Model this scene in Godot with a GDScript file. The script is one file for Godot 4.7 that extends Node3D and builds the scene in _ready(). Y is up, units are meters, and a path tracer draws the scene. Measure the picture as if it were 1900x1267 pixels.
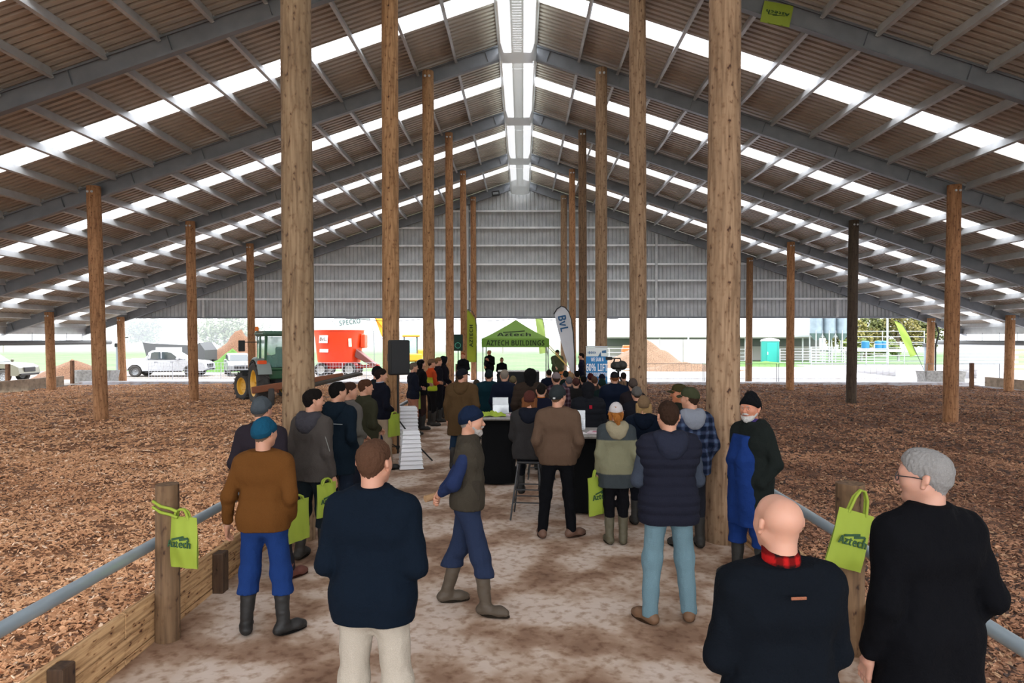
extends Node3D
# A composting barn with a field day crowd. x = right, y = up, the shed runs along -z; the lane's centre line is x = 0. Metres.

var rng := RandomNumberGenerator.new()
var used := {}
var mats := {}
var tex := {}

func _ready():
	rng.seed = 7
	camera_sky_light()
	make_textures()
	build_shed()
	build_ground()
	build_yard()
	build_fittings()
	build_people()

func camera_sky_light():
	var cam := Camera3D.new()
	cam.name = "camera"
	cam.fov = 52.32
	cam.near = 0.05
	cam.far = 900.0
	add_child(cam)
	cam.position = Vector3(0.156, 2.34, 0)
	cam.rotation_degrees = Vector3(-0.378, 0.888, 0)
	cam.current = true
	var e := Environment.new()
	var sm := ProceduralSkyMaterial.new()
	sm.sky_top_color = Color(0.93, 0.95, 0.98)
	sm.sky_horizon_color = Color(0.98, 0.98, 0.99)
	sm.sky_curve = 0.3
	sm.ground_bottom_color = Color(0.6, 0.6, 0.58)
	sm.ground_horizon_color = Color(0.92, 0.92, 0.92)
	sm.sky_energy_multiplier = 1.0
	sm.ground_energy_multiplier = 1.0
	var sky := Sky.new()
	sky.sky_material = sm
	e.background_mode = Environment.BG_SKY
	e.sky = sky
	e.background_energy_multiplier = 1.0
	e.tonemap_mode = Environment.TONE_MAPPER_LINEAR
	e.tonemap_exposure = 6.0
	e.sdfgi_enabled = true
	e.ssao_enabled = true
	e.ssil_enabled = true
	var w := WorldEnvironment.new()
	w.name = "world_environment"
	w.environment = e
	add_child(w)
	e.volumetric_fog_enabled = true
	e.volumetric_fog_density = 0.0
	var sun := DirectionalLight3D.new()
	sun.name = "overcast_sun"
	sun.light_color = Color(1.0, 0.98, 0.95)
	sun.light_energy = 0.25
	sun.light_angular_distance = 60.0
	sun.shadow_enabled = true
	sun.sky_mode = DirectionalLight3D.SKY_MODE_LIGHT_ONLY
	sun.rotation_degrees = Vector3(-62, 25, 0)
	add_child(sun)

# ------------------------------------------------------------------ helpers
class MB:
	var v := PackedVector3Array()
	var n := PackedVector3Array()
	var c := PackedColorArray()
	var ix := PackedInt32Array()
	var col := Color.WHITE
	var t := Transform3D()
	func vert(p: Vector3, nn: Vector3) -> int:
		v.append(t * p)
		n.append((t.basis * nn).normalized())
		c.append(col)
		return v.size() - 1
	func tri(a: Vector3, b: Vector3, d: Vector3) -> void:
		var nn := (b - a).cross(d - a).normalized()
		var i := vert(a, nn)
		vert(b, nn)
		vert(d, nn)
		ix.append_array(PackedInt32Array([i, i + 2, i + 1]))
	func quad(a: Vector3, b: Vector3, d: Vector3, e: Vector3) -> void:
		var nn := (d - a).cross(e - b).normalized()
		var i := vert(a, nn)
		vert(b, nn)
		vert(d, nn)
		vert(e, nn)
		ix.append_array(PackedInt32Array([i, i + 2, i + 1, i, i + 3, i + 2]))
	# box with chamfered edges; at its centre, full size
	func box(at: Vector3, size: Vector3, bev := 0.0, b := Basis()) -> void:
		var h := size * 0.5
		bev = minf(bev, minf(h.x, minf(h.y, h.z)) * 0.9)
		var keep := t
		t = t * Transform3D(b, at)
		var ax := [Vector3(1, 0, 0), Vector3(0, 1, 0), Vector3(0, 0, 1)]
		for k in 3:
			var u: Vector3 = ax[(k + 1) % 3]
			var w: Vector3 = ax[(k + 2) % 3]
			var hu := h[(k + 1) % 3] - bev
			var hw := h[(k + 2) % 3] - bev
			for s in [-1.0, 1.0]:
				var o: Vector3 = ax[k] * h[k] * s
				var uu: Vector3 = u * hu * s
				quad(o - uu - w * hw, o + uu - w * hw, o + uu + w * hw, o - uu + w * hw)
			if bev > 0.0:
				var hk := h[k] - bev
				for su in [-1.0, 1.0]:
					for sw in [-1.0, 1.0]:
						var p: Vector3 = u * h[(k + 1) % 3] * su + w * hw * sw
						var q: Vector3 = u * hu * su + w * h[(k + 2) % 3] * sw
						var e: Vector3 = ax[k] * hk
						if su * sw < 0:
							quad(p - e, p + e, q + e, q - e)
						else:
							quad(p - e, q - e, q + e, p + e)
		if bev > 0.0:
			for sx in [-1.0, 1.0]:
				for sy in [-1.0, 1.0]:
					for sz in [-1.0, 1.0]:
						var s3 := Vector3(sx, sy, sz)
						var a := Vector3(h.x, h.y - bev, h.z - bev) * s3
						var bb := Vector3(h.x - bev, h.y, h.z - bev) * s3
						var cc := Vector3(h.x - bev, h.y - bev, h.z) * s3
						if sx * sy * sz > 0:
							tri(a, bb, cc)
						else:
							tri(a, cc, bb)
		t = keep
	# bar of rectangular section between two points
	func bar(a: Vector3, b: Vector3, w: float, h: float, bev := 0.0) -> void:
		var z := (b - a)
		var l := z.length()
		z = z / l
		var up := Vector3.UP if absf(z.y) < 0.95 else Vector3.RIGHT
		var x := up.cross(z).normalized()
		box((a + b) * 0.5, Vector3(w, h, l), bev, Basis(x, z.cross(x), z))
	# round tube through points; r is one radius or one per point
	func tube(p: Array, r, sides := 8, caps := true) -> void:
		var m := p.size()
		var side := Vector3.ZERO
		var first := v.size()
		for i in m:
			var d: Vector3 = (p[mini(i + 1, m - 1)] - p[maxi(i - 1, 0)]).normalized()
			if side == Vector3.ZERO:
				side = d.cross(Vector3.UP if absf(d.y) < 0.9 else Vector3.RIGHT).normalized()
			side = (side - d * side.dot(d)).normalized()
			var w := d.cross(side)
			var rr: float = r[i] if r is Array else r
			for k in sides:
				var a := TAU * k / sides
				var o := side * cos(a) + w * sin(a)
				vert(p[i] + o * rr, o)
		for i in m - 1:
			for k in sides:
				var a := first + i * sides + k
				var b := first + i * sides + (k + 1) % sides
				ix.append_array(PackedInt32Array([a, a + sides, b, b, a + sides, b + sides]))
		if caps:
			for e in [0, m - 1]:
				var d: Vector3 = (p[0] - p[1]).normalized() if e == 0 else (p[m - 1] - p[m - 2]).normalized()
				var q := vert(p[e], d)
				for k in sides:
					vert(v[first + e * sides + k] if t == Transform3D() else t.affine_inverse() * v[first + e * sides + k], d)
				for k in sides:
					var a := q + 1 + k
					var b := q + 1 + (k + 1) % sides
					ix.append_array(PackedInt32Array([q, a, b] if e == 0 else [q, b, a]))
	# turned shape round y: profile of (radius, height) from the bottom up; sharp creases where hard
	func lathe(pr: Array, sides := 24, at := Vector3.ZERO, b := Basis()) -> void:
		var keep := t
		t = t * Transform3D(b, at)
		for i in pr.size() - 1:
			var p: Vector2 = pr[i]
			var q: Vector2 = pr[i + 1]
			var d := q - p
			if d.length() < 1e-6:
				continue
			var nr := Vector2(d.y, -d.x).normalized()
			var first := v.size()
			for k in sides + 1:
				var a := TAU * k / sides
				var o := Vector3(cos(a), 0, sin(a))
				var nn := o * nr.x + Vector3.UP * nr.y
				vert(o * p.x + Vector3.UP * p.y, nn)
				vert(o * q.x + Vector3.UP * q.y, nn)
			for k in sides:
				var a := first + k * 2
				ix.append_array(PackedInt32Array([a, a + 2, a + 1, a + 1, a + 2, a + 3]))
		t = keep
	# flat polygon (counter-clockwise, in xy) pushed along z from z0 to z1 with chamfered rims
	func prism(poly: PackedVector2Array, z0: float, z1: float, bev := 0.0) -> void:
		if Geometry2D.is_polygon_clockwise(poly):
			poly = poly.duplicate()
			poly.reverse()
		var small := poly
		if bev > 0.0:
			var off := Geometry2D.offset_polygon(poly, -bev)
			if off.size() == 1 and off[0].size() == poly.size():
				small = off[0]
				var best := 0
				for k in small.size():
					if small[k].distance_to(poly[0]) < small[best].distance_to(poly[0]):
						best = k
				var turned := PackedVector2Array()
				for k in small.size():
					turned.append(small[(best + k) % small.size()])
				small = turned
			else:
				bev = 0.0
		var m := poly.size()
		for k in m:
			var a := poly[k]
			var b := poly[(k + 1) % m]
			quad(Vector3(a.x, a.y, z0 + bev), Vector3(b.x, b.y, z0 + bev), Vector3(b.x, b.y, z1 - bev), Vector3(a.x, a.y, z1 - bev))
			if bev > 0.0:
				var c1 := small[k]
				var d1 := small[(k + 1) % m]
				quad(Vector3(a.x, a.y, z1 - bev), Vector3(b.x, b.y, z1 - bev), Vector3(d1.x, d1.y, z1), Vector3(c1.x, c1.y, z1))
				quad(Vector3(c1.x, c1.y, z0), Vector3(d1.x, d1.y, z0), Vector3(b.x, b.y, z0 + bev), Vector3(a.x, a.y, z0 + bev))
		var tr := Geometry2D.triangulate_polygon(small)
		for k in range(0, tr.size(), 3):
			var a := small[tr[k]]
			var b := small[tr[k + 1]]
			var d := small[tr[k + 2]]
			if (b - a).cross(d - a) < 0:
				var w := b
				b = d
				d = w
			tri(Vector3(a.x, a.y, z1), Vector3(b.x, b.y, z1), Vector3(d.x, d.y, z1))
			tri(Vector3(a.x, a.y, z0), Vector3(d.x, d.y, z0), Vector3(b.x, b.y, z0))
	# smooth grid surface: rows of equal length; outward is (along row) x (to next row)
	func sheet(rows: Array) -> void:
		var first := v.size()
		var m: int = rows[0].size()
		var h := rows.size()
		for j in h:
			for i in m:
				var du: Vector3 = rows[j][mini(i + 1, m - 1)] - rows[j][maxi(i - 1, 0)]
				var dv: Vector3 = rows[mini(j + 1, h - 1)][i] - rows[maxi(j - 1, 0)][i]
				vert(rows[j][i], du.cross(dv))
		for j in h - 1:
			for i in m - 1:
				var a := first + j * m + i
				ix.append_array(PackedInt32Array([a, a + m, a + 1, a + 1, a + m, a + m + 1]))
	func ball(at: Vector3, r: Vector3, sides := 12) -> void:
		var first := v.size()
		var hs := sides / 2
		for j in hs + 1:
			for i in sides + 1:
				var a := TAU * i / sides
				var b := PI * j / hs - PI / 2
				var o := Vector3(cos(a) * cos(b), sin(b), sin(a) * cos(b))
				vert(at + o * r, o / r)
		for j in hs:
			for i in sides:
				var a := first + j * (sides + 1) + i
				ix.append_array(PackedInt32Array([a, a + 1, a + sides + 1, a + 1, a + sides + 2, a + sides + 1]))
	func mesh() -> ArrayMesh:
		return MB.from(v, n, ix, c)
	static func from(vv, nn, ii, cc = null) -> ArrayMesh:
		var a := []
		a.resize(Mesh.ARRAY_MAX)
		a[Mesh.ARRAY_VERTEX] = vv
		a[Mesh.ARRAY_NORMAL] = nn
		a[Mesh.ARRAY_INDEX] = ii
		if cc != null:
			a[Mesh.ARRAY_COLOR] = cc
		var m := ArrayMesh.new()
		m.add_surface_from_arrays(Mesh.PRIMITIVE_TRIANGLES, a)
		return m

func numbered(called: String) -> String:
	var k: int = used.get(called, 0)
	used[called] = k + 1
	return called if k == 0 else "%s_%03d" % [called, k]

func thing(called: String, label: String, category: String, at := Vector3.ZERO, turn := 0.0, group := "") -> Node3D:
	var o := Node3D.new()
	o.name = numbered(called)
	add_child(o, true)
	o.position = at
	o.rotation.y = turn
	o.set_meta("label", label)
	o.set_meta("category", category)
	if group:
		o.set_meta("group", group)
	return o

func setting(called: String) -> Node3D:
	var o := Node3D.new()
	o.name = called
	add_child(o, true)
	o.set_meta("kind", "structure")
	return o

func part(called: String, shape, m: Material, parent: Node3D, label := "") -> MeshInstance3D:
	var o := MeshInstance3D.new()
	o.name = called
	var me: Mesh = shape.mesh() if shape is MB else shape
	o.mesh = me
	o.material_override = m
	parent.add_child(o, true)
	if label:
		o.set_meta("label", label)
	return o

func solo(called: String, shape, m: Material, label: String, category: String, group := "") -> MeshInstance3D:
	var o := part(numbered(called), shape, m, self)
	o.set_meta("label", label)
	o.set_meta("category", category)
	if group:
		o.set_meta("group", group)
	return o

func copy_of(o: Node3D, called: String, at: Vector3, turn: float, label := "") -> Node3D:
	var r: Node3D = o.duplicate()
	r.name = numbered(called)
	add_child(r, true)
	r.position = at
	r.rotation.y = turn
	if label:
		r.set_meta("label", label)
	return r

func text(words: String, size: float, m: Material, parent: Node3D, at: Vector3, b := Basis(), bold := true, stretch := 1.0, called := "lettering", deep := 0.006) -> MeshInstance3D:
	var tm := TextMesh.new()
	var f := SystemFont.new()
	f.font_names = PackedStringArray(["Droid Sans"])
	f.font_weight = 700 if bold else 400
	tm.font = f
	tm.text = words
	tm.font_size = 64
	tm.pixel_size = size / 64.0
	tm.depth = deep
	tm.curve_step = 3.0
	var o := MeshInstance3D.new()
	o.name = called
	o.mesh = tm
	o.material_override = m
	o.transform = Transform3D(b.scaled_local(Vector3(stretch, 1, 1)), at)
	parent.add_child(o, true)
	return o

# plain material: sRGB colour, roughness
func mat(c: Color, rough := 0.8, metal := 0.0) -> StandardMaterial3D:
	var key := "%s_%.2f_%.2f" % [c.to_html(), rough, metal]
	if not mats.has(key):
		var m := StandardMaterial3D.new()
		m.albedo_color = c
		m.roughness = rough
		m.metallic = metal
		mats[key] = m
	return mats[key]

func rgb(r: int, g: int, b: int) -> Color:
	return Color8(r, g, b)

func noise_tex(seed_: int, freq: float, ramp: Array, size := 512, octaves := 4, kind := FastNoiseLite.TYPE_SIMPLEX_SMOOTH, normal := false, bump := 4.0) -> NoiseTexture2D:
	var f := FastNoiseLite.new()
	f.seed = seed_
	f.noise_type = kind
	f.frequency = freq
	f.fractal_octaves = octaves
	f.fractal_type = FastNoiseLite.FRACTAL_FBM if octaves > 1 else FastNoiseLite.FRACTAL_NONE
	var t := NoiseTexture2D.new()
	t.width = size
	t.height = size
	t.seamless = true
	t.noise = f
	if normal:
		t.as_normal_map = true
		t.bump_strength = bump
	elif ramp.size():
		var g := Gradient.new()
		g.offsets = PackedFloat32Array(ramp.map(func(x): return x[0]))
		g.colors = PackedColorArray(ramp.map(func(x): return x[1]))
		t.color_ramp = g
	return t

# triplanar textured material
func tri_mat(key: String, t: Texture2D, scale: Vector3, rough := 0.85, tint := Color.WHITE, nrm: Texture2D = null, nscale := 0.5, world := true) -> StandardMaterial3D:
	if mats.has(key):
		return mats[key]
	var m := StandardMaterial3D.new()
	m.albedo_color = tint
	m.albedo_texture = t
	m.roughness = rough
	m.uv1_triplanar = true
	m.uv1_world_triplanar = world
	m.uv1_scale = scale
	if nrm:
		m.normal_enabled = true
		m.normal_texture = nrm
		m.normal_scale = nscale
	mats[key] = m
	return m

func overlay(m: StandardMaterial3D, t: Texture2D, scale: Vector3) -> StandardMaterial3D:
	m.detail_enabled = true
	m.detail_blend_mode = BaseMaterial3D.BLEND_MODE_MUL
	m.detail_albedo = t
	m.detail_uv_layer = BaseMaterial3D.DETAIL_UV_2
	m.uv2_triplanar = true
	m.uv2_world_triplanar = true
	m.uv2_scale = scale
	return m

func make_textures():
	tex.mottle = noise_tex(3, 0.02, [[0.0, Color(0.72, 0.72, 0.72)], [0.5, Color(0.9, 0.9, 0.9)], [1.0, Color(1, 1, 1)]], 512, 5)
	tex.fabric = noise_tex(5, 0.09, [], 256, 3, FastNoiseLite.TYPE_SIMPLEX_SMOOTH, true, 5.0)
	tex.weave = noise_tex(6, 0.25, [[0.0, Color(0.8, 0.8, 0.8)], [1.0, Color(1, 1, 1)]], 256, 2)
	tex.wood = noise_tex(11, 0.012, [[0.0, rgb(98, 82, 66)], [0.4, rgb(132, 114, 94)], [0.6, rgb(148, 130, 110)], [1.0, rgb(166, 150, 130)]], 512, 5)
	tex.knots = noise_tex(12, 0.022, [[0.0, Color(0.3, 0.2, 0.14)], [0.12, Color(0.42, 0.3, 0.22)], [0.2, Color(0.88, 0.84, 0.8)], [0.4, Color(1, 1, 1)], [1.0, Color(1, 1, 1)]], 512, 3)
	tex.concrete = noise_tex(21, 0.009, [[0.0, rgb(116, 92, 74)], [0.28, rgb(138, 114, 96)], [0.42, rgb(162, 142, 126)], [0.52, rgb(182, 168, 156)], [0.66, rgb(198, 189, 182)], [1.0, rgb(208, 203, 199)]], 1024, 7)
	tex.grit = noise_tex(22, 0.03, [[0.0, Color(0.74, 0.66, 0.6)], [0.28, Color(0.9, 0.87, 0.84)], [0.5, Color(1, 1, 1)], [1.0, Color(1, 1, 1)]], 512, 7)
	tex.bed = noise_tex(31, 0.05, [[0.0, Color(0.35, 0.3, 0.27)], [0.4, Color(0.75, 0.7, 0.66)], [1.0, Color(1, 0.98, 0.95)]], 512, 5)
	tex.grass = noise_tex(41, 0.02, [[0.0, rgb(72, 104, 54)], [0.5, rgb(86, 118, 66)], [1.0, rgb(100, 130, 78)]], 512, 5)
	tex.zinc = noise_tex(51, 0.01, [[0.0, Color(0.86, 0.86, 0.87)], [1.0, Color(1, 1, 1)]], 256, 4)

func wood_mat(key: String, tint: Color) -> StandardMaterial3D:
	var fresh := not mats.has(key)
	var m := tri_mat(key, tex.wood, Vector3(3.0, 0.22, 3.0), 0.85, tint)
	if fresh:
		overlay(m, tex.knots, Vector3(1.1, 0.55, 1.1))
	return m

func metal_mat(key: String, c: Color, rough := 0.5, metal := 0.5) -> StandardMaterial3D:
	var m := tri_mat(key, tex.zinc, Vector3(0.6, 0.6, 0.6), rough, c)
	m.metallic = metal
	return m

# ------------------------------------------------------------------ the shed
const BAYS := [-9.66, -3.66, 2.34, 8.34, 14.34, 20.34, 26.34, 32.34, 38.34]

func under(x: float) -> float:      # underside of the rafters
	return 10.58 - 0.336 * absf(x)

func build_shed():
	var steel := metal_mat("steel_dark", rgb(136, 140, 146), 0.45, 0.2)
	var zinc := metal_mat("steel_light", rgb(206, 208, 208), 0.4, 0.2)
	var sheet := metal_mat("roof_sheet", rgb(198, 186, 171), 0.5, 0.0)
	var clear := StandardMaterial3D.new()
	clear.albedo_color = Color(0.95, 0.96, 0.98, 0.22)
	clear.transparency = BaseMaterial3D.TRANSPARENCY_ALPHA
	clear.roughness = 0.2
	clear.cull_mode = BaseMaterial3D.CULL_DISABLED
	mats.skylight = clear
	var roof := setting("ceiling")
	var slope := atan(0.336)
	# I-section rafters, one mesh for all
	var rf := MB.new()
	var len_r := 24.0 / cos(slope)
	for s in [[0.0, 0.014, 0.40, 0.21], [0.0, 0.16, 0.022, 0.011], [0.0, 0.16, 0.022, 0.409], [0.073, 0.014, 0.03, 0.03], [-0.073, 0.014, 0.03, 0.03], [0.073, 0.014, 0.03, 0.39], [-0.073, 0.014, 0.03, 0.39]]:
		rf.box(Vector3(len_r / 2, s[3], s[0]), Vector3(len_r, s[2], s[1]))
	for k in 12:
		rf.box(Vector3(0.5 + k * 2.2, 0.21, 0.0), Vector3(0.012, 0.37, 0.13))
	var rmesh := rf.mesh()
	# C-section purlin, 6 m long
	var pf := MB.new()
	pf.box(Vector3(0, 0.11, 0), Vector3(0.012, 0.22, 5.86))
	pf.box(Vector3(0.035, 0.006, 0), Vector3(0.07, 0.012, 5.86))
	pf.box(Vector3(0.035, 0.214, 0), Vector3(0.07, 0.012, 5.86))
	pf.box(Vector3(0.067, 0.02, 0), Vector3(0.008, 0.03, 5.86))
	for k in [-2.93, 2.93]:
		pf.box(Vector3(0.02, 0.09, k), Vector3(0.06, 0.2, 0.012))
	var pmesh := pf.mesh()
	# trapezoidal sheet, 0.857 wide, running down the slope
	var prof := []
	var step := 0.857 / 4
	for k in 4:
		for q in [[0.0, 0.0], [0.115, 0.0], [0.124, 0.08], [0.205, 0.08]]:
			prof.append(Vector2(k * step + q[0], q[1]))
	prof.append(Vector2(0.857, 0.0))
	var l0 := 0.5 / cos(slope)
	var l1 := 24.45 / cos(slope)
	var smesh := ribbed(prof, l0, l1, 0.004)
	for d in BAYS:
		for s in [-1.0, 1.0]:
			var o := part("rafter", rmesh, steel, roof)
			var b := Basis(Vector3.UP, 0.0 if s > 0 else PI) * Basis(Vector3.BACK, -slope)
			o.transform = Transform3D(b, Vector3(s * 0.35, under(0.35), -d))
	for k in BAYS.size() - 1:
		var mid: float = (BAYS[k] + BAYS[k + 1]) / 2
		for s in [-1.0, 1.0]:
			for i in (21 if BAYS[k] > 0.0 else 0):
				var x := 1.75 + i * 1.115
				var o := part("purlin", pmesh, zinc, roof)
				o.transform = Transform3D(Basis(Vector3.UP, 0.0 if s > 0 else PI) * Basis(Vector3.BACK, -slope), Vector3(s * x, under(x) + 0.34, -mid))
	for i in range(-14, 43):
		var d := 2.55 + i * 0.857
		var sky := posmod(i, 7) == 3
		for s in [-1.0, 1.0]:
			var o := part("skylight_sheet" if sky else "roof_sheet", smesh, clear if sky else sheet, roof)
			var b := Basis(Vector3(s * cos(slope), -sin(slope), 0), Vector3(s * sin(slope), cos(slope), 0), Vector3(0, 0, s))
			o.transform = Transform3D(b, Vector3(0, under(0) + 0.575, -d if s < 0 else -d - 0.857))
	# ridge: clear trough below an open vent with a ribbed strip in it
	var ridge := StandardMaterial3D.new()
	ridge.albedo_color = Color(0.9, 0.93, 0.91, 0.8)
	ridge.transparency = BaseMaterial3D.TRANSPARENCY_ALPHA
	ridge.roughness = 0.2
	ridge.cull_mode = BaseMaterial3D.CULL_DISABLED
	for k in BAYS.size() - 1:
		var mid: float = (BAYS[k] + BAYS[k + 1]) / 2
		var tr := MB.new()
		var prow := []
		for q in [[-0.56, 10.62], [-0.53, 10.3], [-0.45, 10.21], [-0.2, 10.17], [0.0, 10.16], [0.2, 10.17], [0.45, 10.21], [0.53, 10.3], [0.56, 10.62]]:
			prow.append(q)
		tr.sheet([prow.map(func(q): return Vector3(q[0], q[1], -3.0)), prow.map(func(q): return Vector3(q[0], q[1], 2.985))])
		part("ridge_panel", tr, ridge, roof).position = Vector3(0, 0, -mid)
		var rib := MB.new()
		rib.box(Vector3(-0.15, 10.75, 0), Vector3(0.05, 0.06, 5.98))
		rib.box(Vector3(0.15, 10.75, 0), Vector3(0.05, 0.06, 5.98))
		for j in 40:
			rib.box(Vector3(0, 10.75, -2.93 + j * 0.15), Vector3(0.26, 0.03, 0.06))
		part("ridge_vent", rib, zinc, roof).position = Vector3(0, 0, -mid)
		for s in [-1.0, 1.0]:
			var fl := MB.new()
			fl.box(Vector3(s * 0.57, 11.05, 0), Vector3(0.03, 0.34, 5.98), 0.004)
			part("ridge_flashing", fl, zinc, roof).position = Vector3(0, 0, -mid)
	for d in BAYS:
		var tie := MB.new()
		tie.box(Vector3(0, under(0) - 0.1, -d), Vector3(0.9, 0.3, 0.02), 0.003)
		part("apex_plate", tie, steel, roof)
	# eave beam along both sides
	for s in [-1.0, 1.0]:
		var ev := MB.new()
		ev.box(Vector3(s * 24.2, under(24.2) + 0.2, -14.3), Vector3(0.08, 0.34, 48.4), 0.01)
		ev.box(Vector3(s * 24.42, under(24.2) + 0.34, -14.3), Vector3(0.18, 0.16, 48.4), 0.02)
		part("eave_beam", ev, zinc, roof)
	build_gable(sheet, zinc, steel)
	build_posts()

func ribbed(prof: Array, l0: float, l1: float, thick: float) -> ArrayMesh:
	var m := MB.new()
	for i in prof.size() - 1:
		var p: Vector2 = prof[i]
		var q: Vector2 = prof[i + 1]
		m.quad(Vector3(l0, p.y, p.x), Vector3(l1, p.y, p.x), Vector3(l1, q.y, q.x), Vector3(l0, q.y, q.x))
		m.quad(Vector3(l0, q.y + thick, q.x), Vector3(l1, q.y + thick, q.x), Vector3(l1, p.y + thick, p.x), Vector3(l0, p.y + thick, p.x))
	return m.mesh()

func build_gable(sheet: Material, zinc: Material, steel: Material):
	var wall := setting("wall_back")
	var wmat := metal_mat("gable_sheet", rgb(200, 203, 204), 0.5, 0.0)
	var z := -38.62
	var base := 3.44
	for i in range(-25, 25):
		var m := MB.new()
		var x0 := i * 0.857
		var ps := []
		for k in 4:
			for q in [[0.0, 0.0], [0.13, 0.0], [0.142, -0.05], [0.2, -0.05]]:
				ps.append(Vector2(x0 + k * 0.21425 + q[0], z + q[1]))
		ps.append(Vector2(x0 + 0.857, z))
		var any := false
		for k in ps.size() - 1:
			var a: Vector2 = ps[k]
			var b: Vector2 = ps[k + 1]
			var ta := under(a.x) + 0.56
			var tb := under(b.x) + 0.56
			if minf(ta, tb) < base + 0.02:
				continue
			any = true
			m.quad(Vector3(a.x, base, a.y), Vector3(b.x, base, b.y), Vector3(b.x, tb, b.y), Vector3(a.x, ta, a.y))
			m.quad(Vector3(b.x, base, b.y - 0.004), Vector3(a.x, base, a.y - 0.004), Vector3(a.x, ta, a.y - 0.004), Vector3(b.x, tb, b.y - 0.004))
		if any:
			part("wall_sheet", m, wmat, wall)
	for y in [9.32, 8.4, 7.42, 6.38, 5.48, 4.47]:
		var reach: float = (11.0 - y) / 0.336 - 0.2
		var g := MB.new()
		g.box(Vector3(0, y, z + 0.13), Vector3(reach * 2, 0.012, 0.2))
		g.box(Vector3(0, y - 0.035, z + 0.235), Vector3(reach * 2, 0.1, 0.012))
		part("girt", g, metal_mat("girt_white", rgb(246, 248, 248), 0.5, 0.0), wall)
	var bm := MB.new()
	bm.box(Vector3(0, base - 0.02, z + 0.1), Vector3(43.6, 0.1, 0.2), 0.008)
	part("bottom_beam", bm, steel, wall)
	for q in [[-17.6, 4.4], [17.4, 4.4], [7.5, 8.0], [-7.5, 8.0], [-2.9, 9.6], [2.9, 9.6]]:
		var v := MB.new()
		v.box(Vector3(q[0], (base + q[1]) / 2, z + 0.2), Vector3(0.13, q[1] - base, 0.12), 0.008)
		part("mullion", v, zinc, wall)
	# slack black cable under the gable
	var cab := MB.new()
	var pts := []
	for i in 41:
		var u := i / 40.0
		pts.append(Vector3(-9.6 + u * 15.0, 3.36 - 0.16 * sin(u * PI * 3.0) * sin(u * PI * 3.0), -38.2))
	cab.tube(pts, 0.018, 6)
	solo("cable", cab, mat(rgb(40, 42, 44), 0.6), "black cable sagging along the bottom edge of the far gable", "cable")

func pole_mesh(h: float, r0: float, r1: float, seed_: int) -> ArrayMesh:
	var nz := FastNoiseLite.new()
	nz.seed = seed_
	nz.frequency = 0.9
	var rows := []
	var sides := 28
	var n := 34
	for j in n + 1:
		var y := h * j / n
		var row := []
		for i in sides + 1:
			var a := -TAU * i / sides
			var r := lerpf(r0, r1, float(j) / n) * (1.0 + 0.05 * nz.get_noise_3d(cos(a), y * 0.8, sin(a)) + 0.02 * nz.get_noise_3d(cos(a) * 4, y * 4, sin(a) * 4 + 9))
			row.append(Vector3(cos(a) * r, y, sin(a) * r))
		rows.append(row)
	var m := MB.new()
	m.sheet(rows)
	for i in sides:
		m.tri(rows[n][i], rows[n][i + 1], Vector3(0, h, 0))
	return m.mesh()

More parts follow.
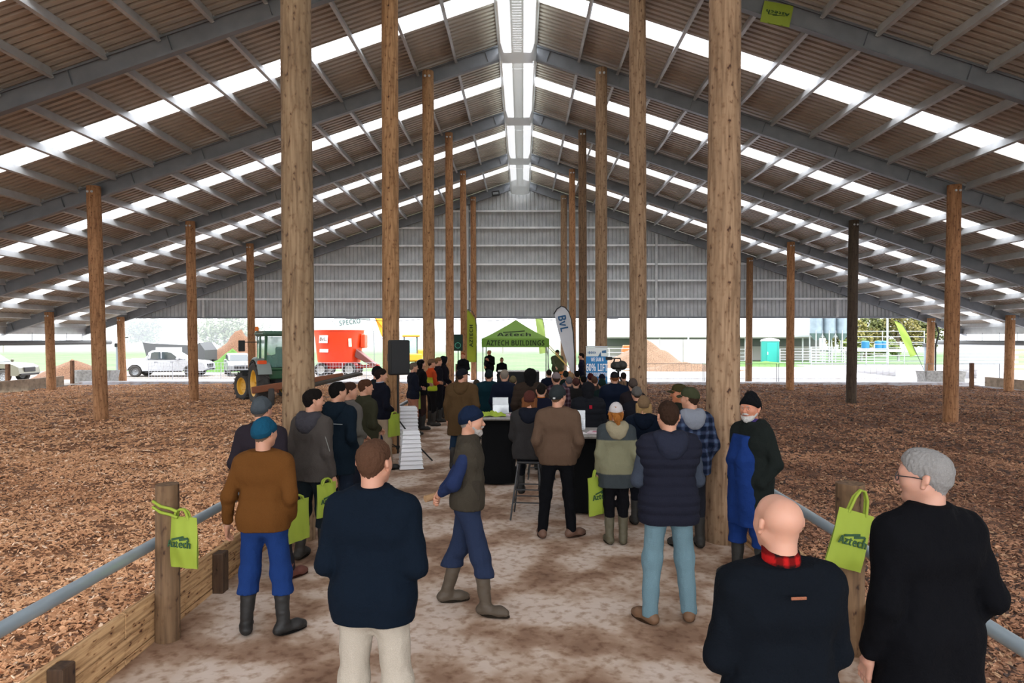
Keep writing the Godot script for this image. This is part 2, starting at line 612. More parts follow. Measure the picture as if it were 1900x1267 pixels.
func build_posts():
	# x at the foot, x at the head, depth, foot radius, head radius, tint, label
	var near := Color(1.0, 0.93, 0.86)
	var warm := Color(1.1, 0.92, 0.76)
	var dark := Color(0.5, 0.47, 0.44)
	var rows := [
		[-2.443, -2.493, 8.04, 0.185, 0.165, Color(0.9, 0.85, 0.77), "thick weathered timber pole at the front left of the lane, beside the grey hooded jacket"],
		[2.456, 2.487, 8.04, 0.195, 0.165, near, "thickest pale timber pole at the front right, beside the man in blue overalls"],
		[-2.511, -2.532, 14.04, 0.17, 0.165, Color(1.08, 0.94, 0.78), "second pole of the left lane row, behind the large loudspeaker"],
		[2.485, 2.452, 14.04, 0.175, 0.165, near, "second pole of the right lane row, right of the video camera"],
		[-2.547, -2.578, 20.04, 0.17, 0.165, Color(1.08, 0.94, 0.78), "third pole of the left lane row, behind the orange vest"],
		[2.409, 2.409, 20.04, 0.175, 0.165, near, "third pole of the right lane row, behind the blue pull-up banner"],
		[-2.569, -2.609, 26.04, 0.155, 0.14, warm, "fourth pole of the left lane row, left of the small loudspeaker"],
		[2.417, 2.376, 26.04, 0.16, 0.15, Color(0.78, 0.7, 0.62), "grey fourth pole of the right lane row, just right of the white teardrop banner"],
		[-2.551, -2.601, 32.04, 0.16, 0.14, warm, "fifth pole of the left lane row, right of the small loudspeaker"],
		[2.466, 2.416, 32.04, 0.16, 0.14, warm, "fifth pole of the right lane row, reddish, behind the white teardrop banner"],
		[-2.527, -2.557, 38.04, 0.16, 0.15, warm, "farthest pole of the left lane row, beside the lime feather flag"],
		[2.397, 2.397, 38.04, 0.18, 0.17, near, "farthest pole of the right lane row, at the right edge of the gable centre"],
		[-12.117, -12.319, 20.04, 0.195, 0.19, warm, "tall brown timber pole standing nearest in the left bedding"],
		[-12.258, -12.380, 26.04, 0.175, 0.17, warm, "timber pole in the left bedding, in front of the white ute"],
		[-12.387, -12.486, 32.04, 0.17, 0.165, warm, "timber pole behind the cab of the green tractor"],
		[12.366, 12.460, 20.04, 0.2, 0.18, Color(1.05, 0.86, 0.7), "tall reddish timber pole standing nearest in the right bedding"],
		[12.369, 12.449, 26.04, 0.18, 0.175, dark, "dark charcoal coloured timber pole in the right bedding"],
		[12.401, 12.426, 32.04, 0.18, 0.17, Color(1.1, 0.9, 0.72), "timber pole in the right bedding, right of the teal toilet cabin"],
		[12.453, 12.512, 38.04, 0.18, 0.17, Color(0.9, 0.75, 0.6), "timber pole under the gable, left of the teal toilet cabin"],
		[-21.800, -21.899, 32.04, 0.2, 0.19, warm, "short pole at the left eave, right of the parked dark car"],
		[-21.931, -22.049, 38.04, 0.2, 0.19, warm, "short pole at the left gable corner, behind the white trough"],
		[22.311, 22.385, 32.04, 0.2, 0.19, warm, "short pole at the right eave, nearest the right frame edge"],
		[22.213, 22.302, 38.04, 0.2, 0.19, warm, "short pole at the right gable corner, beside the hanging hose"],
	]
	for k in rows.size():
		var q: Array = rows[k]
		var y0 := -0.25 if absf(q[0]) > 3.0 else -0.02
		var top := under(q[1]) + 0.27
		var t := thing("timber_pole", q[6], "pole", Vector3(q[0], y0, -q[2]), 0.0)
		var h := top - y0
		var o := part("shaft", pole_mesh(h, q[3], q[4], 100 + k), wood_mat("pole_%d" % k, q[5]), t)
		var lean: float = (q[1] - q[0]) / h
		o.rotation.z = -atan(lean)
		var b := MB.new()
		for s in [-0.06, 0.06]:
			b.tube([Vector3(q[1] - q[0] + s, h - 0.12 - absf(s), -0.02), Vector3(q[1] - q[0] + s, h - 0.12 - absf(s), q[4] + 0.03)], 0.018, 6)
			b.tube([Vector3(q[1] - q[0] + s, h - 0.12 - absf(s), q[4] - 0.01), Vector3(q[1] - q[0] + s, h - 0.12 - absf(s), q[4] + 0.012)], 0.035, 8)
		part("bolt", b, mats["steel_light"], t)

# ------------------------------------------------------------------ ground
func build_ground():
	var nz := FastNoiseLite.new()
	nz.seed = 77
	nz.frequency = 0.35
	nz.fractal_octaves = 5
	var slab := MB.new()
	var rows := []
	for j in 60:
		var row := []
		for i in 14:
			var x := -2.75 + 5.5 * i / 13.0
			var z := 3.0 - 39.4 * j / 59.0
			row.append(Vector3(x, 0.012 * nz.get_noise_2d(x * 2, z * 2) - 0.006, z))
		rows.append(row)
	slab.sheet(rows)
	var fl := MB.new()
	fl.box(Vector3(0, -0.28, -12.0), Vector3(5.5, 0.5, 48.8))
	var fm := tri_mat("lane", tex.concrete, Vector3(0.11, 0.11, 0.11), 0.9, Color(1.0, 0.955, 0.915))
	overlay(fm, tex.grit, Vector3(0.55, 0.55, 0.55))
	var floor_ := setting("floor")
	part("lane_slab", slab, fm, floor_)
	part("lane_base", fl, fm, floor_)
	# bedding of wood chips, left and right
	for s in [-1, 1]:
		bedding(s)

func bed_height(nz: FastNoiseLite, x: float, d: float) -> float:
	var h := -0.1 + 0.09 * nz.get_noise_2d(x, d) + 0.05 * nz.get_noise_2d(x * 3.1, d * 3.1 + 50)
	h += 0.14 * smoothstep(5.0, 3.0, absf(x))
	h -= 0.06 * smoothstep(16, 23, absf(x))
	return h

func bedding(s: int):
	var nz := FastNoiseLite.new()
	nz.seed = 90 + s
	nz.frequency = 0.45
	nz.fractal_octaves = 4
	var m := MB.new()
	var rows := []
	var nd := 130
	for j in nd + 1:
		var d := 1.2 + (35.6 - 1.2) * pow(float(j) / nd, 1.5)
		var row := []
		for i in 91:
			var u := pow(i / 90.0, 1.6)
			var x := 2.73 + u * 20.3
			if s < 0:
				row.append(Vector3(-2.73 - (1.0 - pow((90 - i) / 90.0, 1.6)) * -0.0 - pow((90 - i) / 90.0, 1.6) * 20.3, 0, -d))
			else:
				row.append(Vector3(x, 0, -d))
		for i in row.size():
			row[i].y = bed_height(nz, row[i].x, d)
		rows.append(row)
	m.sheet(rows)
	m.box(Vector3(s * 12.9, -0.35, 5.0), Vector3(20.2, 0.4, 14.0))
	var base := rgb(214, 170, 134) if s < 0 else rgb(156, 120, 96)
	var bm := tri_mat("bed_%d" % s, tex.bed, Vector3(0.9, 0.9, 0.9), 0.95, base)
	overlay(bm, tex.bed, Vector3(0.13, 0.13, 0.13))
	var root := Node3D.new()
	root.name = numbered("bedding")
	add_child(root, true)
	root.set_meta("kind", "stuff")
	root.set_meta("label", "tan wood chip bedding covering the left side of the barn" if s < 0 else "dark brown wood chip bedding covering the right side of the barn")
	root.set_meta("category", "wood chips")
	part("bed_surface", m, bm, root).set_meta("kind", "stuff")
	# the chips
	for kind in 2:
		var chip := MB.new()
		var poly := PackedVector2Array([Vector2(-0.5, -0.12), Vector2(-0.1, -0.26), Vector2(0.42, -0.16), Vector2(0.5, 0.08), Vector2(0.1, 0.24), Vector2(-0.38, 0.18)]) if kind == 0 else PackedVector2Array([Vector2(-0.5, -0.06), Vector2(0.1, -0.14), Vector2(0.5, 0.0), Vector2(0.05, 0.13)])
		chip.prism(poly, -0.06, 0.06)
		var mm := MultiMesh.new()
		mm.transform_format = MultiMesh.TRANSFORM_3D
		mm.use_colors = true
		mm.mesh = chip.mesh()
		var spots := []
		var n_near := 46000
		var n_far := 34000
		for k in n_near + n_far:
			var d := 0.0
			var x := 0.0
			if k < n_near:
				d = 1.6 + 13.0 * pow(rng.randf(), 0.85)
				x = 2.74 + rng.randf() * minf(20.0, 0.86 * d)
			else:
				d = 13.0 + 22.4 * pow(rng.randf(), 0.9)
				x = 2.74 + rng.randf() * minf(20.2, 0.86 * d)
			x *= s
			var y := bed_height(nz, x, d)
			var sz := rng.randf_range(0.028, 0.075) * (1.0 if k < n_near else 1.5)
			var b := Basis.from_euler(Vector3(-PI / 2 + rng.randfn(0, 0.45), rng.randf() * TAU, rng.randfn(0, 0.4))).scaled(Vector3(sz, sz, sz))
			spots.append([Transform3D(Basis.from_euler(Vector3(rng.randfn(0, 0.5), rng.randf() * TAU, rng.randfn(0, 0.4))) * Basis.from_euler(Vector3(-PI / 2, 0, 0)).scaled_local(Vector3(sz, sz * rng.randf_range(0.7, 1.2), sz)), Vector3(x, y + sz * 0.12, -d))])
		mm.instance_count = spots.size()
		for k in spots.size():
			mm.set_instance_transform(k, spots[k][0])
			var q := rng.randf()
			var t: Vector3 = spots[k][0].origin
			var patch := nz.get_noise_2d(t.x * 0.7 + 30, t.z * 0.7)
			var c: Color
			if s < 0:
				c = rgb(224, 176, 134).lerp(rgb(186, 136, 98), clampf(q * 0.9 - patch * 0.6, 0, 1))
				if q > 0.93: c = rgb(240, 210, 180)
				elif q < 0.06: c = rgb(104, 76, 60)
			else:
				c = rgb(180, 134, 102).lerp(rgb(118, 82, 62), clampf(q * 1.1 - patch * 0.8, 0, 1))
				if q > 0.94: c = rgb(178, 144, 112)
				elif q < 0.1: c = rgb(70, 56, 50)
			mm.set_instance_color(k, c.srgb_to_linear())
		var mi := MultiMeshInstance3D.new()
		mi.name = "wood_chips"
		mi.multimesh = mm
		var cm := StandardMaterial3D.new()
		cm.vertex_color_use_as_albedo = true
		cm.roughness = 0.9
		mi.material_override = cm
		mi.set_meta("kind", "stuff")
		root.add_child(mi, true)

# ------------------------------------------------------------------ the yard and fields outside
func build_yard():
	var grass := tri_mat("grass", tex.grass, Vector3(0.25, 0.25, 0.25), 0.95)
	overlay(grass, tex.mottle, Vector3(0.02, 0.02, 0.02))
	var pale := tri_mat("apron", tex.grit, Vector3(0.12, 0.12, 0.12), 0.8, rgb(178, 177, 182))
	var gravel := tri_mat("gravel", tex.grit, Vector3(0.3, 0.3, 0.3), 0.95, rgb(146, 138, 130))
	var g := setting("ground")
	var m := MB.new()
	m.box(Vector3(0, -0.75, -245), Vector3(700, 1.0, 412))
	m.box(Vector3(-195, -0.75, -14), Vector3(302, 1.0, 50))
	m.box(Vector3(200, -0.75, -14), Vector3(292, 1.0, 50))
	m.box(Vector3(0, -0.8, 151), Vector3(700, 1.0, 200))
	part("grass_field", m, grass, g)
	m = MB.new()
	m.box(Vector3(0, -0.23, -38.3), Vector3(46.2, 0.2, 5.6))
	m.box(Vector3(18.5, -0.2, -50.5), Vector3(31, 0.2, 18.8))
	m.box(Vector3(36, -0.2, -40), Vector3(26, 0.2, 42))
	part("concrete_apron", m, pale, g)
	m = MB.new()
	m.box(Vector3(-20, -0.21, -45.0), Vector3(46, 0.2, 8.0))
	m.box(Vector3(-28, -0.21, -10.0), Vector3(8.6, 0.2, 40.0))
	m.box(Vector3(-29, -0.215, -37.0), Vector3(12, 0.2, 9.0))
	m.box(Vector3(40, -0.24, -6.0), Vector3(32, 0.2, 40.0))
	m.box(Vector3(0, -0.4, 31), Vector3(90, 0.2, 40))
	part("gravel_track", m, gravel, g)
	# concrete nib walls along the sides, with rolled-up curtains above
	var nib := tri_mat("nib", tex.mottle, Vector3(0.3, 0.3, 0.3), 0.9, rgb(158, 140, 120))
	for s in [-1.0, 1.0]:
		var w := setting("wall_left" if s < 0 else "wall_right")
		m = MB.new()
		m.box(Vector3(s * 23.25, 0.0, -18.5), Vector3(0.16, 0.7, 33.0), 0.02)
		part("nib_wall", m, nib, w)
		var c := MB.new()
		c.tube([Vector3(s * 24.1, 2.06, -2), Vector3(s * 24.1, 2.03, -14), Vector3(s * 24.1, 2.06, -27), Vector3(s * 24.1, 2.03, -40.5)], 0.13, 10)
		for k in 5:
			c.tube([Vector3(s * 24.1, 2.06, -34.0 - k * 1.3), Vector3(s * 24.1, 2.55, -34.0 - k * 1.3)], 0.012, 5)
		solo("rolled_curtain", c, mat(rgb(92, 94, 94), 0.6), "dark rolled-up side curtain hanging below the left eave" if s < 0 else "dark rolled-up side curtain hanging below the right eave", "curtain")
		var t := thing("water_trough", "white concrete trough outside the left gable corner" if s < 0 else "white concrete trough outside the right gable corner", "trough", Vector3(s * 22.0 + (-0.8 if s < 0 else 0.2), -0.13, -37.0), 0.0)
		m = MB.new()
		m.prism(PackedVector2Array([Vector2(-0.95, 0), Vector2(0.95, 0), Vector2(1.1, 0.68), Vector2(0.98, 0.68), Vector2(0.85, 0.3), Vector2(-0.85, 0.3), Vector2(-0.98, 0.68), Vector2(-1.1, 0.68)]), -0.4, 0.4, 0.0)
		part("basin", m, tri_mat("trough", tex.mottle, Vector3(0.5, 0.5, 0.5), 0.9, rgb(170, 168, 164)), t)
		m = MB.new()
		for q in [-0.4, 0.4]:
			m.box(Vector3(0, 0.34, q), Vector3(2.0, 0.66, 0.06), 0.01)
		part("end_wall", m, mats["trough"], t)
		t = thing("winch_post", "grey steel winch post of the left side curtain" if s < 0 else "grey steel winch post of the right side curtain", "post", Vector3(s * 22.9, -0.13, -39.4))
		m = MB.new()
		m.tube([Vector3(0, 0, 0), Vector3(0, 1.95, 0)], 0.19, 14)
		part("pipe", m, metal_mat("blue_grey", rgb(150, 164, 172), 0.5, 0.3), t)
		m = MB.new()
		m.box(Vector3(0, 2.0, 0), Vector3(0.4, 0.22, 0.4), 0.03)
		m.tube([Vector3(0, 2.1, 0), Vector3(0, 2.4, 0), Vector3(-s * 0.5, 2.45, 0)], 0.03, 6)
		part("winch", m, mat(rgb(50, 52, 54), 0.5), t)
	var hose := MB.new()
	hose.tube([Vector3(22.5, 3.1, -38.0), Vector3(22.66, 2.5, -37.95), Vector3(22.52, 1.9, -38.0), Vector3(22.5, -0.15, -38.0)], 0.04, 6)
	solo("hose", hose, mat(rgb(36, 36, 38), 0.6), "black hose hanging beside the right gable corner pole", "hose")
	mounds()
	fences()
	vehicles()
	right_yard()
	trees()
	# damp haze lying over the far fields
	var fm := FogMaterial.new()
	fm.density = 0.009
	fm.albedo = Color(0.95, 0.96, 0.98)
	var fv := FogVolume.new()
	fv.name = "haze"
	fv.shape = RenderingServer.FOG_VOLUME_SHAPE_BOX
	fv.size = Vector3(360, 16, 148)
	fv.material = fm
	fv.position = Vector3(-20, 7.6, -176)
	fv.set_meta("kind", "stuff")
	add_child(fv, true)

func mound(label: String, at: Vector3, sx: float, sz: float, h: float, m: Material, cat := "mound", called := "earth_mound"):
	var nz := FastNoiseLite.new()
	nz.seed = int(at.x * 10)
	nz.frequency = 0.5
	var rows := []
	for j in 29:
		var row := []
		for i in 29:
			var u := (i - 14) / 14.0
			var v := (14 - j) / 14.0
			var r := sqrt(u * u + v * v)
			var y := h * clampf(1.0 - r, 0, 1) * (1.3 - 0.3 * r) + 0.25 * h * nz.get_noise_2d(u * sx + at.x, v * sz) * clampf(1.05 - r, 0, 1)
			row.append(Vector3(u * sx, y - (0.25 if r >= 1 else 0.0), -v * sz * -1.0))
		rows.append(row)
	var b := MB.new()
	b.sheet(rows)
	var o := solo(called, b, m, label, cat)
	o.position = at
	return o

func mounds():
	var earth := tri_mat("earth", tex.bed, Vector3(0.4, 0.4, 0.4), 0.95, rgb(128, 98, 76))
	var weedy := tri_mat("weedy", tex.grass, Vector3(0.5, 0.5, 0.5), 0.95, rgb(210, 226, 170))
	mound("brown earth mound behind the tractor on the left", Vector3(-21.821, -0.2, -54), 3.6, 3.0, 2.5, earth)
	mound("weedy green bank in front of the brown earth mound", Vector3(-20.280, -0.2, -48.6), 2.9, 1.4, 1.25, weedy)
	mound("low tan soil heap outside the left nib wall", Vector3(-26.701, -0.3, -41), 2.7, 1.8, 1.15, earth)
	mound("bare soil heap beyond the right lane poles", Vector3(9.923, -0.3, -56), 4.4, 3.0, 1.9, tri_mat("earth_pale", tex.bed, Vector3(0.4, 0.4, 0.4), 0.95, rgb(140, 118, 98)))
	mound("low dirt ridge beyond the grass strip on the right", Vector3(11.784, -0.4, -50), 7.0, 1.6, 0.75, mats["earth_pale"])
	mound("bright green grass strip before the white milking shed", Vector3(20.3, -0.3, -58), 5.4, 2.4, 0.5, mats["weedy"], "grass bank", "grass_bank")

func fences():
	var wire := metal_mat("white_wire", rgb(232, 234, 236), 0.5, 0.1)
	var b := MB.new()
	for i in 9:
		b.tube([Vector3(-1.25 + i * 0.3125, 0.02, 0), Vector3(-1.25 + i * 0.3125, 0.98, 0)], 0.013 if i % 8 else 0.022, 5)
	for y in [0.02, 0.14, 0.27, 0.42, 0.58, 0.78, 0.98]:
		b.tube([Vector3(-1.25, y, 0), Vector3(1.25, y, 0)], 0.012, 5)
	var me := b.mesh()
	var where := ["beside the left gable corner pole", "in front of the white ute's tray", "in front of the white ute's bonnet", "right of the white ute", "left of the green tractor", "behind the green tractor", "behind the front left lane pole", "in front of the orange wagon's left half", "in front of the orange wagon's right half", "right of the orange wagon"]
	for k in 10:
		var t := thing("mesh_panel", "white welded mesh panel " + where[k], "fence", Vector3(-20.6 + k * 1.42 * 1.0 if false else -20.7 + k * 1.4, -0.12, -39.7), 0.0, "white mesh panels along the gable opening")
		t.scale = Vector3(0.55, 1, 1)
		part("mesh", me, wire, t)
	var thin := metal_mat("thin_wire", rgb(120, 122, 124), 0.5, 0.2)
	b = MB.new()
	for x in [-1.9, 1.9]:
		b.tube([Vector3(x, 0.0, 0), Vector3(x, 1.05, 0)], 0.022, 6)
	for y in [0.05, 1.03]:
		b.tube([Vector3(-1.9, y, 0), Vector3(1.9, y, 0)], 0.013, 5)
	for i in 11:
		b.tube([Vector3(-1.6 + i * 0.32, 0.05, 0), Vector3(-1.6 + i * 0.32, 1.03, 0)], 0.004, 4)
	me = b.mesh()
	where = ["right of the second right lane pole", "left of the front right lane pole", "under the teal toilet cabin", "between the reddish and the charcoal poles", "right of the charcoal pole"]
	for k in 5:
		var t := thing("wire_panel", "thin grey wire panel " + where[k], "fence", Vector3(6.140 + 1.9 + k * 3.9 - 0.2, -0.12, -37.1), 0.0, "thin wire panels on the right")
		part("wire", me, thin, t)
	# wooden stubs on the nib walls
	for q in [[-23.457, -31.5, "brown timber stub at the left frame edge, before the dark car"], [-23.548, -36.2, "brown timber stub at the end of the left nib wall"], [21.580, -33.5, "dark timber stub behind the right nib wall"]]:
		b = MB.new()
		b.box(Vector3(0, 0.65, 0), Vector3(0.16, 1.3, 0.16), 0.015)
		var o := solo("timber_stub", b, wood_mat("stub", Color(0.7, 0.55, 0.42)), q[2], "post")
		o.position = Vector3(q[0], -0.2, q[1])

func wheel_into(parent: Node3D, at: Vector3, r: float, w: float, rim: Material, lugs := 0, turn := 0.0, called := "wheel") -> Node3D:
	var n := MB.new()
	var o := MeshInstance3D.new()
	n.lathe([Vector2(r * 0.62, -w * 0.42), Vector2(r * 0.8, -w * 0.5), Vector2(r * 0.94, -w * 0.46), Vector2(r, -w * 0.3), Vector2(r, w * 0.3), Vector2(r * 0.94, w * 0.46), Vector2(r * 0.8, w * 0.5), Vector2(r * 0.62, w * 0.42), Vector2(r * 0.62, -w * 0.42)], 30)
	for k in lugs:
		var a := TAU * k / lugs
		for s in [-1.0, 1.0]:
			var bb := Basis(Vector3.UP, -a) * Basis(Vector3.RIGHT, s * 0.6)
			n.box(Vector3(cos(a + s * 0.06), 0, sin(a + s * 0.06)) * r + Vector3(0, s * w * 0.25, 0), Vector3(r * 0.09, w * 0.55, r * 0.07), 0.0, bb)
	o.name = called
	o.mesh = n.mesh()
	o.material_override = mat(rgb(62, 60, 58), 0.9)
	parent.add_child(o, true)
	o.transform = Transform3D(Basis(Vector3.UP, turn) * Basis(Vector3.RIGHT, PI / 2), at)
	n = MB.new()
	n.lathe([Vector2(0.0, w * 0.1), Vector2(r * 0.12, w * 0.14), Vector2(r * 0.16, w * 0.02), Vector2(r * 0.42, -w * 0.06), Vector2(r * 0.5, w * 0.05), Vector2(r * 0.56, w * 0.36), Vector2(r * 0.64, w * 0.42), Vector2(r * 0.64, -w * 0.42), Vector2(r * 0.55, -w * 0.35), Vector2(r * 0.5, -w * 0.1), Vector2(r * 0.16, -w * 0.05), Vector2(0.0, -w * 0.12)].map(func(p): return Vector2(p.x, -p.y)), 24)
	for k in 6:
		var a := TAU * k / 6
		n.lathe([Vector2(r * 0.045, -w * 0.12), Vector2(r * 0.045, w * 0.12)], 8, Vector3(cos(a), 0, sin(a)) * r * 0.3)
	var q := MeshInstance3D.new()
	q.name = "rim"
	q.mesh = n.mesh()
	q.material_override = rim
	o.add_child(q, true)
	return o

func glass_mat() -> StandardMaterial3D:
	if not mats.has("car_glass"):
		var g := StandardMaterial3D.new()
		g.albedo_color = rgb(52, 60, 62)
		g.roughness = 0.08
		g.metallic_specular = 0.7
		mats["car_glass"] = g
	return mats["car_glass"]

func car(called: String, label: String, at: Vector3, turn: float, paint: Material, ute: bool, l := 5.2) -> Node3D:
	# length along x, nose towards +x
	var t := thing(called, label, "car", at, turn)
	var k := l / 5.2
	var body := MB.new()
	var lower := PackedVector2Array([Vector2(-2.6, 0.45), Vector2(-2.58, 1.02), Vector2(-2.5, 1.1), Vector2(1.1, 1.12), Vector2(2.2, 1.02), Vector2(2.52, 0.86), Vector2(2.6, 0.5), Vector2(2.45, 0.38), Vector2(2.12, 0.38), Vector2(2.05, 0.62), Vector2(1.85, 0.8), Vector2(1.55, 0.8), Vector2(1.33, 0.62), Vector2(1.25, 0.38), Vector2(-1.15, 0.38), Vector2(-1.25, 0.64), Vector2(-1.45, 0.8), Vector2(-1.75, 0.8), Vector2(-1.95, 0.62), Vector2(-2.05, 0.42)])
	body.prism(lower, -0.92, 0.92, 0.06)
	var cab := PackedVector2Array([Vector2(-1.0, 1.08), Vector2(-0.88, 1.6), Vector2(-0.66, 1.74), Vector2(0.25, 1.73), Vector2(0.5, 1.66), Vector2(1.4, 1.1)]) if ute else PackedVector2Array([Vector2(-2.45, 1.06), Vector2(-2.15, 1.6), Vector2(-1.9, 1.7), Vector2(0.1, 1.7), Vector2(0.4, 1.62), Vector2(1.15, 1.1)])
	body.prism(cab, -0.8, 0.8, 0.14)
	if ute:
		body.box(Vector3(-1.75, 1.12, 0.86), Vector3(1.6, 0.1, 0.1), 0.02)
		body.box(Vector3(-1.75, 1.12, -0.86), Vector3(1.6, 0.1, 0.1), 0.02)
		body.prism(PackedVector2Array([Vector2(-1.2, 1.1), Vector2(-0.9, 1.1), Vector2(-0.86, 1.45)]), -0.78, 0.78, 0.02)
	part("body", body, paint, t)
	var gl := glass_mat()
	for s in [-1.0, 1.0]:
		for w in ([[[-0.72, 1.16], [-0.66, 1.58], [-0.5, 1.64], [-0.12, 1.64], [-0.12, 1.16]], [[-0.04, 1.16], [-0.04, 1.64], [0.3, 1.64], [0.52, 1.58], [1.0, 1.16]]] if ute else [[[-2.2, 1.14], [-1.95, 1.56], [-0.85, 1.62], [-0.85, 1.14]], [[-0.76, 1.14], [-0.76, 1.62], [0.1, 1.62], [0.34, 1.55], [0.9, 1.14]]]):
			var p := MB.new()
			var poly := PackedVector2Array(w.map(func(q): return Vector2(q[0], q[1])))
			p.prism(poly, s * 0.803 - 0.012, s * 0.803 + 0.012)
			part("side_window", p, gl, t)
		var h := MB.new()
		h.box(Vector3(2.38, 0.84, s * 0.68), Vector3(0.3, 0.16, 0.38), 0.05)
		part("headlight", h, mat(rgb(210, 214, 216), 0.2), t)
		h = MB.new()
		h.box(Vector3(-2.58, 0.9, s * 0.78), Vector3(0.08, 0.3, 0.18), 0.02)
		part("tail_light", h, mat(rgb(150, 30, 26), 0.3), t)
		h = MB.new()
		h.box(Vector3(0.95, 1.2, s * 1.02), Vector3(0.14, 0.18, 0.2), 0.05)
		part("mirror", h, paint, t)
		for q in [-0.35, 0.6]:
			h = MB.new()
			h.box(Vector3(q, 0.98, s * 0.925), Vector3(0.2, 0.035, 0.03), 0.01)
			part("door_handle", h, mat(rgb(30, 30, 32), 0.4), t)
		for x in [1.68, -1.6]:
			wheel_into(t, Vector3(x, 0.37, s * 0.8), 0.38, 0.26, mat(rgb(120, 122, 124), 0.35, 0.6))
		h = MB.new()
		h.box(Vector3(0.05, 0.36, s * 0.9), Vector3(2.3, 0.08, 0.12), 0.02)
		part("side_step", h, mat(rgb(40, 40, 42), 0.6), t)
	var ws := MB.new()
	var a0 := Vector2(0.54, 1.62) if ute else Vector2(0.42, 1.6)
	var a1 := Vector2(1.28, 1.16) if ute else Vector2(1.06, 1.16)
	ws.quad(Vector3(a1.x + 0.02, a1.y, 0.7), Vector3(a1.x + 0.02, a1.y, -0.7), Vector3(a0.x + 0.02, a0.y, -0.64), Vector3(a0.x + 0.02, a0.y, 0.64))
	ws.box(Vector3(a1.x - 0.1, a1.y - 0.03, 0), Vector3(0.3, 0.03, 1.4), 0.01)
	part("windscreen", ws, gl, t)
	var gr := MB.new()
	gr.box(Vector3(2.57, 0.72, 0), Vector3(0.08, 0.26, 0.95), 0.02)
	gr.box(Vector3(2.56, 0.46, 0), Vector3(0.1, 0.12, 1.6), 0.02)
	part("grille", gr, mat(rgb(34, 34, 36), 0.5), t)
	t.scale = Vector3(k, k, k)
	return t

func vehicles():
	var white := mat(rgb(176, 178, 182), 0.25)
	car("ute", "white double cab ute parked outside the left gable opening", Vector3(-22.077, -0.11, -43.2), 0.1, white, true, 5.2).scale.y = 0.93
	car("estate_car", "dark olive car cut off by the left frame edge", Vector3(-29.1, -0.11, -37.2), 0.06, mat(rgb(96, 94, 80), 0.3, 0.3), false, 5.0)
	car("hatchback", "small silver car seen between the ute and the tractor", Vector3(-18.297, -0.11, -44.8), -1.1, mat(rgb(140, 143, 146), 0.3, 0.2), false, 4.2)
	# dark tipping trailer behind the ute
	var t := thing("tipping_trailer", "black tipping trailer standing behind the white ute", "trailer", Vector3(-24.573, -0.2, -50))
	var b := MB.new()
	b.prism(PackedVector2Array([Vector2(-2.0, 1.05), Vector2(-2.3, 2.15), Vector2(-1.55, 2.05), Vector2(1.5, 1.85), Vector2(1.75, 2.15), Vector2(2.15, 1.6), Vector2(2.15, 0.9), Vector2(-1.6, 0.9)]), -1.0, 1.0, 0.05)
	part("body", b, mat(rgb(58, 60, 62), 0.6), t)
	b = MB.new()
	b.box(Vector3(-0.4, 1.62, 1.02), Vector3(1.9, 0.36, 0.05), 0.02)
	part("side_panel", b, mat(rgb(176, 186, 188), 0.3), t)
	b = MB.new()
	b.prism(PackedVector2Array([Vector2(-1.6, 2.05), Vector2(-0.9, 2.35), Vector2(1.1, 2.2), Vector2(1.5, 1.88)]), -0.95, 0.95, 0.05)
	part("tarpaulin", b, mat(rgb(206, 210, 212), 0.7), t)
	b = MB.new()
	b.bar(Vector3(-2.0, 0.8, 0.5), Vector3(2.4, 0.8, 0.5), 0.1, 0.2)
	b.bar(Vector3(-2.0, 0.8, -0.5), Vector3(2.4, 0.8, -0.5), 0.1, 0.2)
	part("chassis", b, mat(rgb(44, 44, 46), 0.6), t)
	for x in [-1.2, 1.2]:
		for s in [-1.0, 1.0]:
			wheel_into(t, Vector3(x, 0.48, s * 0.85), 0.48, 0.28, mat(rgb(150, 150, 150), 0.5, 0.4))
	mixer_wagon()
	tractor()
	loader()
	# grey banner with lettering, tipped on its side above the wagon
	t = thing("teardrop_flag", "grey lettered teardrop flag tipped sideways above the orange wagon", "flag", Vector3(-11.373, 0, -52))
	b = MB.new()
	b.tube([Vector3(0.4, -0.2, 0), Vector3(0.35, 2.6, 0), Vector3(0.0, 3.75, 0), Vector3(-1.4, 3.95, 0), Vector3(-2.5, 3.85, 0), Vector3(-2.75, 3.5, 0), Vector3(-2.45, 3.1, 0)], 0.03, 6)
	part("pole", b, mat(rgb(120, 126, 128), 0.5), t)
	b = MB.new()
	b.prism(PackedVector2Array([Vector2(0.2, 3.7), Vector2(-1.4, 3.92), Vector2(-2.5, 3.82), Vector2(-2.7, 3.5), Vector2(-2.4, 3.05), Vector2(-2.0, 2.98), Vector2(-1.0, 3.2)]), -0.012, 0.012)
	part("cloth", b, mat(rgb(168, 184, 182), 0.8), t)
	text("SPECKO", 0.52, mat(rgb(78, 92, 92), 0.8), t, Vector3(-1.45, 3.45, 0.016), Basis(Vector3.BACK, 0.12), true, 0.85)

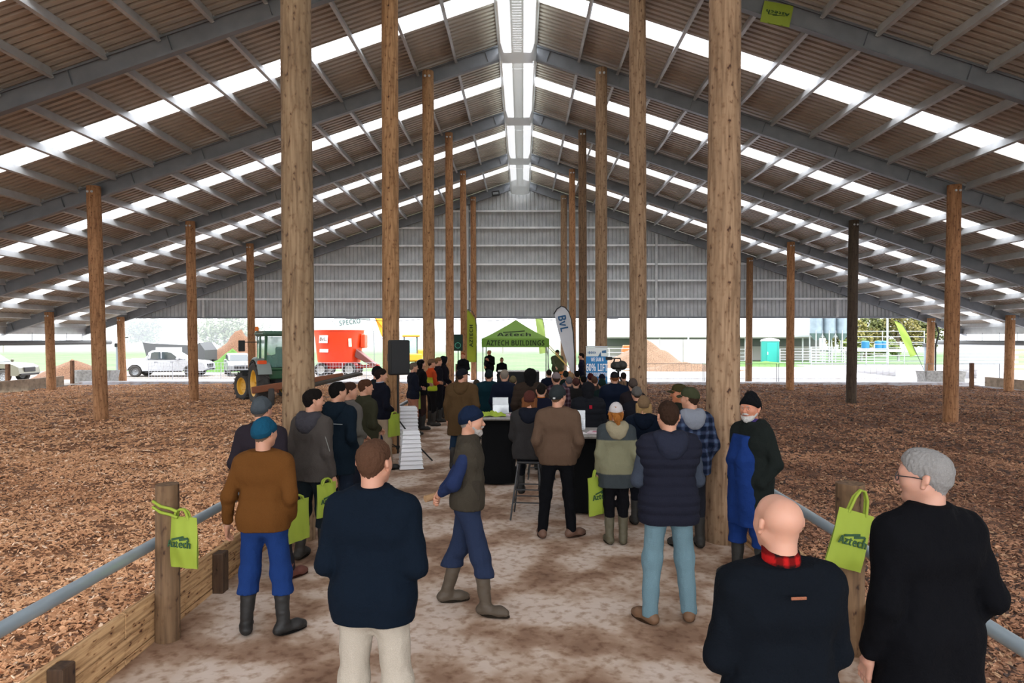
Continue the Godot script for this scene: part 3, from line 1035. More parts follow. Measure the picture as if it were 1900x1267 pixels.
func mixer_wagon():
	var t := thing("mixer_wagon", "large orange tub feed mixer wagon with white label plates", "wagon", Vector3(-11.642, -0.12, -44.5))
	var red := mat(rgb(228, 62, 18), 0.32)
	var b := MB.new()
	var rows := []
	for q in [[1.32, 0.82], [1.36, 0.95], [1.52, 2.4], [1.58, 2.84], [1.63, 2.86], [1.6, 2.92], [1.5, 2.9], [1.3, 1.2], [0.0, 1.0]]:
		var row := []
		for i in 41:
			var a := -TAU * i / 40
			row.append(Vector3(cos(a) * q[0], q[1], sin(a) * q[0] * 0.95))
		rows.append(row)
	b.sheet(rows)
	b.lathe([Vector2(0, 0.8), Vector2(1.34, 0.82)], 30)
	part("tub", b, red, t)
	b = MB.new()
	b.prism(PackedVector2Array([Vector2(-1.1, 0.45), Vector2(1.2, 0.45), Vector2(0.9, 0.85), Vector2(-0.9, 0.85)]), -0.8, 0.8, 0.04)
	b.bar(Vector3(0.8, 0.55, 0), Vector3(2.6, 0.6, 0), 0.16, 0.2, 0.01)
	part("chassis", b, mat(rgb(190, 34, 22), 0.4), t)
	for x in [-0.9, 0.9]:
		for s in [-1.0, 1.0]:
			wheel_into(t, Vector3(x, 0.4, s * 0.95), 0.42, 0.3, mat(rgb(190, 190, 186), 0.5))
	var white := mat(rgb(232, 230, 226), 0.5)
	b = MB.new()
	b.box(Vector3(-0.62, 2.32, 1.37), Vector3(0.66, 0.48, 0.04), 0.005, Basis(Vector3.UP, -0.44) * Basis(Vector3.RIGHT, -0.1))
	part("logo_plate", b, white, t, "white square logo plate")
	text("BvL.", 0.3, mat(rgb(70, 30, 20), 0.6), t, Vector3(-0.63, 2.32, 1.395), Basis(Vector3.UP, -0.44) * Basis(Vector3.RIGHT, -0.1), true)
	b = MB.new()
	b.box(Vector3(-0.62, 1.6, 1.28), Vector3(0.68, 0.2, 0.04), 0.005, Basis(Vector3.UP, -0.46) * Basis(Vector3.RIGHT, -0.1))
	part("label_strip", b, white, t)
	b = MB.new()
	b.box(Vector3(0.98, 2.1, 1.14), Vector3(0.2, 0.52, 0.04), 0.005, Basis(Vector3.UP, 0.72) * Basis(Vector3.RIGHT, -0.1))
	part("warning_plate", b, mat(rgb(236, 224, 190), 0.5), t)
	b = MB.new()
	b.box(Vector3(1.62, 2.2, 0.1), Vector3(0.3, 0.9, 0.8), 0.06)
	part("control_box", b, mat(rgb(222, 70, 26), 0.35), t)
	b = MB.new()
	b.prism(PackedVector2Array([Vector2(1.3, 1.7), Vector2(2.5, 0.75), Vector2(2.3, 0.62), Vector2(1.2, 1.2)]), 0.1, 0.9, 0.03)
	part("discharge_chute", b, mat(rgb(110, 60, 56), 0.6), t)

func tractor():
	# nose towards -z in its own axes
	var t := thing("tractor", "green tractor with yellow wheels standing on the left bedding", "tractor", Vector3(-9.053, -0.16, -26.2), 0.6)
	var green := mat(rgb(46, 92, 62), 0.35)
	var grey := mat(rgb(128, 138, 134), 0.5)
	var dark := mat(rgb(40, 42, 42), 0.7)
	var yellow := mat(rgb(222, 172, 56), 0.45)
	for s in [-1.0, 1.0]:
		wheel_into(t, Vector3(s * 0.78, 0.78, 0), 0.8, 0.46, yellow, 22, PI / 2 * s)
		wheel_into(t, Vector3(s * 0.82, 0.55, -2.05), 0.56, 0.36, yellow, 18, PI / 2 * s + 0.3)
		var f := MB.new()
		var rows := []
		for k in 13:
			var a := deg_to_rad(lerpf(22, 150, k / 12.0))
			var row := []
			for x in [0.48, 0.52, 0.94, 0.98]:
				var r := 0.9 if x > 0.5 and x < 0.96 else 0.86
				row.append(Vector3(s * x, 0.8 + sin(a) * r, cos(a) * r))
			if s < 0:
				row.reverse()
			rows.append(row)
		rows.reverse()
		f.sheet(rows)
		part("fender", f, grey, t)
		f = MB.new()
		f.box(Vector3(s * 0.78, 1.56, 0.52), Vector3(0.34, 0.15, 0.1), 0.03)
		part("rear_light", f, mat(rgb(236, 84, 24), 0.3), t)
		f = MB.new()
		f.box(Vector3(s * 0.82, 1.16, -2.05), Vector3(0.36, 0.04, 0.6), 0.015)
		f.box(Vector3(s * 0.82, 1.08, -1.68), Vector3(0.36, 0.2, 0.04), 0.015)
		part("mudguard", f, dark, t)
	var b := MB.new()
	b.box(Vector3(0, 0.85, -1.2), Vector3(0.6, 0.6, 3.0), 0.05)
	b.bar(Vector3(-0.7, 0.78, 0), Vector3(0.7, 0.78, 0), 0.3, 0.3, 0.03)
	b.bar(Vector3(-0.75, 0.55, -2.05), Vector3(0.75, 0.55, -2.05), 0.16, 0.16, 0.02)
	part("chassis", b, dark, t)
	b = MB.new()
	b.t = Transform3D(Basis(Vector3.UP, PI / 2), Vector3.ZERO)
	b.prism(PackedVector2Array([Vector2(0.75, 1.05), Vector2(2.95, 1.0), Vector2(3.0, 1.5), Vector2(2.8, 1.66), Vector2(0.75, 1.8)]), -0.38, 0.38, 0.07)
	b.t = Transform3D()
	part("bonnet", b, green, t)
	# cab
	b = MB.new()
	for s in [-1.0, 1.0]:
		b.bar(Vector3(s * 0.66, 1.1, 0.42), Vector3(s * 0.62, 2.52, 0.5), 0.09, 0.09, 0.015)
		b.bar(Vector3(s * 0.68, 0.95, -0.25), Vector3(s * 0.66, 2.52, -0.2), 0.07, 0.07, 0.015)
		b.bar(Vector3(s * 0.6, 1.0, -0.85), Vector3(s * 0.62, 2.52, -0.72), 0.08, 0.08, 0.015)
		b.bar(Vector3(s * 0.66, 1.35, 0.44), Vector3(s * 0.66, 1.35, -0.85), 0.06, 0.06, 0.01)
	b.bar(Vector3(-0.66, 1.32, 0.44), Vector3(0.66, 1.32, 0.44), 0.08, 0.08, 0.01)
	b.box(Vector3(0, 1.1, -0.2), Vector3(1.3, 0.36, 1.2), 0.04)
	part("cab_frame", b, green, t)
	b = MB.new()
	b.box(Vector3(0, 2.62, -0.12), Vector3(1.5, 0.2, 1.5), 0.08)
	part("cab_roof", b, mat(rgb(70, 104, 84), 0.45), t)
	var gl := StandardMaterial3D.new()
	gl.albedo_color = Color(0.55, 0.75, 0.7, 0.3)
	gl.transparency = BaseMaterial3D.TRANSPARENCY_ALPHA
	gl.roughness = 0.06
	mats["cab_glass"] = gl
	for q in [[Vector3(0, 1.94, 0.475), Vector3(1.2, 1.12, 0.012)], [Vector3(-0.66, 1.94, 0.1), Vector3(0.012, 1.12, 0.58)], [Vector3(-0.64, 1.94, -0.5), Vector3(0.012, 1.12, 0.44)], [Vector3(0.66, 1.94, 0.1), Vector3(0.012, 1.12, 0.58)], [Vector3(0, 1.94, -0.78), Vector3(1.14, 1.12, 0.012)]]:
		var p := MB.new()
		p.box(q[0], q[1])
		part("cab_window", p, gl, t)
	b = MB.new()
	b.box(Vector3(0, 1.42, 0.0), Vector3(0.5, 0.14, 0.5), 0.05)
	b.box(Vector3(0, 1.78, 0.26), Vector3(0.46, 0.7, 0.12), 0.05)
	part("seat", b, dark, t)
	b = MB.new()
	b.tube([Vector3(0, 1.3, -0.6), Vector3(0, 1.75, -0.45)], 0.03, 6)
	var ring := []
	for k in 17:
		ring.append(Vector3(cos(TAU * k / 16) * 0.19, 1.76 + sin(TAU * k / 16) * 0.08, -0.44 + sin(TAU * k / 16) * 0.16))
	b.tube(ring, 0.018, 6, false)
	part("steering_wheel", b, dark, t)
	b = MB.new()
	b.lathe([Vector2(0.0, 0), Vector2(0.07, 0), Vector2(0.075, 0.1), Vector2(0.05, 0.16), Vector2(0, 0.17)], 12, Vector3(-0.72, 2.72, -0.5))
	part("beacon", b, mat(rgb(240, 120, 30), 0.3), t)
	b = MB.new()
	b.bar(Vector3(-0.66, 2.3, -0.7), Vector3(-1.15, 2.3, -0.72), 0.03, 0.03)
	b.box(Vector3(-1.22, 2.16, -0.72), Vector3(0.24, 0.42, 0.06), 0.02)
	part("mirror", b, dark, t)
	# linkage arms with a long grader blade and its depth wheel
	b = MB.new()
	for s in [-1.0, 1.0]:
		b.bar(Vector3(s * 0.4, 0.6, 0.3), Vector3(s * 0.42, 0.55, 1.35), 0.07, 0.12, 0.01)
	b.bar(Vector3(0, 1.1, 0.4), Vector3(0, 0.9, 1.3), 0.06, 0.06)
	part("linkage", b, mat(rgb(130, 76, 48), 0.7), t)
	b = MB.new()
	b.bar(Vector3(-1.35, 0.62, 1.42), Vector3(2.0, 1.02, 1.3), 0.14, 0.24, 0.02)
	part("grader_beam", b, mat(rgb(128, 78, 52), 0.75), t)
	b = MB.new()
	b.bar(Vector3(0.6, 0.72, 1.6), Vector3(2.6, 1.1, 1.45), 0.6, 0.1, 0.02)
	part("deck", b, mat(rgb(64, 58, 50), 0.8), t)
	wheel_into(t, Vector3(-0.7, 0.33, 1.5), 0.34, 0.2, mat(rgb(70, 64, 58), 0.8), 0, PI / 2 - 0.3, "depth_wheel")

func loader():
	var t := thing("loader", "yellow digger with a raised boom beyond the left lane poles", "digger", Vector3(-8.228, -0.2, -52), 0.2)
	var yel := mat(rgb(206, 146, 32), 0.45)
	var b := MB.new()
	b.box(Vector3(0, 1.0, 0), Vector3(1.7, 0.6, 1.5), 0.1)
	b.box(Vector3(0.75, 1.35, 0), Vector3(0.6, 0.5, 1.3), 0.1)
	part("body", b, yel, t)
	b = MB.new()
	for x in [-0.5, 0.45]:
		for z in [-0.55, 0.55]:
			b.bar(Vector3(x, 1.2, z), Vector3(x, 2.55, z), 0.07, 0.07)
	part("cab_frame", b, mat(rgb(70, 74, 76), 0.5), t)
	b = MB.new()
	b.box(Vector3(0, 2.62, 0), Vector3(1.3, 0.16, 1.3), 0.05)
	part("cab_roof", b, yel, t)
	b = MB.new()
	b.box(Vector3(-0.03, 1.9, 0.57), Vector3(0.85, 1.1, 0.02))
	part("cab_window", b, mats["cab_glass"], t)
	b = MB.new()
	b.bar(Vector3(-0.7, 1.0, 0.2), Vector3(-2.0, 2.6, 0.2), 0.22, 0.34, 0.03)
	b.bar(Vector3(-2.0, 2.6, 0.2), Vector3(-2.75, 4.6, 0.2), 0.22, 0.3, 0.03)
	b.prism(PackedVector2Array([Vector2(-2.75, 4.7), Vector2(-2.2, 4.3), Vector2(-1.95, 3.55), Vector2(-2.15, 3.3), Vector2(-2.7, 4.0)]), -0.1, 0.5, 0.03)
	part("boom", b, yel, t)
	for x in [-0.65, 0.75]:
		for s in [-1.0, 1.0]:
			wheel_into(t, Vector3(x, 0.45, s * 0.75), 0.46, 0.3, yel)

func gate(label: String, at: Vector3, turn: float, w: float, h: float, rails: int, m: Material, group := "white yard rails"):
	var t := thing("yard_rail", label, "railing", at, turn, group)
	for k in rails:
		var b := MB.new()
		var y := 0.25 + (h - 0.3) * k / (rails - 1)
		b.tube([Vector3(-w / 2, y, 0), Vector3(w / 2, y, 0)], 0.035, 6)
		part("rail", b, m, t)
	for x in [-w / 2, 0.0, w / 2]:
		var b := MB.new()
		b.tube([Vector3(x, 0, 0), Vector3(x, h, 0)], 0.05, 6)
		part("post", b, m, t)

func right_yard():
	var white := mat(rgb(170, 172, 172), 0.6)
	var rail := metal_mat("rail_white", rgb(160, 163, 164), 0.5, 0.1)
	# portable toilet
	var t := thing("toilet_cabin", "teal portable toilet cabin with a white roof", "toilet", Vector3(22.779, -0.2, -64), -0.25)
	var teal := mat(rgb(18, 128, 118), 0.5)
	var b := MB.new()
	b.box(Vector3(0, 1.08, 0), Vector3(1.5, 2.16, 1.2), 0.04)
	part("cabin", b, teal, t)
	b = MB.new()
	b.box(Vector3(0.12, 1.05, 0.61), Vector3(0.86, 1.9, 0.05), 0.015)
	part("door", b, mat(rgb(22, 140, 130), 0.5), t)
	b = MB.new()
	b.box(Vector3(-0.24, 1.05, 0.65), Vector3(0.06, 0.26, 0.04), 0.01)
	part("door_handle", b, mat(rgb(220, 220, 216), 0.5), t)
	b = MB.new()
	b.prism(PackedVector2Array([Vector2(-0.8, 2.14), Vector2(0.8, 2.14), Vector2(0.72, 2.3), Vector2(0.0, 2.46), Vector2(-0.72, 2.3)]), -0.65, 0.65, 0.05)
	part("roof", b, mat(rgb(190, 190, 192), 0.6), t)
	# milking shed with a long pale roof
	t = thing("milking_shed", "long pale roofed milking shed behind the toilet cabin", "building", Vector3(0, -0.2, 0))
	b = MB.new()
	b.t = Transform3D(Basis(Vector3.UP, PI / 2), Vector3.ZERO)
	b.prism(PackedVector2Array([Vector2(73, 2.55), Vector2(94, 6.6), Vector2(94, 6.9), Vector2(73, 2.75)]), 8.0, 33.0)
	b.t = Transform3D()
	part("roof", b, mat(rgb(170, 172, 175), 0.5), t)
	b = MB.new()
	b.box(Vector3(20.5, 0.75, -77), Vector3(24.5, 1.5, 0.3))
	b.box(Vector3(20.5, 2.5, -73.2), Vector3(25.0, 0.18, 0.2))
	part("wall", b, mat(rgb(150, 148, 142), 0.8), t)
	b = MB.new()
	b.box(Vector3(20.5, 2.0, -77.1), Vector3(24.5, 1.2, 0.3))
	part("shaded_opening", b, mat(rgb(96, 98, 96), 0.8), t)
	for k in 9:
		b = MB.new()
		b.box(Vector3(8.6 + k * 3.0, 1.25, -73.6), Vector3(0.14, 2.5, 0.14))
		part("post", b, white, t)
	t = thing("panel_wall", "pale grey panel wall left of the toilet cabin", "wall", Vector3(14.226, -0.2, -66))
	for k in 3:
		b = MB.new()
		b.box(Vector3(-2.2 + k * 2.2, 1.15, 0), Vector3(2.16, 2.3, 0.15), 0.02)
		part("panel", b, mat(rgb(166, 165, 160), 0.7), t)
	b = MB.new()
	b.box(Vector3(0, 0.8, 0), Vector3(0.9, 1.6, 0.7), 0.06)
	b.box(Vector3(0, 1.7, 0), Vector3(0.7, 0.25, 0.6), 0.05)
	var o := solo("generator", b, mat(rgb(200, 92, 40), 0.5), "orange machine box between the right lane poles in the yard", "machine")
	o.position = Vector3(9.133, -0.2, -60)
	gate("white yard rail beside the orange machine", Vector3(7.474, -0.2, -59), 0.0, 4.2, 1.6, 5, rail)
	gate("white yard rail left of the toilet cabin", Vector3(19.633, -0.2, -67), 0.0, 5.0, 1.4, 4, rail)
	gate("white yard rail right beside the toilet cabin", Vector3(25.148, -0.2, -62.5), 0.0, 4.0, 1.5, 6, rail)
	gate("white yard rail left of the charcoal pole", Vector3(26.900, -0.2, -60.5), 0.0, 3.6, 1.7, 7, rail)
	gate("white yard rail right of the charcoal pole", Vector3(28.841, -0.2, -58.5), 0.0, 3.6, 1.6, 7, rail)
	gate("white yard rail in front of the olive trees", Vector3(36.072, -0.2, -66), 0.0, 5.6, 1.9, 4, rail)
	gate("high white rail of the raised platform below the olive trees", Vector3(39.158, 0.9, -76), 0.0, 9.0, 2.1, 4, rail)
	b = MB.new()
	b.box(Vector3(0, 0, 0), Vector3(12, 0.25, 2.5), 0.03)
	for x in [-5.5, -2, 2, 5.5]:
		b.box(Vector3(x, -0.6, 0), Vector3(0.2, 1.2, 0.2))
	o = solo("loading_platform", b, mat(rgb(188, 190, 188), 0.8), "raised concrete platform below the olive trees on the right", "platform")
	o.position = Vector3(39.158, 0.85, -76.5)
	for q in [[1600, 74, 2.0], [1624, 74, 2.25], [1634, 74, 2.0]]:
		b = MB.new()
		b.lathe([Vector2(0, 0), Vector2(0.36, 0), Vector2(0.4, 0.15), Vector2(0.4, 0.8), Vector2(0.34, 0.92), Vector2(0, 0.95)], 14)
		o = solo("drum", b, mat(rgb(24, 100, 140), 0.4), {1600: "blue drum on the raised platform, leftmost and set apart", 1624: "blue drum on the raised platform, middle one of three", 1634: "blue drum on the raised platform, rightmost of three"}[q[0]], "drum", "blue drums on the platform")
		o.position = Vector3((q[0] - 970.0) / 1290.0 * 76.0 + 0.156, 0.98, -75.9)
	# silos
	var sil := MB.new()
	sil.lathe([Vector2(0.2, 2.2), Vector2(0.62, 2.9), Vector2(0.62, 6.2), Vector2(0.2, 6.8), Vector2(0.0, 6.8)], 20)
	var leg := MB.new()
	for k in 4:
		var a := TAU * k / 4 + 0.4
		leg.bar(Vector3(cos(a) * 0.58, 0, sin(a) * 0.58), Vector3(cos(a) * 0.58, 3.2, sin(a) * 0.58), 0.1, 0.1)
	var where := ["leftmost silver feed silo right of the milking shed", "middle silver feed silo of the three beside the milking shed", "rightmost silver feed silo left of the charcoal pole"]
	for k in 3:
		t = thing("feed_silo", where[k], "silo", Vector3([29.7, 31.0, 32.3][k], -0.2, -70.5), 0.0, "silver feed silos")
		part("hopper", sil, metal_mat("silo", rgb(128, 142, 152), 0.4, 0.35), t)
		part("legs", leg, rail, t)
	# lamp poles
	for q in [[1276, 70, 5.4, "thin grey lamp pole above the milking shed roof edge"], [1641, 64, 4.6, "white pole standing right of the blue drums"]]:
		t = thing("yard_pole", q[3], "pole", Vector3((q[0] - 970.0) / 1290.0 * q[1] + 0.156, -0.2, -q[1]))
		b = MB.new()
		b.tube([Vector3.ZERO, Vector3(0, q[2], 0)], 0.09, 8)
		part("shaft", b, rail, t)
		b = MB.new()
		b.box(Vector3(0, q[2], 0.1), Vector3(0.9, 0.12, 0.3), 0.03)
		part("lamp_head", b, mat(rgb(120, 124, 126), 0.5), t)
	# white wall and wooden fence at the far right
	t = thing("sheet_wall", "pale corrugated wall beyond the right eave", "wall", Vector3(34.218, -0.2, -52))
	for k in 8:
		b = MB.new()
		b.box(Vector3(0, 0.2 + k * 0.235, 0), Vector3(5.2, 0.225, 0.1), 0.03)
		part("board", b, mat(rgb(158, 163, 168), 0.6), t)
	t = thing("wooden_fence", "pale wooden rail fence at the far right edge", "fence", Vector3(36.203, -0.2, -50))
	for k in 5:
		b = MB.new()
		b.box(Vector3(0, 0.25 + k * 0.34, 0), Vector3(3.4, 0.16, 0.05), 0.01)
		part("rail", b, mat(rgb(150, 136, 106), 0.8), t)
	for x in [-1.6, 0.0, 1.6]:
		b = MB.new()
		b.box(Vector3(x, 0.9, -0.08), Vector3(0.14, 1.8, 0.12), 0.01)
		part("post", b, mat(rgb(196, 176, 140), 0.8), t)
	# feather flags outside
	feather(Vector3(1.856, -0.15, -43), 4.2, "pale lime feather flag outside, behind the white teardrop banner", rgb(150, 176, 80), -0.12, false, "")
	feather(Vector3(26.615, -0.15, -46), 4.1, "lime feather flag leaning beside the right gable corner", rgb(118, 142, 44), -0.42, false, "")

func feather(at: Vector3, h: float, label: String, c: Color, lean: float, left: bool, words: String) -> Node3D:
	# pole with a curved tip; the cloth hangs on its left side
	var t := thing("feather_flag", label, "flag", at, 0.0)
	var f := Node3D.new()
	t.rotation.z = -lean
	var s := -1.0
	var b := MB.new()
	var w := h * 0.115
	var p := [Vector3(0, 0.08, 0), Vector3(0, h * 0.5, 0), Vector3(0, h * 0.8, 0), Vector3(s * w * 0.12, h * 0.9, 0), Vector3(s * w * 0.45, h * 0.975, 0), Vector3(s * w * 0.95, h * 1.0, 0)]
	b.tube(p, 0.018, 6)
	part("pole", b, mat(rgb(50, 52, 54), 0.5), t)
	b = MB.new()
	var rows := []
	for j in 21:
		var u := j / 20.0
		var y := lerpf(h * 0.36, h * 0.995, u)
		var xr := 0.0 if u < 0.68 else s * w * pow((u - 0.68) / 0.32, 2.0) * 0.92
		var row := []
		for i in 7:
			var k := i / 6.0
			row.append(Vector3(lerpf(s * w, xr, k), y, 0.03 * sin(u * 9 + k * 4)))
		rows.append(row)
	b.sheet(rows)
	var rows2 := []
	for r in rows:
		var q: Array = r.map(func(v): return v - Vector3(0, 0, 0.004))
		q.reverse()
		rows2.append(q)
	b.sheet(rows2)
	var cm := mat(c, 0.75)
	cm.backlight_enabled = true
	cm.backlight = Color(0.5, 0.5, 0.5)
	part("cloth", b, cm, t)
	b = MB.new()
	for k in 2:
		b.bar(Vector3(-0.4, 0.03, 0), Vector3(0.4, 0.03, 0), 0.05, 0.04) if k == 0 else b.bar(Vector3(0, 0.03, -0.4), Vector3(0, 0.03, 0.4), 0.05, 0.04)
	part("base", b, mat(rgb(60, 60, 62), 0.6), t)
	if words:
		text(words, w * 0.5, mat(rgb(40, 60, 40), 0.8), t, Vector3(s * w * 0.55, h * 0.68, 0.05), Basis(Vector3.BACK, PI / 2), true, 1.3)
	f.free()
	return t

func trees():
	var leaf := MB.new()
	leaf.quad(Vector3(-0.5, 0, 0), Vector3(0, -0.28, 0.08), Vector3(0.5, 0, 0), Vector3(0, 0.28, 0.08))
	var lm := leaf.mesh()
	var list := [
		# px, depth, height, width, colour, label
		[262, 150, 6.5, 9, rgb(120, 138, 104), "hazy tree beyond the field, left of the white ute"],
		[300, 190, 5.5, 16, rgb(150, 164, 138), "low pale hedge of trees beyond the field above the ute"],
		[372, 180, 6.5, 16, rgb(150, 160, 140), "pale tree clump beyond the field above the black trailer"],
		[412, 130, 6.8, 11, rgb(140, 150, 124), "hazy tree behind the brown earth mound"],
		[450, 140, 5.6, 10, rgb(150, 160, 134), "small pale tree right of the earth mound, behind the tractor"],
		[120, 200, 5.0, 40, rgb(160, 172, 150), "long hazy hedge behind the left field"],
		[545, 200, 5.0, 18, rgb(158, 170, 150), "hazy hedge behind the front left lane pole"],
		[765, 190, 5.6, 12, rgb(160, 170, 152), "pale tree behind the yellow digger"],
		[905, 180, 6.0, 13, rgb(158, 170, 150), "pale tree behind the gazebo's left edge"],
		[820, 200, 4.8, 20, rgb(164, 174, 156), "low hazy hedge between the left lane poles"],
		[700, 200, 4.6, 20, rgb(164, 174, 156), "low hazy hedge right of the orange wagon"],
		[1568, 92, 5.3, 5.6, rgb(118, 112, 60), "olive yellow tree left of the charcoal pole's crown"],
		[1610, 98, 6.8, 6.5, rgb(100, 106, 60), "olive tree behind the blue drums"],
		[1660, 94, 6.4, 6.6, rgb(108, 100, 52), "dense olive tree right of the white yard pole"],
		[1712, 96, 5.8, 5.5, rgb(96, 100, 62), "olive tree behind the leaning lime flag"],
		[1600, 86, 2.2, 9.0, rgb(110, 122, 66), "low dark hedge under the raised platform"],
	]
	for k in list.size():
		var q: Array = list[k]
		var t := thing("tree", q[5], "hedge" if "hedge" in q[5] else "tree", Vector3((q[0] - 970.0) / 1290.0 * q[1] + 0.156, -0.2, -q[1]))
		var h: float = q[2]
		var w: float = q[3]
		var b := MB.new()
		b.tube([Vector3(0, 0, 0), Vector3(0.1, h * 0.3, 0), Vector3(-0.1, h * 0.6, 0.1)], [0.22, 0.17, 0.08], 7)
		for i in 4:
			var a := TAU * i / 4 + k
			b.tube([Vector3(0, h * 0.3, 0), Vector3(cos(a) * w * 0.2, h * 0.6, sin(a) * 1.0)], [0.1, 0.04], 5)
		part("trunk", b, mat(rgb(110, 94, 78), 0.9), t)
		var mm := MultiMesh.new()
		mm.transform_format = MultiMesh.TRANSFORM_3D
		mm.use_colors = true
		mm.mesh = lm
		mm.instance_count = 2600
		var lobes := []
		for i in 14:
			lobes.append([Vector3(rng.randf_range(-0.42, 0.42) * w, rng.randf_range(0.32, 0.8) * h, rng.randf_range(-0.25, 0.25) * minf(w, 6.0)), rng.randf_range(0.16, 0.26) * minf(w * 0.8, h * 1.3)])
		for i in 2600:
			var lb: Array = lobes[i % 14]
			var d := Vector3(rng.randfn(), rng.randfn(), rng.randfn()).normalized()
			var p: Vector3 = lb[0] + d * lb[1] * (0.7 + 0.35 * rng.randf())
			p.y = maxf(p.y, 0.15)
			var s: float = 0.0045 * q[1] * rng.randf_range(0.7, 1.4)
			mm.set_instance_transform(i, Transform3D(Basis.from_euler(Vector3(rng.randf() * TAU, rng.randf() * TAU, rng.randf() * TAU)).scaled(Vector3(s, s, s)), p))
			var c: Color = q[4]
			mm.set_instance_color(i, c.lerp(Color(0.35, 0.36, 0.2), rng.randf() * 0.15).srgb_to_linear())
		var mi := MultiMeshInstance3D.new()
		mi.name = "crown"
		mi.multimesh = mm
		var cm := mat(Color(1, 1, 1, 1), 0.91)
		cm.vertex_color_use_as_albedo = true
		cm.cull_mode = BaseMaterial3D.CULL_DISABLED
		mi.material_override = cm
		mi.set_meta("kind", "stuff")
		t.add_child(mi, true)
	# fence posts in the field
	for k in 7:
		var b := MB.new()
		b.tube([Vector3.ZERO, Vector3(0, 1.3, 0)], 0.09, 6)
		var o := solo("field_post", b, mat(rgb(130, 126, 112), 0.9), ["field post far out, left of the tall left bedding pole", "field post far out, just right of the left eave pole", "field post far out, near the winch post", "field post far out, left of the ute", "field post far out, above the ute's cab", "field post far out, left of the third lane pole", "field post far out, inside the gazebo's view"][k], "post", "field fence posts")
		o.position = Vector3([-83.0, -76.0, -60.0, -45.0, -39.0, -12.0, -3.0][k], -0.25, -110)

# ------------------------------------------------------------------ things in and along the lane
func build_fittings():
	kerbs()
	stage()
	speakers()
	tables()
	bags()

func kerbs():
	var pine := tri_mat("kerb_pine", tex.wood, Vector3(4.0, 4.0, 0.22), 0.85, Color(1.3, 1.19, 1.02))
	overlay(pine, tex.knots, Vector3(1.6, 1.6, 0.6))
	var galv := metal_mat("rail_galv", rgb(172, 188, 196), 0.38, 0.5)
	for s in [-1.0, 1.0]:
		var side := "left" if s < 0 else "right"
		# boards on edge, three courses, in 3 m lengths
		var t := thing("kerb_boards", "pale timber kerb of stacked boards along the %s edge of the lane" % side, "kerb", Vector3(s * 2.7, 0, 0))
		var board := []
		for q in [0.19, 0.14]:
			var b := MB.new()
			b.box(Vector3.ZERO, Vector3(0.045, q - 0.006, 2.99), 0.005)
			board.append(b.mesh())
		for k in 12:
			var z := -0.4 - k * 3.0
			if z < -35.0:
				continue
			part("board", board[0], pine, t).position = Vector3(0.0, 0.275, z)
			part("board", board[1], pine, t).position = Vector3(0.004 * s, 0.11, z - 0.9)
			part("board", board[1], pine, t).position = Vector3(0, -0.03, z)
		# posts with one pipe rail behind them
		var zs := [5.34, 11.3, 17.2, 23.3, 29.3]
		for k in 5:
			var h := 1.2 if s < 0 else 1.25
			var r: float = (0.085 if s < 0 else 0.1) + 0.008 * (k % 2)
			var b := MB.new()
			var rows := []
			var o := part(numbered("kerb_post"), pole_mesh(h + 0.05, r * 1.06, r, 300 + k + int(s) * 20), wood_mat("kerb_post_%s" % side, Color(0.74, 0.66, 0.56)), self)
			o.position = Vector3(s * 2.6, -0.05, -zs[k] if s < 0 else -zs[k] + 0.12)
			o.set_meta("label", ["round timber kerb post nearest the camera on the %s", "round timber kerb post on the %s, second along the rail", "round timber kerb post on the %s, third along the rail", "round timber kerb post on the %s, fourth along the rail", "round timber kerb post on the %s, last along the rail"][k] % side)
			o.set_meta("category", "post")
			o.set_meta("group", "kerb posts along the lane")
		for k in 7:
			var z := -2.25 - k * 2.1
			if s > 0 and k > 3:
				continue
			var p := MB.new()
			p.box(Vector3(0, 0.15, 0), Vector3(0.1, 0.42, 0.13), 0.008)
			var o := solo("kerb_peg", p, wood_mat("peg", Color(0.5, 0.42, 0.35)), ["short square peg holding the %s kerb boards, first from the camera", "short square peg holding the %s kerb boards, second from the camera", "short square peg holding the %s kerb boards, third from the camera", "short square peg holding the %s kerb boards, fourth from the camera", "short square peg holding the %s kerb boards, fifth from the camera", "short square peg holding the %s kerb boards, sixth from the camera", "short square peg holding the %s kerb boards, seventh from the camera"][k] % side, "peg", "square kerb pegs")
			o.position = Vector3(s * 2.63, 0, [-4.14, -6.35, -8.6, -10.3, -13.0, -15.2, -19.5][k])
		var b2 := MB.new()
		b2.tube([Vector3(s * 2.77, 0.7, -1.0), Vector3(s * 2.77, 0.7, -14.0), Vector3(s * 2.77, 0.7, -30.0)], 0.043, 14)
		var rl := solo("pipe_rail", b2, galv, "galvanised pipe rail running along the %s kerb posts" % side, "rail")
		if s > 0:
			rl.position.x = 0.02
	# lane end at the far gable: low concrete strip
	var cs := MB.new()
	cs.box(Vector3(0, -0.1, -36.2), Vector3(46, 0.22, 0.7), 0.03)
	solo("concrete_strip", cs, mats["apron"], "pale concrete strip at the far end of the bedding", "kerb")

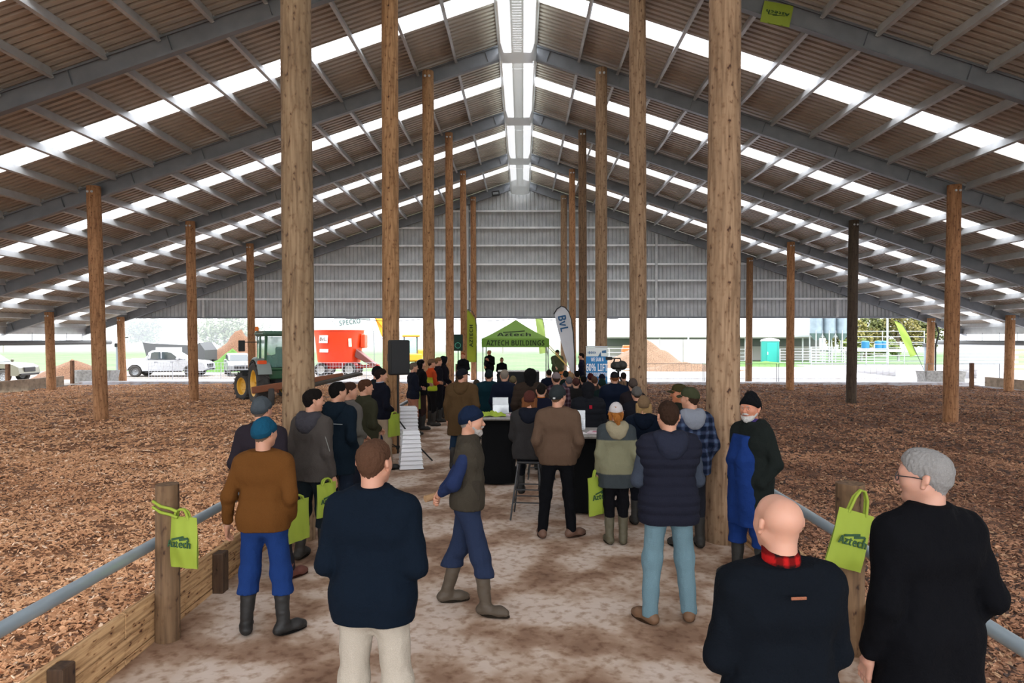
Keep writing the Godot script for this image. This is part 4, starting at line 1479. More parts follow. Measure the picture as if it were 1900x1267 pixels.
func stage():
	# gazebo
	var lime := mat(rgb(118, 170, 44), 0.75)
	lime.backlight_enabled = true
	lime.backlight = Color(0.7, 0.7, 0.7)
	var t := thing("gazebo", "lime green pop-up gazebo with lettered valance at the far end of the lane", "gazebo", Vector3(-0.158, 0, -31.4))
	var w := 1.43
	var b := MB.new()
	for s in [[1, 1], [-1, 1], [1, -1], [-1, -1]]:
		var rows := []
	for k in 4:
		var bs := Basis(Vector3.UP, k * PI / 2)
		var rows := []
		for j in 9:
			var u := j / 8.0
			var half := w * (1.0 - u) + 0.02
			var y := 2.26 + 0.84 * (u * 0.82 + 0.18 * u * u)
			rows.append([bs * Vector3(-half, y, half), bs * Vector3(0, y - 0.03 * sin(u * PI), half), bs * Vector3(half, y, half)])
		b.sheet(rows)
	part("canopy", b, lime, t)
	b = MB.new()
	for k in 4:
		var bs := Basis(Vector3.UP, k * PI / 2)
		b.box(bs * Vector3(0, 2.08, w + 0.02), Vector3(2 * w + 0.05, 0.37, 0.012) if k % 2 == 0 else Vector3(0.012, 0.37, 2 * w + 0.05))
	part("valance", b, lime, t)
	var ink := mat(rgb(30, 48, 34), 0.8)
	text("AZTECH BUILDINGS", 0.31, ink, t, Vector3(0, 2.075, w + 0.03), Basis(), true, 0.87)
	var tilt := Basis(Vector3.RIGHT, -1.0)
	text("Aztech", 0.36, ink, t, Vector3(-0.05, 2.44, 1.12), tilt, true, 1.3)
	b = MB.new()
	for q in [[-0.2, 0.45, 0.0, 0.1], [-0.5, 0.2, -0.02, 0.06]]:
		b.bar(tilt * Vector3(q[0], 0.2 + q[2], 0) + Vector3(-0.05, 2.44, 1.13), tilt * Vector3(q[1], 0.2 + q[3], 0) + Vector3(-0.05, 2.44, 1.13), 0.02, 0.04)
	part("logo_roof_mark", b, ink, t)
	for s in [Vector2(1, 1), Vector2(-1, 1), Vector2(1, -1), Vector2(-1, -1)]:
		var l := MB.new()
		l.box(Vector3(s.x * (w - 0.02), 1.12, s.y * (w - 0.02)), Vector3(0.05, 2.24, 0.05), 0.005)
		l.box(Vector3(s.x * (w - 0.02), 0.01, s.y * (w - 0.02)), Vector3(0.14, 0.02, 0.14), 0.004)
		part("leg", l, metal_mat("gazebo_leg", rgb(170, 172, 170), 0.4, 0.4), t)
	var gl := MB.new()
	for k in 2:
		gl.tube([Vector3(w, 2.0 - k * 0.12, w), Vector3(w + 1.1 + k * 0.08, 0.75 - k * 0.05, w + 0.2), Vector3(w + 1.75, 0.0, w + 0.3)], 0.016, 5)
	part("guy_rope", gl, mat(rgb(226, 200, 110), 0.8), t)
	# draped table for the speakers
	t = thing("stage_table", "black draped trestle table in front of the speakers", "table", Vector3(-0.025, 0, -29.0))
	b = MB.new()
	b.box(Vector3(0, 0.92, 0), Vector3(1.7, 0.05, 0.7), 0.01)
	part("tabletop", b, mat(rgb(214, 212, 208), 0.6), t)
	b = MB.new()
	var rr := []
	for j in 2:
		var row := []
		for i in 49:
			var u := i / 48.0 * 4.8
			var p := Vector3(-0.85 + minf(u, 1.7), 0, 0.36) if u < 1.7 else (Vector3(0.86, 0, 0.36 - (u - 1.7)) if u < 2.4 else (Vector3(0.85 - (u - 2.4), 0, -0.36) if u < 4.1 else Vector3(-0.86, 0, -0.36 + (u - 4.1))))
			row.append(p + Vector3(0, 0.03 + 0.87 * j, 0.015 * sin(i * 1.7) * (1 - j)))
		rr.append(row)
	b.sheet(rr)
	part("black_drape", b, mat(rgb(26, 27, 30), 0.9), t)
	# lime feather banner, white teardrop banner
	var f := feather(Vector3(-1.814, 0, -29.6), 3.52, "tall lime feather banner left of the gazebo", rgb(158, 172, 26), 0.0, true, "AZTECH")
	f.rotation.y = 0.0
	t = thing("teardrop_banner", "white teardrop banner with blue logo right of the gazebo", "banner", Vector3(2.151, 0, -26.4))
	b = MB.new()
	b.tube([Vector3(-0.02, 0.05, 0), Vector3(-0.03, 1.6, 0), Vector3(-0.08, 2.5, 0), Vector3(-0.16, 3.0, 0), Vector3(-0.26, 3.3, 0), Vector3(-0.4, 3.47, 0), Vector3(-0.55, 3.5, 0), Vector3(-0.7, 3.4, 0), Vector3(-0.82, 3.2, 0)], 0.022, 7)
	part("pole", b, mat(rgb(24, 26, 32), 0.5), t)
	b = MB.new()
	var rows := []
	for q in [[0.85, -0.12, -0.03], [1.1, -0.2, -0.03], [1.6, -0.38, -0.035], [2.1, -0.53, -0.055], [2.5, -0.64, -0.085], [2.9, -0.74, -0.145], [3.15, -0.78, -0.21], [3.3, -0.75, -0.27], [3.42, -0.66, -0.37], [3.485, -0.56, -0.5]]:
		var row := []
		for i in 6:
			row.append(Vector3(lerpf(q[1], q[2], i / 5.0), q[0], 0.02 * sin(q[0] * 5 + i)))
		rows.append(row)
	b.sheet(rows)
	var rows2 := []
	for r in rows:
		var z: Array = r.map(func(v): return v - Vector3(0, 0, 0.004))
		z.reverse()
		rows2.append(z)
	b.sheet(rows2)
	part("cloth", b, mat(rgb(206, 208, 214), 0.75), t)
	var blue := mat(rgb(26, 84, 128), 0.7)
	text("BvL", 0.42, blue, t, Vector3(-0.47, 2.86, 0.035), Basis(Vector3.BACK, -PI / 2 + 0.2), true, 0.9)
	# pull-up banner
	t = thing("pull_up_banner", "blue pull-up banner with white headline lettering", "banner", Vector3(2.206, 0, -19.3), -0.06)
	t.scale = Vector3(0.72, 1.035, 0.8)
	b = MB.new()
	b.box(Vector3(0, 1.0, 0), Vector3(0.82, 1.9, 0.012), 0.002)
	part("print", b, mat(rgb(30, 122, 182), 0.6), t)
	b = MB.new()
	b.box(Vector3(0, 1.86, 0.002), Vector3(0.82, 0.24, 0.014), 0.002)
	part("header", b, mat(rgb(216, 222, 220), 0.6), t)
	b = MB.new()
	b.box(Vector3(0, 0.04, 0), Vector3(0.88, 0.08, 0.2), 0.02)
	b.box(Vector3(0, 2.0, 0), Vector3(0.84, 0.03, 0.03), 0.005)
	part("stand", b, mat(rgb(150, 152, 154), 0.4, 0.5), t)
	var wh := mat(rgb(236, 240, 244), 0.6)
	text("WE SAW A", 0.14, wh, t, Vector3(0.02, 1.655, 0.012), Basis(), true, 0.72)
	text("60% LIFT", 0.27, wh, t, Vector3(0, 1.44, 0.012), Basis(), true, 0.72)
	text("IN PRODUCTION", 0.15, wh, t, Vector3(0, 1.25, 0.012), Basis(), true, 0.7)
	b = MB.new()
	for k in 7:
		b.box(Vector3(-0.33 + k * 0.045, 1.84, 0.012), Vector3(0.028, 0.05 + 0.02 * (k % 2), 0.004))
	b.prism(PackedVector2Array([Vector2(0.05, 1.74), Vector2(0.17, 1.74), Vector2(0.15, 1.86)]), 0.01, 0.016)
	b.prism(PackedVector2Array([Vector2(0.2, 1.83), Vector2(0.36, 1.83), Vector2(0.36, 1.91), Vector2(0.2, 1.89)]), 0.01, 0.016)
	part("emblem", b, mat(rgb(40, 96, 140), 0.6), t)
	# orange site barrier by the banner
	t = thing("site_barrier", "orange slatted crate behind the foot of the white banner", "crate", Vector3(2.040, 0, -30.3))
	for k in 5:
		b = MB.new()
		b.box(Vector3(0, 0.15 + k * 0.16, 0), Vector3(0.62, 0.1, 0.4), 0.015)
		part("slat", b, mat(rgb(206, 120, 60), 0.7), t)
	# small sign near the apex, lime tote on the near rafter
	t = thing("floodlight", "small black floodlight fixed left of the far roof apex", "lamp", Vector3(-1.317, under(1.3) + 0.02, -37.95))
	b = MB.new()
	b.box(Vector3(0, 0, 0), Vector3(0.42, 0.26, 0.12), 0.02, Basis(Vector3.BACK, 0.15))
	part("housing", b, mat(rgb(26, 28, 30), 0.6), t)
	b = MB.new()
	b.box(Vector3(0, 0.0, 0.065), Vector3(0.3, 0.12, 0.01), 0.002, Basis(Vector3.BACK, 0.15))
	part("lens", b, mat(rgb(120, 124, 126), 0.2), t)

func speakers():
	var black := mat(rgb(11, 13, 15), 0.7)
	for k in 2:
		var d: float = [13.2, 28.0][k]
		var x: float = [-2.223, -2.449][k]
		var h: float = [1.62, 1.78][k]
		var t := thing("speaker_stand", ["black tripod stand under the large loudspeaker on the left", "black tripod stand under the small far loudspeaker"][k], "stand", Vector3(x, 0, -d), [0.5, 0.2][k])
		var b := MB.new()
		b.tube([Vector3(0, 0.12, 0), Vector3(0, h + 0.02, 0)], 0.019, 8)
		part("pole", b, black, t)
		b = MB.new()
		b.tube([Vector3(0, 0.7, 0), Vector3(0, 0.78, 0)], 0.035, 10)
		b.tube([Vector3(0, 0.2, 0), Vector3(0, 0.27, 0)], 0.032, 10)
		part("collar", b, black, t)
		for i in 3:
			var a: float = [0.3, 2.2, 3.9][i] + [0.5, 0.2][k]
			b = MB.new()
			var e := Vector3(cos(a) * 0.72, 0.02, sin(a) * 0.72)
			b.tube([Vector3(cos(a) * 0.03, 0.74, sin(a) * 0.03), e * 0.55 + Vector3(0, 0.3, 0), e], 0.014, 6)
			b.tube([Vector3(0, 0.24, 0), e * 0.55 + Vector3(0, 0.3, 0)], 0.01, 6)
			part("leg", b, black, t)
		t = thing("loudspeaker", ["large black loudspeaker on a tripod, seen from behind by the second pole", "small black loudspeaker with a green lit ring on a far tripod"][k], "loudspeaker", Vector3(x, h, -d), [0.5, 0.0][k])
		b = MB.new()
		b.t = Transform3D(Basis(Vector3.RIGHT, -PI / 2), Vector3.ZERO)
		b.prism(PackedVector2Array([Vector2(-0.19, -0.14), Vector2(0.19, -0.14), Vector2(0.19, 0.02), Vector2(0.13, 0.2), Vector2(-0.13, 0.2), Vector2(-0.19, 0.02)]), 0.0, 0.66, 0.02)
		b.t = Transform3D()
		part("cabinet", b, black, t)
		b = MB.new()
		b.box(Vector3(0, 0.33, 0.142), Vector3(0.34, 0.6, 0.012), 0.004)
		part("grille", b, mat(rgb(12, 52, 40) if k == 1 else rgb(28, 30, 32), 0.8), t)
		if k == 1:
			b = MB.new()
			var ring := []
			for i in 25:
				ring.append(Vector3(cos(TAU * i / 24) * 0.11, 0.22 + sin(TAU * i / 24) * 0.11, 0.152))
			b.tube(ring, 0.012, 6, false)
			part("cone_ring", b, mat(rgb(90, 190, 160), 0.5), t)
		b = MB.new()
		for s in [-1.0, 1.0]:
			b.box(Vector3(s * 0.192, 0.33, 0.0), Vector3(0.01, 0.14, 0.06), 0.003)
		part("handle", b, mat(rgb(44, 46, 48), 0.7), t)
	# video camera on a tripod
	var d := 17.2
	var t := thing("camera_tripod", "black tripod under the video camera on the right", "tripod", Vector3(2.516, 0, -d))
	var b := MB.new()
	b.tube([Vector3(0, 0.9, 0), Vector3(0, 1.5, 0)], 0.03, 8)
	part("column", b, black, t)
	for i in 3:
		var a := TAU * i / 3 + 0.5
		b = MB.new()
		b.tube([Vector3(cos(a) * 0.04, 1.36, sin(a) * 0.04), Vector3(cos(a) * 0.5, 0.01, sin(a) * 0.5)], 0.022, 6)
		part("leg", b, black, t)
	t = thing("video_camera", "black video camera with a viewfinder on the right tripod", "camera", Vector3(2.516, 1.5, -d), 0.0)
	b = MB.new()
	b.box(Vector3(0, 0.14, 0), Vector3(0.26, 0.17, 0.4), 0.04)
	b.ball(Vector3(0.08, 0.14, 0.08), Vector3(0.13, 0.12, 0.16))
	b.ball(Vector3(-0.1, 0.13, 0.02), Vector3(0.1, 0.1, 0.14))
	b.box(Vector3(0, 0.02, 0), Vector3(0.12, 0.06, 0.2), 0.01)
	part("body", b, mat(rgb(34, 34, 30), 0.6), t)
	b = MB.new()
	b.tube([Vector3(0, 0.14, -0.18), Vector3(0, 0.14, -0.42)], 0.06, 12)
	part("lens", b, black, t)
	b = MB.new()
	b.tube([Vector3(0.06, 0.22, 0.06), Vector3(0.04, 0.31, 0.0), Vector3(-0.08, 0.31, -0.04), Vector3(-0.1, 0.22, -0.1)], 0.018, 6)
	part("carry_handle", b, black, t)
	b = MB.new()
	b.bar(Vector3(-0.08, 0.3, 0), Vector3(-0.28, 0.31, 0.04), 0.03, 0.03)
	b.box(Vector3(-0.24, 0.31, 0.06), Vector3(0.16, 0.08, 0.03), 0.008)
	part("viewfinder", b, black, t)

func leaner(label: String, at: Vector3, h: float, sx: float, sz: float) -> Node3D:
	var t := thing("bar_leaner", label, "table", at)
	var black := mat(rgb(8, 9, 11), 0.85)
	black.metallic_specular = 0.25
	var b := MB.new()
	var rows := []
	for q in [[0.98, 0.02], [0.98, 0.2], [0.9, 0.22], [0.9, 0.34], [0.82, 0.36], [0.76, 0.6], [0.74, 0.9], [0.8, h - 0.1], [0.96, h - 0.05]]:
		var row := []
		for i in 33:
			var a := -TAU * i / 32
			var k := 1.0 / maxf(absf(cos(a)), absf(sin(a)))
			k = lerpf(1.0, k, 0.55) + 0.03 * sin(i * 3.0) * (1.0 if q[1] < h - 0.2 and q[1] > 0.3 else 0.0)
			row.append(Vector3(cos(a) * q[0] * sx * k, q[1], sin(a) * q[0] * sz * k))
		rows.append(row)
	b.sheet(rows)
	b.lathe([Vector2(0, 0.0), Vector2(sx * 0.7, 0.01)], 16)
	part("black_body", b, black, t)
	b = MB.new()
	b.box(Vector3(0, h - 0.02, 0), Vector3(sx * 2.35, 0.045, sz * 2.3), 0.02)
	part("tabletop", b, tri_mat("leaner_top", tex.mottle, Vector3(1.5, 1.5, 1.5), 0.5, rgb(150, 146, 140)), t)
	return t

func holder(label: String, at: Vector3, turn: float):
	if not mats.has("acrylic"):
		var a := StandardMaterial3D.new()
		a.albedo_color = Color(0.9, 0.93, 0.95, 0.22)
		a.transparency = BaseMaterial3D.TRANSPARENCY_ALPHA
		a.roughness = 0.08
		mats["acrylic"] = a
	var b := MB.new()
	b.box(Vector3(0, 0.13, -0.03), Vector3(0.26, 0.26, 0.006), 0.001, Basis(Vector3.RIGHT, -0.15))
	b.box(Vector3(0, 0.07, 0.03), Vector3(0.26, 0.13, 0.006), 0.001, Basis(Vector3.RIGHT, -0.15))
	b.box(Vector3(0, 0.004, 0.0), Vector3(0.26, 0.008, 0.1), 0.001)
	for s in [-1.0, 1.0]:
		b.box(Vector3(s * 0.13, 0.08, 0.0), Vector3(0.006, 0.15, 0.08), 0.001)
	var o := solo("brochure_holder", b, mats["acrylic"], label, "holder", "clear brochure holders on the leaners")
	o.position = at
	o.rotation.y = turn

func tables():
	var d1 := 11.3
	var x1: float = -0.261
	leaner("black draped bar leaner with a lime bag on top, right of the bearded man", Vector3(x1, 0, -d1), 1.07, 0.33, 0.36)
	var d2 := 9.5
	var x2: float = 1.016
	leaner("black draped bar leaner with magazines behind the woman in fleece", Vector3(x2, 0, -d2), 1.05, 0.3, 0.36)
	holder("clear brochure holder on the leaner left of the stool", Vector3(x1 + 0.05, 1.075, -d1 - 0.22), 0.1)
	holder("clear brochure holder on the leaner behind the woman in fleece", Vector3(x2 - 0.12, 1.055, -d2 - 0.2), -0.1)
	# folded lime bag and papers on the tops
	var b := MB.new()
	var rows := []
	for j in 13:
		var row := []
		for i in 13:
			var u := i / 12.0 - 0.5
			var v := 0.5 - j / 12.0
			var e := maxf(absf(u), absf(v)) * 2
			row.append(Vector3(u * 0.5, (0.035 + 0.03 * sin(u * 17 + v * 9) + 0.025 * sin(v * 23 - u * 11)) * clampf(1.6 - e * 1.4, 0, 1), -v * 0.3))
		rows.append(row)
	b.sheet(rows)
	var lime := mat(rgb(140, 160, 44), 0.7)
	var o := solo("folded_bag", b, lime, "crumpled lime bag lying on the left bar leaner", "bag")
	o.position = Vector3(x1 - 0.1, 1.077, -d1 + 0.16)
	for q in [[x1 + 0.24, 1.08, -d1 + 0.1, "open magazine on the leaner beside the lime bag", rgb(190, 176, 190)], [x2 + 0.12, 1.06, -d2 + 0.16, "magazine with pink print on the right leaner", rgb(206, 190, 196)], [x2 - 0.14, 1.06, -d2 + 0.2, "white sheet of paper on the right leaner", rgb(224, 224, 224)]]:
		var t := thing("magazine", q[3], "magazine", Vector3(q[0], q[1], q[2]), rng.randf() * 0.6 - 0.3)
		b = MB.new()
		b.box(Vector3.ZERO, Vector3(0.21, 0.008, 0.28), 0.001)
		part("pages", b, mat(q[4], 0.6), t)
		b = MB.new()
		b.box(Vector3(0.02, 0.006, -0.03), Vector3(0.13, 0.004, 0.1), 0.0005)
		part("cover_picture", b, mat(rgb(176, 96, 116), 0.6), t)
	# second leaner farther back with lime leaflets
	var d3 := 14.6
	leaner("small black bar leaner with lime leaflets among the crowd", Vector3(0.009, 0, -d3), 1.04, 0.25, 0.28)
	b = MB.new()
	b.box(Vector3(0, 0.01, 0), Vector3(0.34, 0.02, 0.24), 0.003)
	o = solo("leaflet_pile", b, lime, "flat pile of lime leaflets on the far bar leaner", "leaflets")
	o.position = Vector3(-0.070, 1.045, -d3)
	# stacks of white tubs beside the speaker stand
	for q in [[-1.851, 12.4, 9, 0.075, "front"], [-2.211, 14.3, 12, 0.075, "rear"]]:
		for k in q[2]:
			var tb := MB.new()
			var w: float = 0.2 - 0.008 * k * (0.85 if q[4] == "front" else 0.3)
			tb.prism(PackedVector2Array([Vector2(-w, -w), Vector2(w, -w), Vector2(w, w), Vector2(-w, w)]), 0.0, 0.07, 0.012)
			tb.prism(PackedVector2Array([Vector2(-w - 0.012, -w - 0.012), Vector2(w + 0.012, -w - 0.012), Vector2(w + 0.012, w + 0.012), Vector2(-w - 0.012, w + 0.012)]), 0.0, 0.022, 0.006)
			var ob := solo("white_tub", tb, mat(rgb(222, 224, 228), 0.5), "upturned white plastic tub in the %s stack, %s" % [q[4], ["bottom one", "second from the bottom", "third from the bottom", "fourth from the bottom", "fifth from the bottom", "sixth from the bottom", "seventh from the bottom", "eighth from the bottom", "ninth from the bottom", "tenth from the bottom", "eleventh from the bottom", "twelfth from the bottom"][k]], "tub", "stacked white tubs")
			ob.transform = Transform3D(Basis(Vector3.UP, 0.25) * Basis(Vector3.RIGHT, -PI / 2), Vector3(q[0], 0.005 + k * q[3], -q[1]))

func tote(label: String, at: Vector3, turn: float, roll := 0.0, scale := 1.0, ink := true, strap := 0.2, mark := "Aztech") -> Node3D:
	# flat shopping bag hanging from at (top of the straps)
	var t := thing("tote_bag", label, "bag", at, turn, "lime tote bags")
	t.rotation.z = roll
	var lime := mat(rgb(138, 156, 46), 0.75)
	lime.backlight_enabled = true
	lime.backlight = Color(0.35, 0.35, 0.35)
	var b := MB.new()
	var w := 0.17 * scale
	var h := 0.46 * scale
	var y0 := -strap
	var front := []
	var back := []
	for j in 11:
		var v := j / 10.0
		var rf := []
		var rb := []
		for i in 9:
			var u := i / 8.0 * 2 - 1
			var bulge := 0.03 * (1 - u * u) * sin(v * PI * 0.9 + 0.2) + 0.006 * sin(u * 7 + v * 5)
			rf.append(Vector3(u * w, y0 - h * (1 - v), bulge + 0.004))
			rb.append(Vector3(-u * w, y0 - h * (1 - v), -bulge * 0.8 - 0.004))
		front.append(rf)
		back.append(rb)
	b.sheet(front)
	b.sheet(back)
	part("bag_body", b, lime, t)
	for s in [-1.0, 1.0]:
		b = MB.new()
		b.tube([Vector3(-w * 0.5, y0 - 0.02, s * 0.012), Vector3(-w * 0.35, y0 * 0.4, s * 0.012), Vector3(-0.02, -0.005, s * 0.004), Vector3(0.02, -0.005, s * 0.004), Vector3(w * 0.35, y0 * 0.4, s * 0.012), Vector3(w * 0.5, y0 - 0.02, s * 0.012)], 0.011, 5)
		part("strap", b, lime, t)
	if ink:
		var dk := mat(rgb(34, 70, 40), 0.8)
		text(mark, 0.085 * scale, dk, t, Vector3(0, y0 - h * 0.52, 0.038), Basis(), true, 1.0)
		b = MB.new()
		b.bar(Vector3(-0.09 * scale, y0 - h * 0.44, 0.036), Vector3(0.05 * scale, y0 - h * 0.37, 0.036), 0.004, 0.016)
		b.bar(Vector3(0.0, y0 - h * 0.44, 0.036), Vector3(0.1 * scale, y0 - h * 0.39, 0.036), 0.004, 0.016)
		b.bar(Vector3(0.1 * scale, y0 - h * 0.39, 0.036), Vector3(0.105 * scale, y0 - h * 0.46, 0.036), 0.004, 0.012)
		part("logo_mark", b, dk, t)
	return t

func bags():
	tote("lime tote bag tied round the nearest left kerb post", Vector3(-2.44, 1.03, -5.25), -0.35, 0.03, 0.84, true, 0.06)
	var o := MB.new()
	for k in 2:
		var y := 0.985 + 0.045 * k
		o.tube([Vector3(-2.47, y - 0.02, -5.24), Vector3(-2.53, y, -5.25), Vector3(-2.6, y + 0.02, -5.24), Vector3(-2.68, y + 0.05, -5.28)], 0.012, 6)
	solo("knotted_strap", o, mats["%s_%.2f_%.2f" % [rgb(138, 156, 46).to_html(), 0.75, 0.0]], "lime bag strap wound round the nearest left kerb post", "strap")
	tote("lime tote bag hung over the top of the nearest right kerb post", Vector3(2.615, 1.23, -5.06), 0.25, -0.3, 0.9, true, 0.16)
	tote("lime tote bag held by the woman in grey green fleece", Vector3(1.013, 0.86, -7.9), 0.6, 0.06, 0.95, true, 0.1)
	tote("lime tote bag held by the man in the hooded grey jacket", Vector3(-1.873, 0.88, -7.15), 1.0, 0.0, 0.75, true, 0.05)
	tote("lime tote bag hanging behind the man in the brown jumper", Vector3(-1.994, 0.83, -6.6), 1.1, 0.0, 0.85, false, 0.05)
	tote("lime tote bag held by the man in black jumper and beige trousers", Vector3(-2.113, 1.02, -12.2), 1.0, 0.0, 0.85, false, 0.04)
	tote("lime tote bag held low in the row of standing listeners", Vector3(-2.387, 1.06, -16.6), 1.1, 0.0, 0.9, false, 0.04)
	# tote hung upside down on the near rafter, upper right
	var t := tote("lime tote bag pinned upside down to the near right rafter", Vector3(5.220, 8.62, -14.1), 0.0, PI - 0.2, 1.25, true, 0.0)
	t.scale = Vector3(1.4, 0.75, 1)

# ------------------------------------------------------------------ people
# A distance field of round cones joined with a smooth minimum, meshed as surface nets.
class Field:
	var a := PackedVector3Array()
	var d := PackedVector3Array()
	var r := PackedFloat32Array()
	var g := PackedFloat32Array()
	var inv := PackedFloat32Array()
	var ks := PackedFloat32Array()
	var k := 0.04
	var cuts := []
	var dents := []
	var amp := 0.0
	var nz: FastNoiseLite
	var nsc := Vector3.ONE
	var ripple := 0.0
	var rf := 60.0
	var ry := Vector3.UP
	func cone(p: Vector3, q: Vector3, r0: float, r1: float) -> void:
		a.append(p)
		d.append(q - p)
		r.append(r0)
		g.append(r1 - r0)
		ks.append(k)
		inv.append(1.0 / maxf((q - p).length_squared(), 1e-9))
	func ball(p: Vector3, r0: float) -> void:
		cone(p, p + Vector3(0, 0.0001, 0), r0, r0)
	func keep_above(n: Vector3, p: Vector3) -> void:
		cuts.append([-n.normalized(), -n.normalized().dot(p)])
	func folds(seed_: int, size: float, stretch: Vector3) -> void:
		amp = size
		nz = FastNoiseLite.new()
		nz.seed = seed_
		nz.frequency = 1.0
		nz.fractal_octaves = 3
		nsc = stretch
	func mesh(cell: float, out: MB) -> void:
		var n := a.size()
		var lo := Vector3(1e9, 1e9, 1e9)
		var hi := -lo
		for i in n:
			var m := maxf(r[i], r[i] + g[i]) + amp
			var q := a[i] + d[i]
			var e := Vector3(m, m, m)
			lo = lo.min(a[i] - e).min(q - e)
			hi = hi.max(a[i] + e).max(q + e)
		lo -= Vector3(cell, cell, cell) * 1.5
		hi += Vector3(cell, cell, cell) * 1.5
		var B := 5
		var bx := int(ceil((hi.x - lo.x) / cell / B))
		var by := int(ceil((hi.y - lo.y) / cell / B))
		var bz := int(ceil((hi.z - lo.z) / cell / B))
		var sx := bx * B + 1
		var sy := by * B + 1
		var sz := bz * B + 1
		var sxy := sx * sy
		var f := PackedFloat32Array()
		f.resize(sxy * sz)
		f.fill(9.0)
		var hd := cell * B * 0.5 * 1.7321
		var live := PackedInt32Array()
		var dist := PackedFloat32Array()
		dist.resize(n)
		var nc := cuts.size()
		for kz in bz:
			for ky in by:
				for kx in bx:
					var c := lo + Vector3(kx + 0.5, ky + 0.5, kz + 0.5) * (cell * B)
					var dm := 1e9
					for i in n:
						var pa := c - a[i]
						var t := clampf(pa.dot(d[i]) * inv[i], 0.0, 1.0)
						var x := (pa - d[i] * t).length() - r[i] - g[i] * t
						dist[i] = x
						if x < dm:
							dm = x
					if dm > hd + k * 0.6 + amp + ripple:
						continue
					var cm := -1e9
					for q in cuts:
						cm = maxf(cm, q[0].dot(c) - q[1])
					if cm > hd or (dm < -hd - amp - ripple - k * 0.6 and cm < -hd):
						continue
					var sel := PackedInt32Array()
					for i in n:
						if dist[i] < dm + 2.0 * hd + k:
							sel.append(i)
					live.append_array(PackedInt32Array([kx, ky, kz]))
					for z in range(kz * B, kz * B + B + 1):
						for y in range(ky * B, ky * B + B + 1):
							var at := z * sxy + y * sx + kx * B
							for x in B + 1:
								if f[at + x] != 9.0:
									continue
								var p := lo + Vector3(kx * B + x, y, z) * cell
								var v := 1e8
								for i in sel:
									var pa := p - a[i]
									var t := clampf(pa.dot(d[i]) * inv[i], 0.0, 1.0)
									var w := (pa - d[i] * t).length() - r[i] - g[i] * t
									var kk := ks[i]
									var h := kk - absf(v - w)
									v = minf(v, w)
									if h > 0.0:
										v -= h * h * 0.25 / kk
								if amp > 0.0:
									v += amp * nz.get_noise_3dv(p * nsc)
								if ripple > 0.0:
									v += ripple * (1.0 - absf(sin(p.dot(ry) * rf)) * 1.6)
								for q in dents:
									var w: float = q[1] - p.distance_to(q[0])
									var h := 0.008 - absf(v - w)
									v = maxf(v, w)
									if h > 0.0:
										v += h * h * 31.0
								for q in nc:
									v = maxf(v, cuts[q][0].dot(p) - cuts[q][1])
								f[at + x] = v
		# one vertex per crossed cell
		var ids := {}
		var first := out.v.size()
		for b in range(0, live.size(), 3):
			for z in range(live[b + 2] * B, live[b + 2] * B + B):
				for y in range(live[b + 1] * B, live[b + 1] * B + B):
					for x in range(live[b] * B, live[b] * B + B):
						var o := z * sxy + y * sx + x
						var f0 := f[o]
						var f1 := f[o + 1]
						var f2 := f[o + sx]
						var f3 := f[o + sx + 1]
						var o2 := o + sxy
						var f4 := f[o2]
						var f5 := f[o2 + 1]
						var f6 := f[o2 + sx]
						var f7 := f[o2 + sx + 1]
						var neg := int(f0 < 0) + int(f1 < 0) + int(f2 < 0) + int(f3 < 0) + int(f4 < 0) + int(f5 < 0) + int(f6 < 0) + int(f7 < 0)
						if neg == 0 or neg == 8:
							continue
						var s := Vector3.ZERO
						var m := 0
						if (f0 < 0) != (f1 < 0): s += Vector3(f0 / (f0 - f1), 0, 0); m += 1
						if (f2 < 0) != (f3 < 0): s += Vector3(f2 / (f2 - f3), 1, 0); m += 1
						if (f4 < 0) != (f5 < 0): s += Vector3(f4 / (f4 - f5), 0, 1); m += 1
						if (f6 < 0) != (f7 < 0): s += Vector3(f6 / (f6 - f7), 1, 1); m += 1
						if (f0 < 0) != (f2 < 0): s += Vector3(0, f0 / (f0 - f2), 0); m += 1
						if (f1 < 0) != (f3 < 0): s += Vector3(1, f1 / (f1 - f3), 0); m += 1
						if (f4 < 0) != (f6 < 0): s += Vector3(0, f4 / (f4 - f6), 1); m += 1
						if (f5 < 0) != (f7 < 0): s += Vector3(1, f5 / (f5 - f7), 1); m += 1
						if (f0 < 0) != (f4 < 0): s += Vector3(0, 0, f0 / (f0 - f4)); m += 1
						if (f1 < 0) != (f5 < 0): s += Vector3(1, 0, f1 / (f1 - f5)); m += 1
						if (f2 < 0) != (f6 < 0): s += Vector3(0, 1, f2 / (f2 - f6)); m += 1
						if (f3 < 0) != (f7 < 0): s += Vector3(1, 1, f3 / (f3 - f7)); m += 1
						ids[o] = out.v.size()
						out.v.append(lo + (Vector3(x, y, z) + s / m) * cell)
						out.n.append(Vector3(f1 + f3 + f5 + f7 - f0 - f2 - f4 - f6, f2 + f3 + f6 + f7 - f0 - f1 - f4 - f5, f4 + f5 + f6 + f7 - f0 - f1 - f2 - f3).normalized())
						out.c.append(out.col)
		for o in ids:
			var f0 := f[o]
			for ax in 3:
				var st: int = [1, sx, sxy][ax]
				var f1 := f[o + st]
				if (f0 < 0) == (f1 < 0):
					continue
				var u: int = [sx, sxy, 1][ax]
				var w: int = [sxy, 1, sx][ax]
				var c0: int = ids.get(o - u - w, -1)
				var c1: int = ids.get(o - w, -1)
				var c3: int = ids.get(o - u, -1)
				if c0 < 0 or c1 < 0 or c3 < 0:
					continue
				var c2: int = ids[o]
				if f0 < 0:
					out.ix.append_array(PackedInt32Array([c0, c2, c1, c0, c3, c2]))
				else:
					out.ix.append_array(PackedInt32Array([c0, c1, c2, c0, c2, c3]))

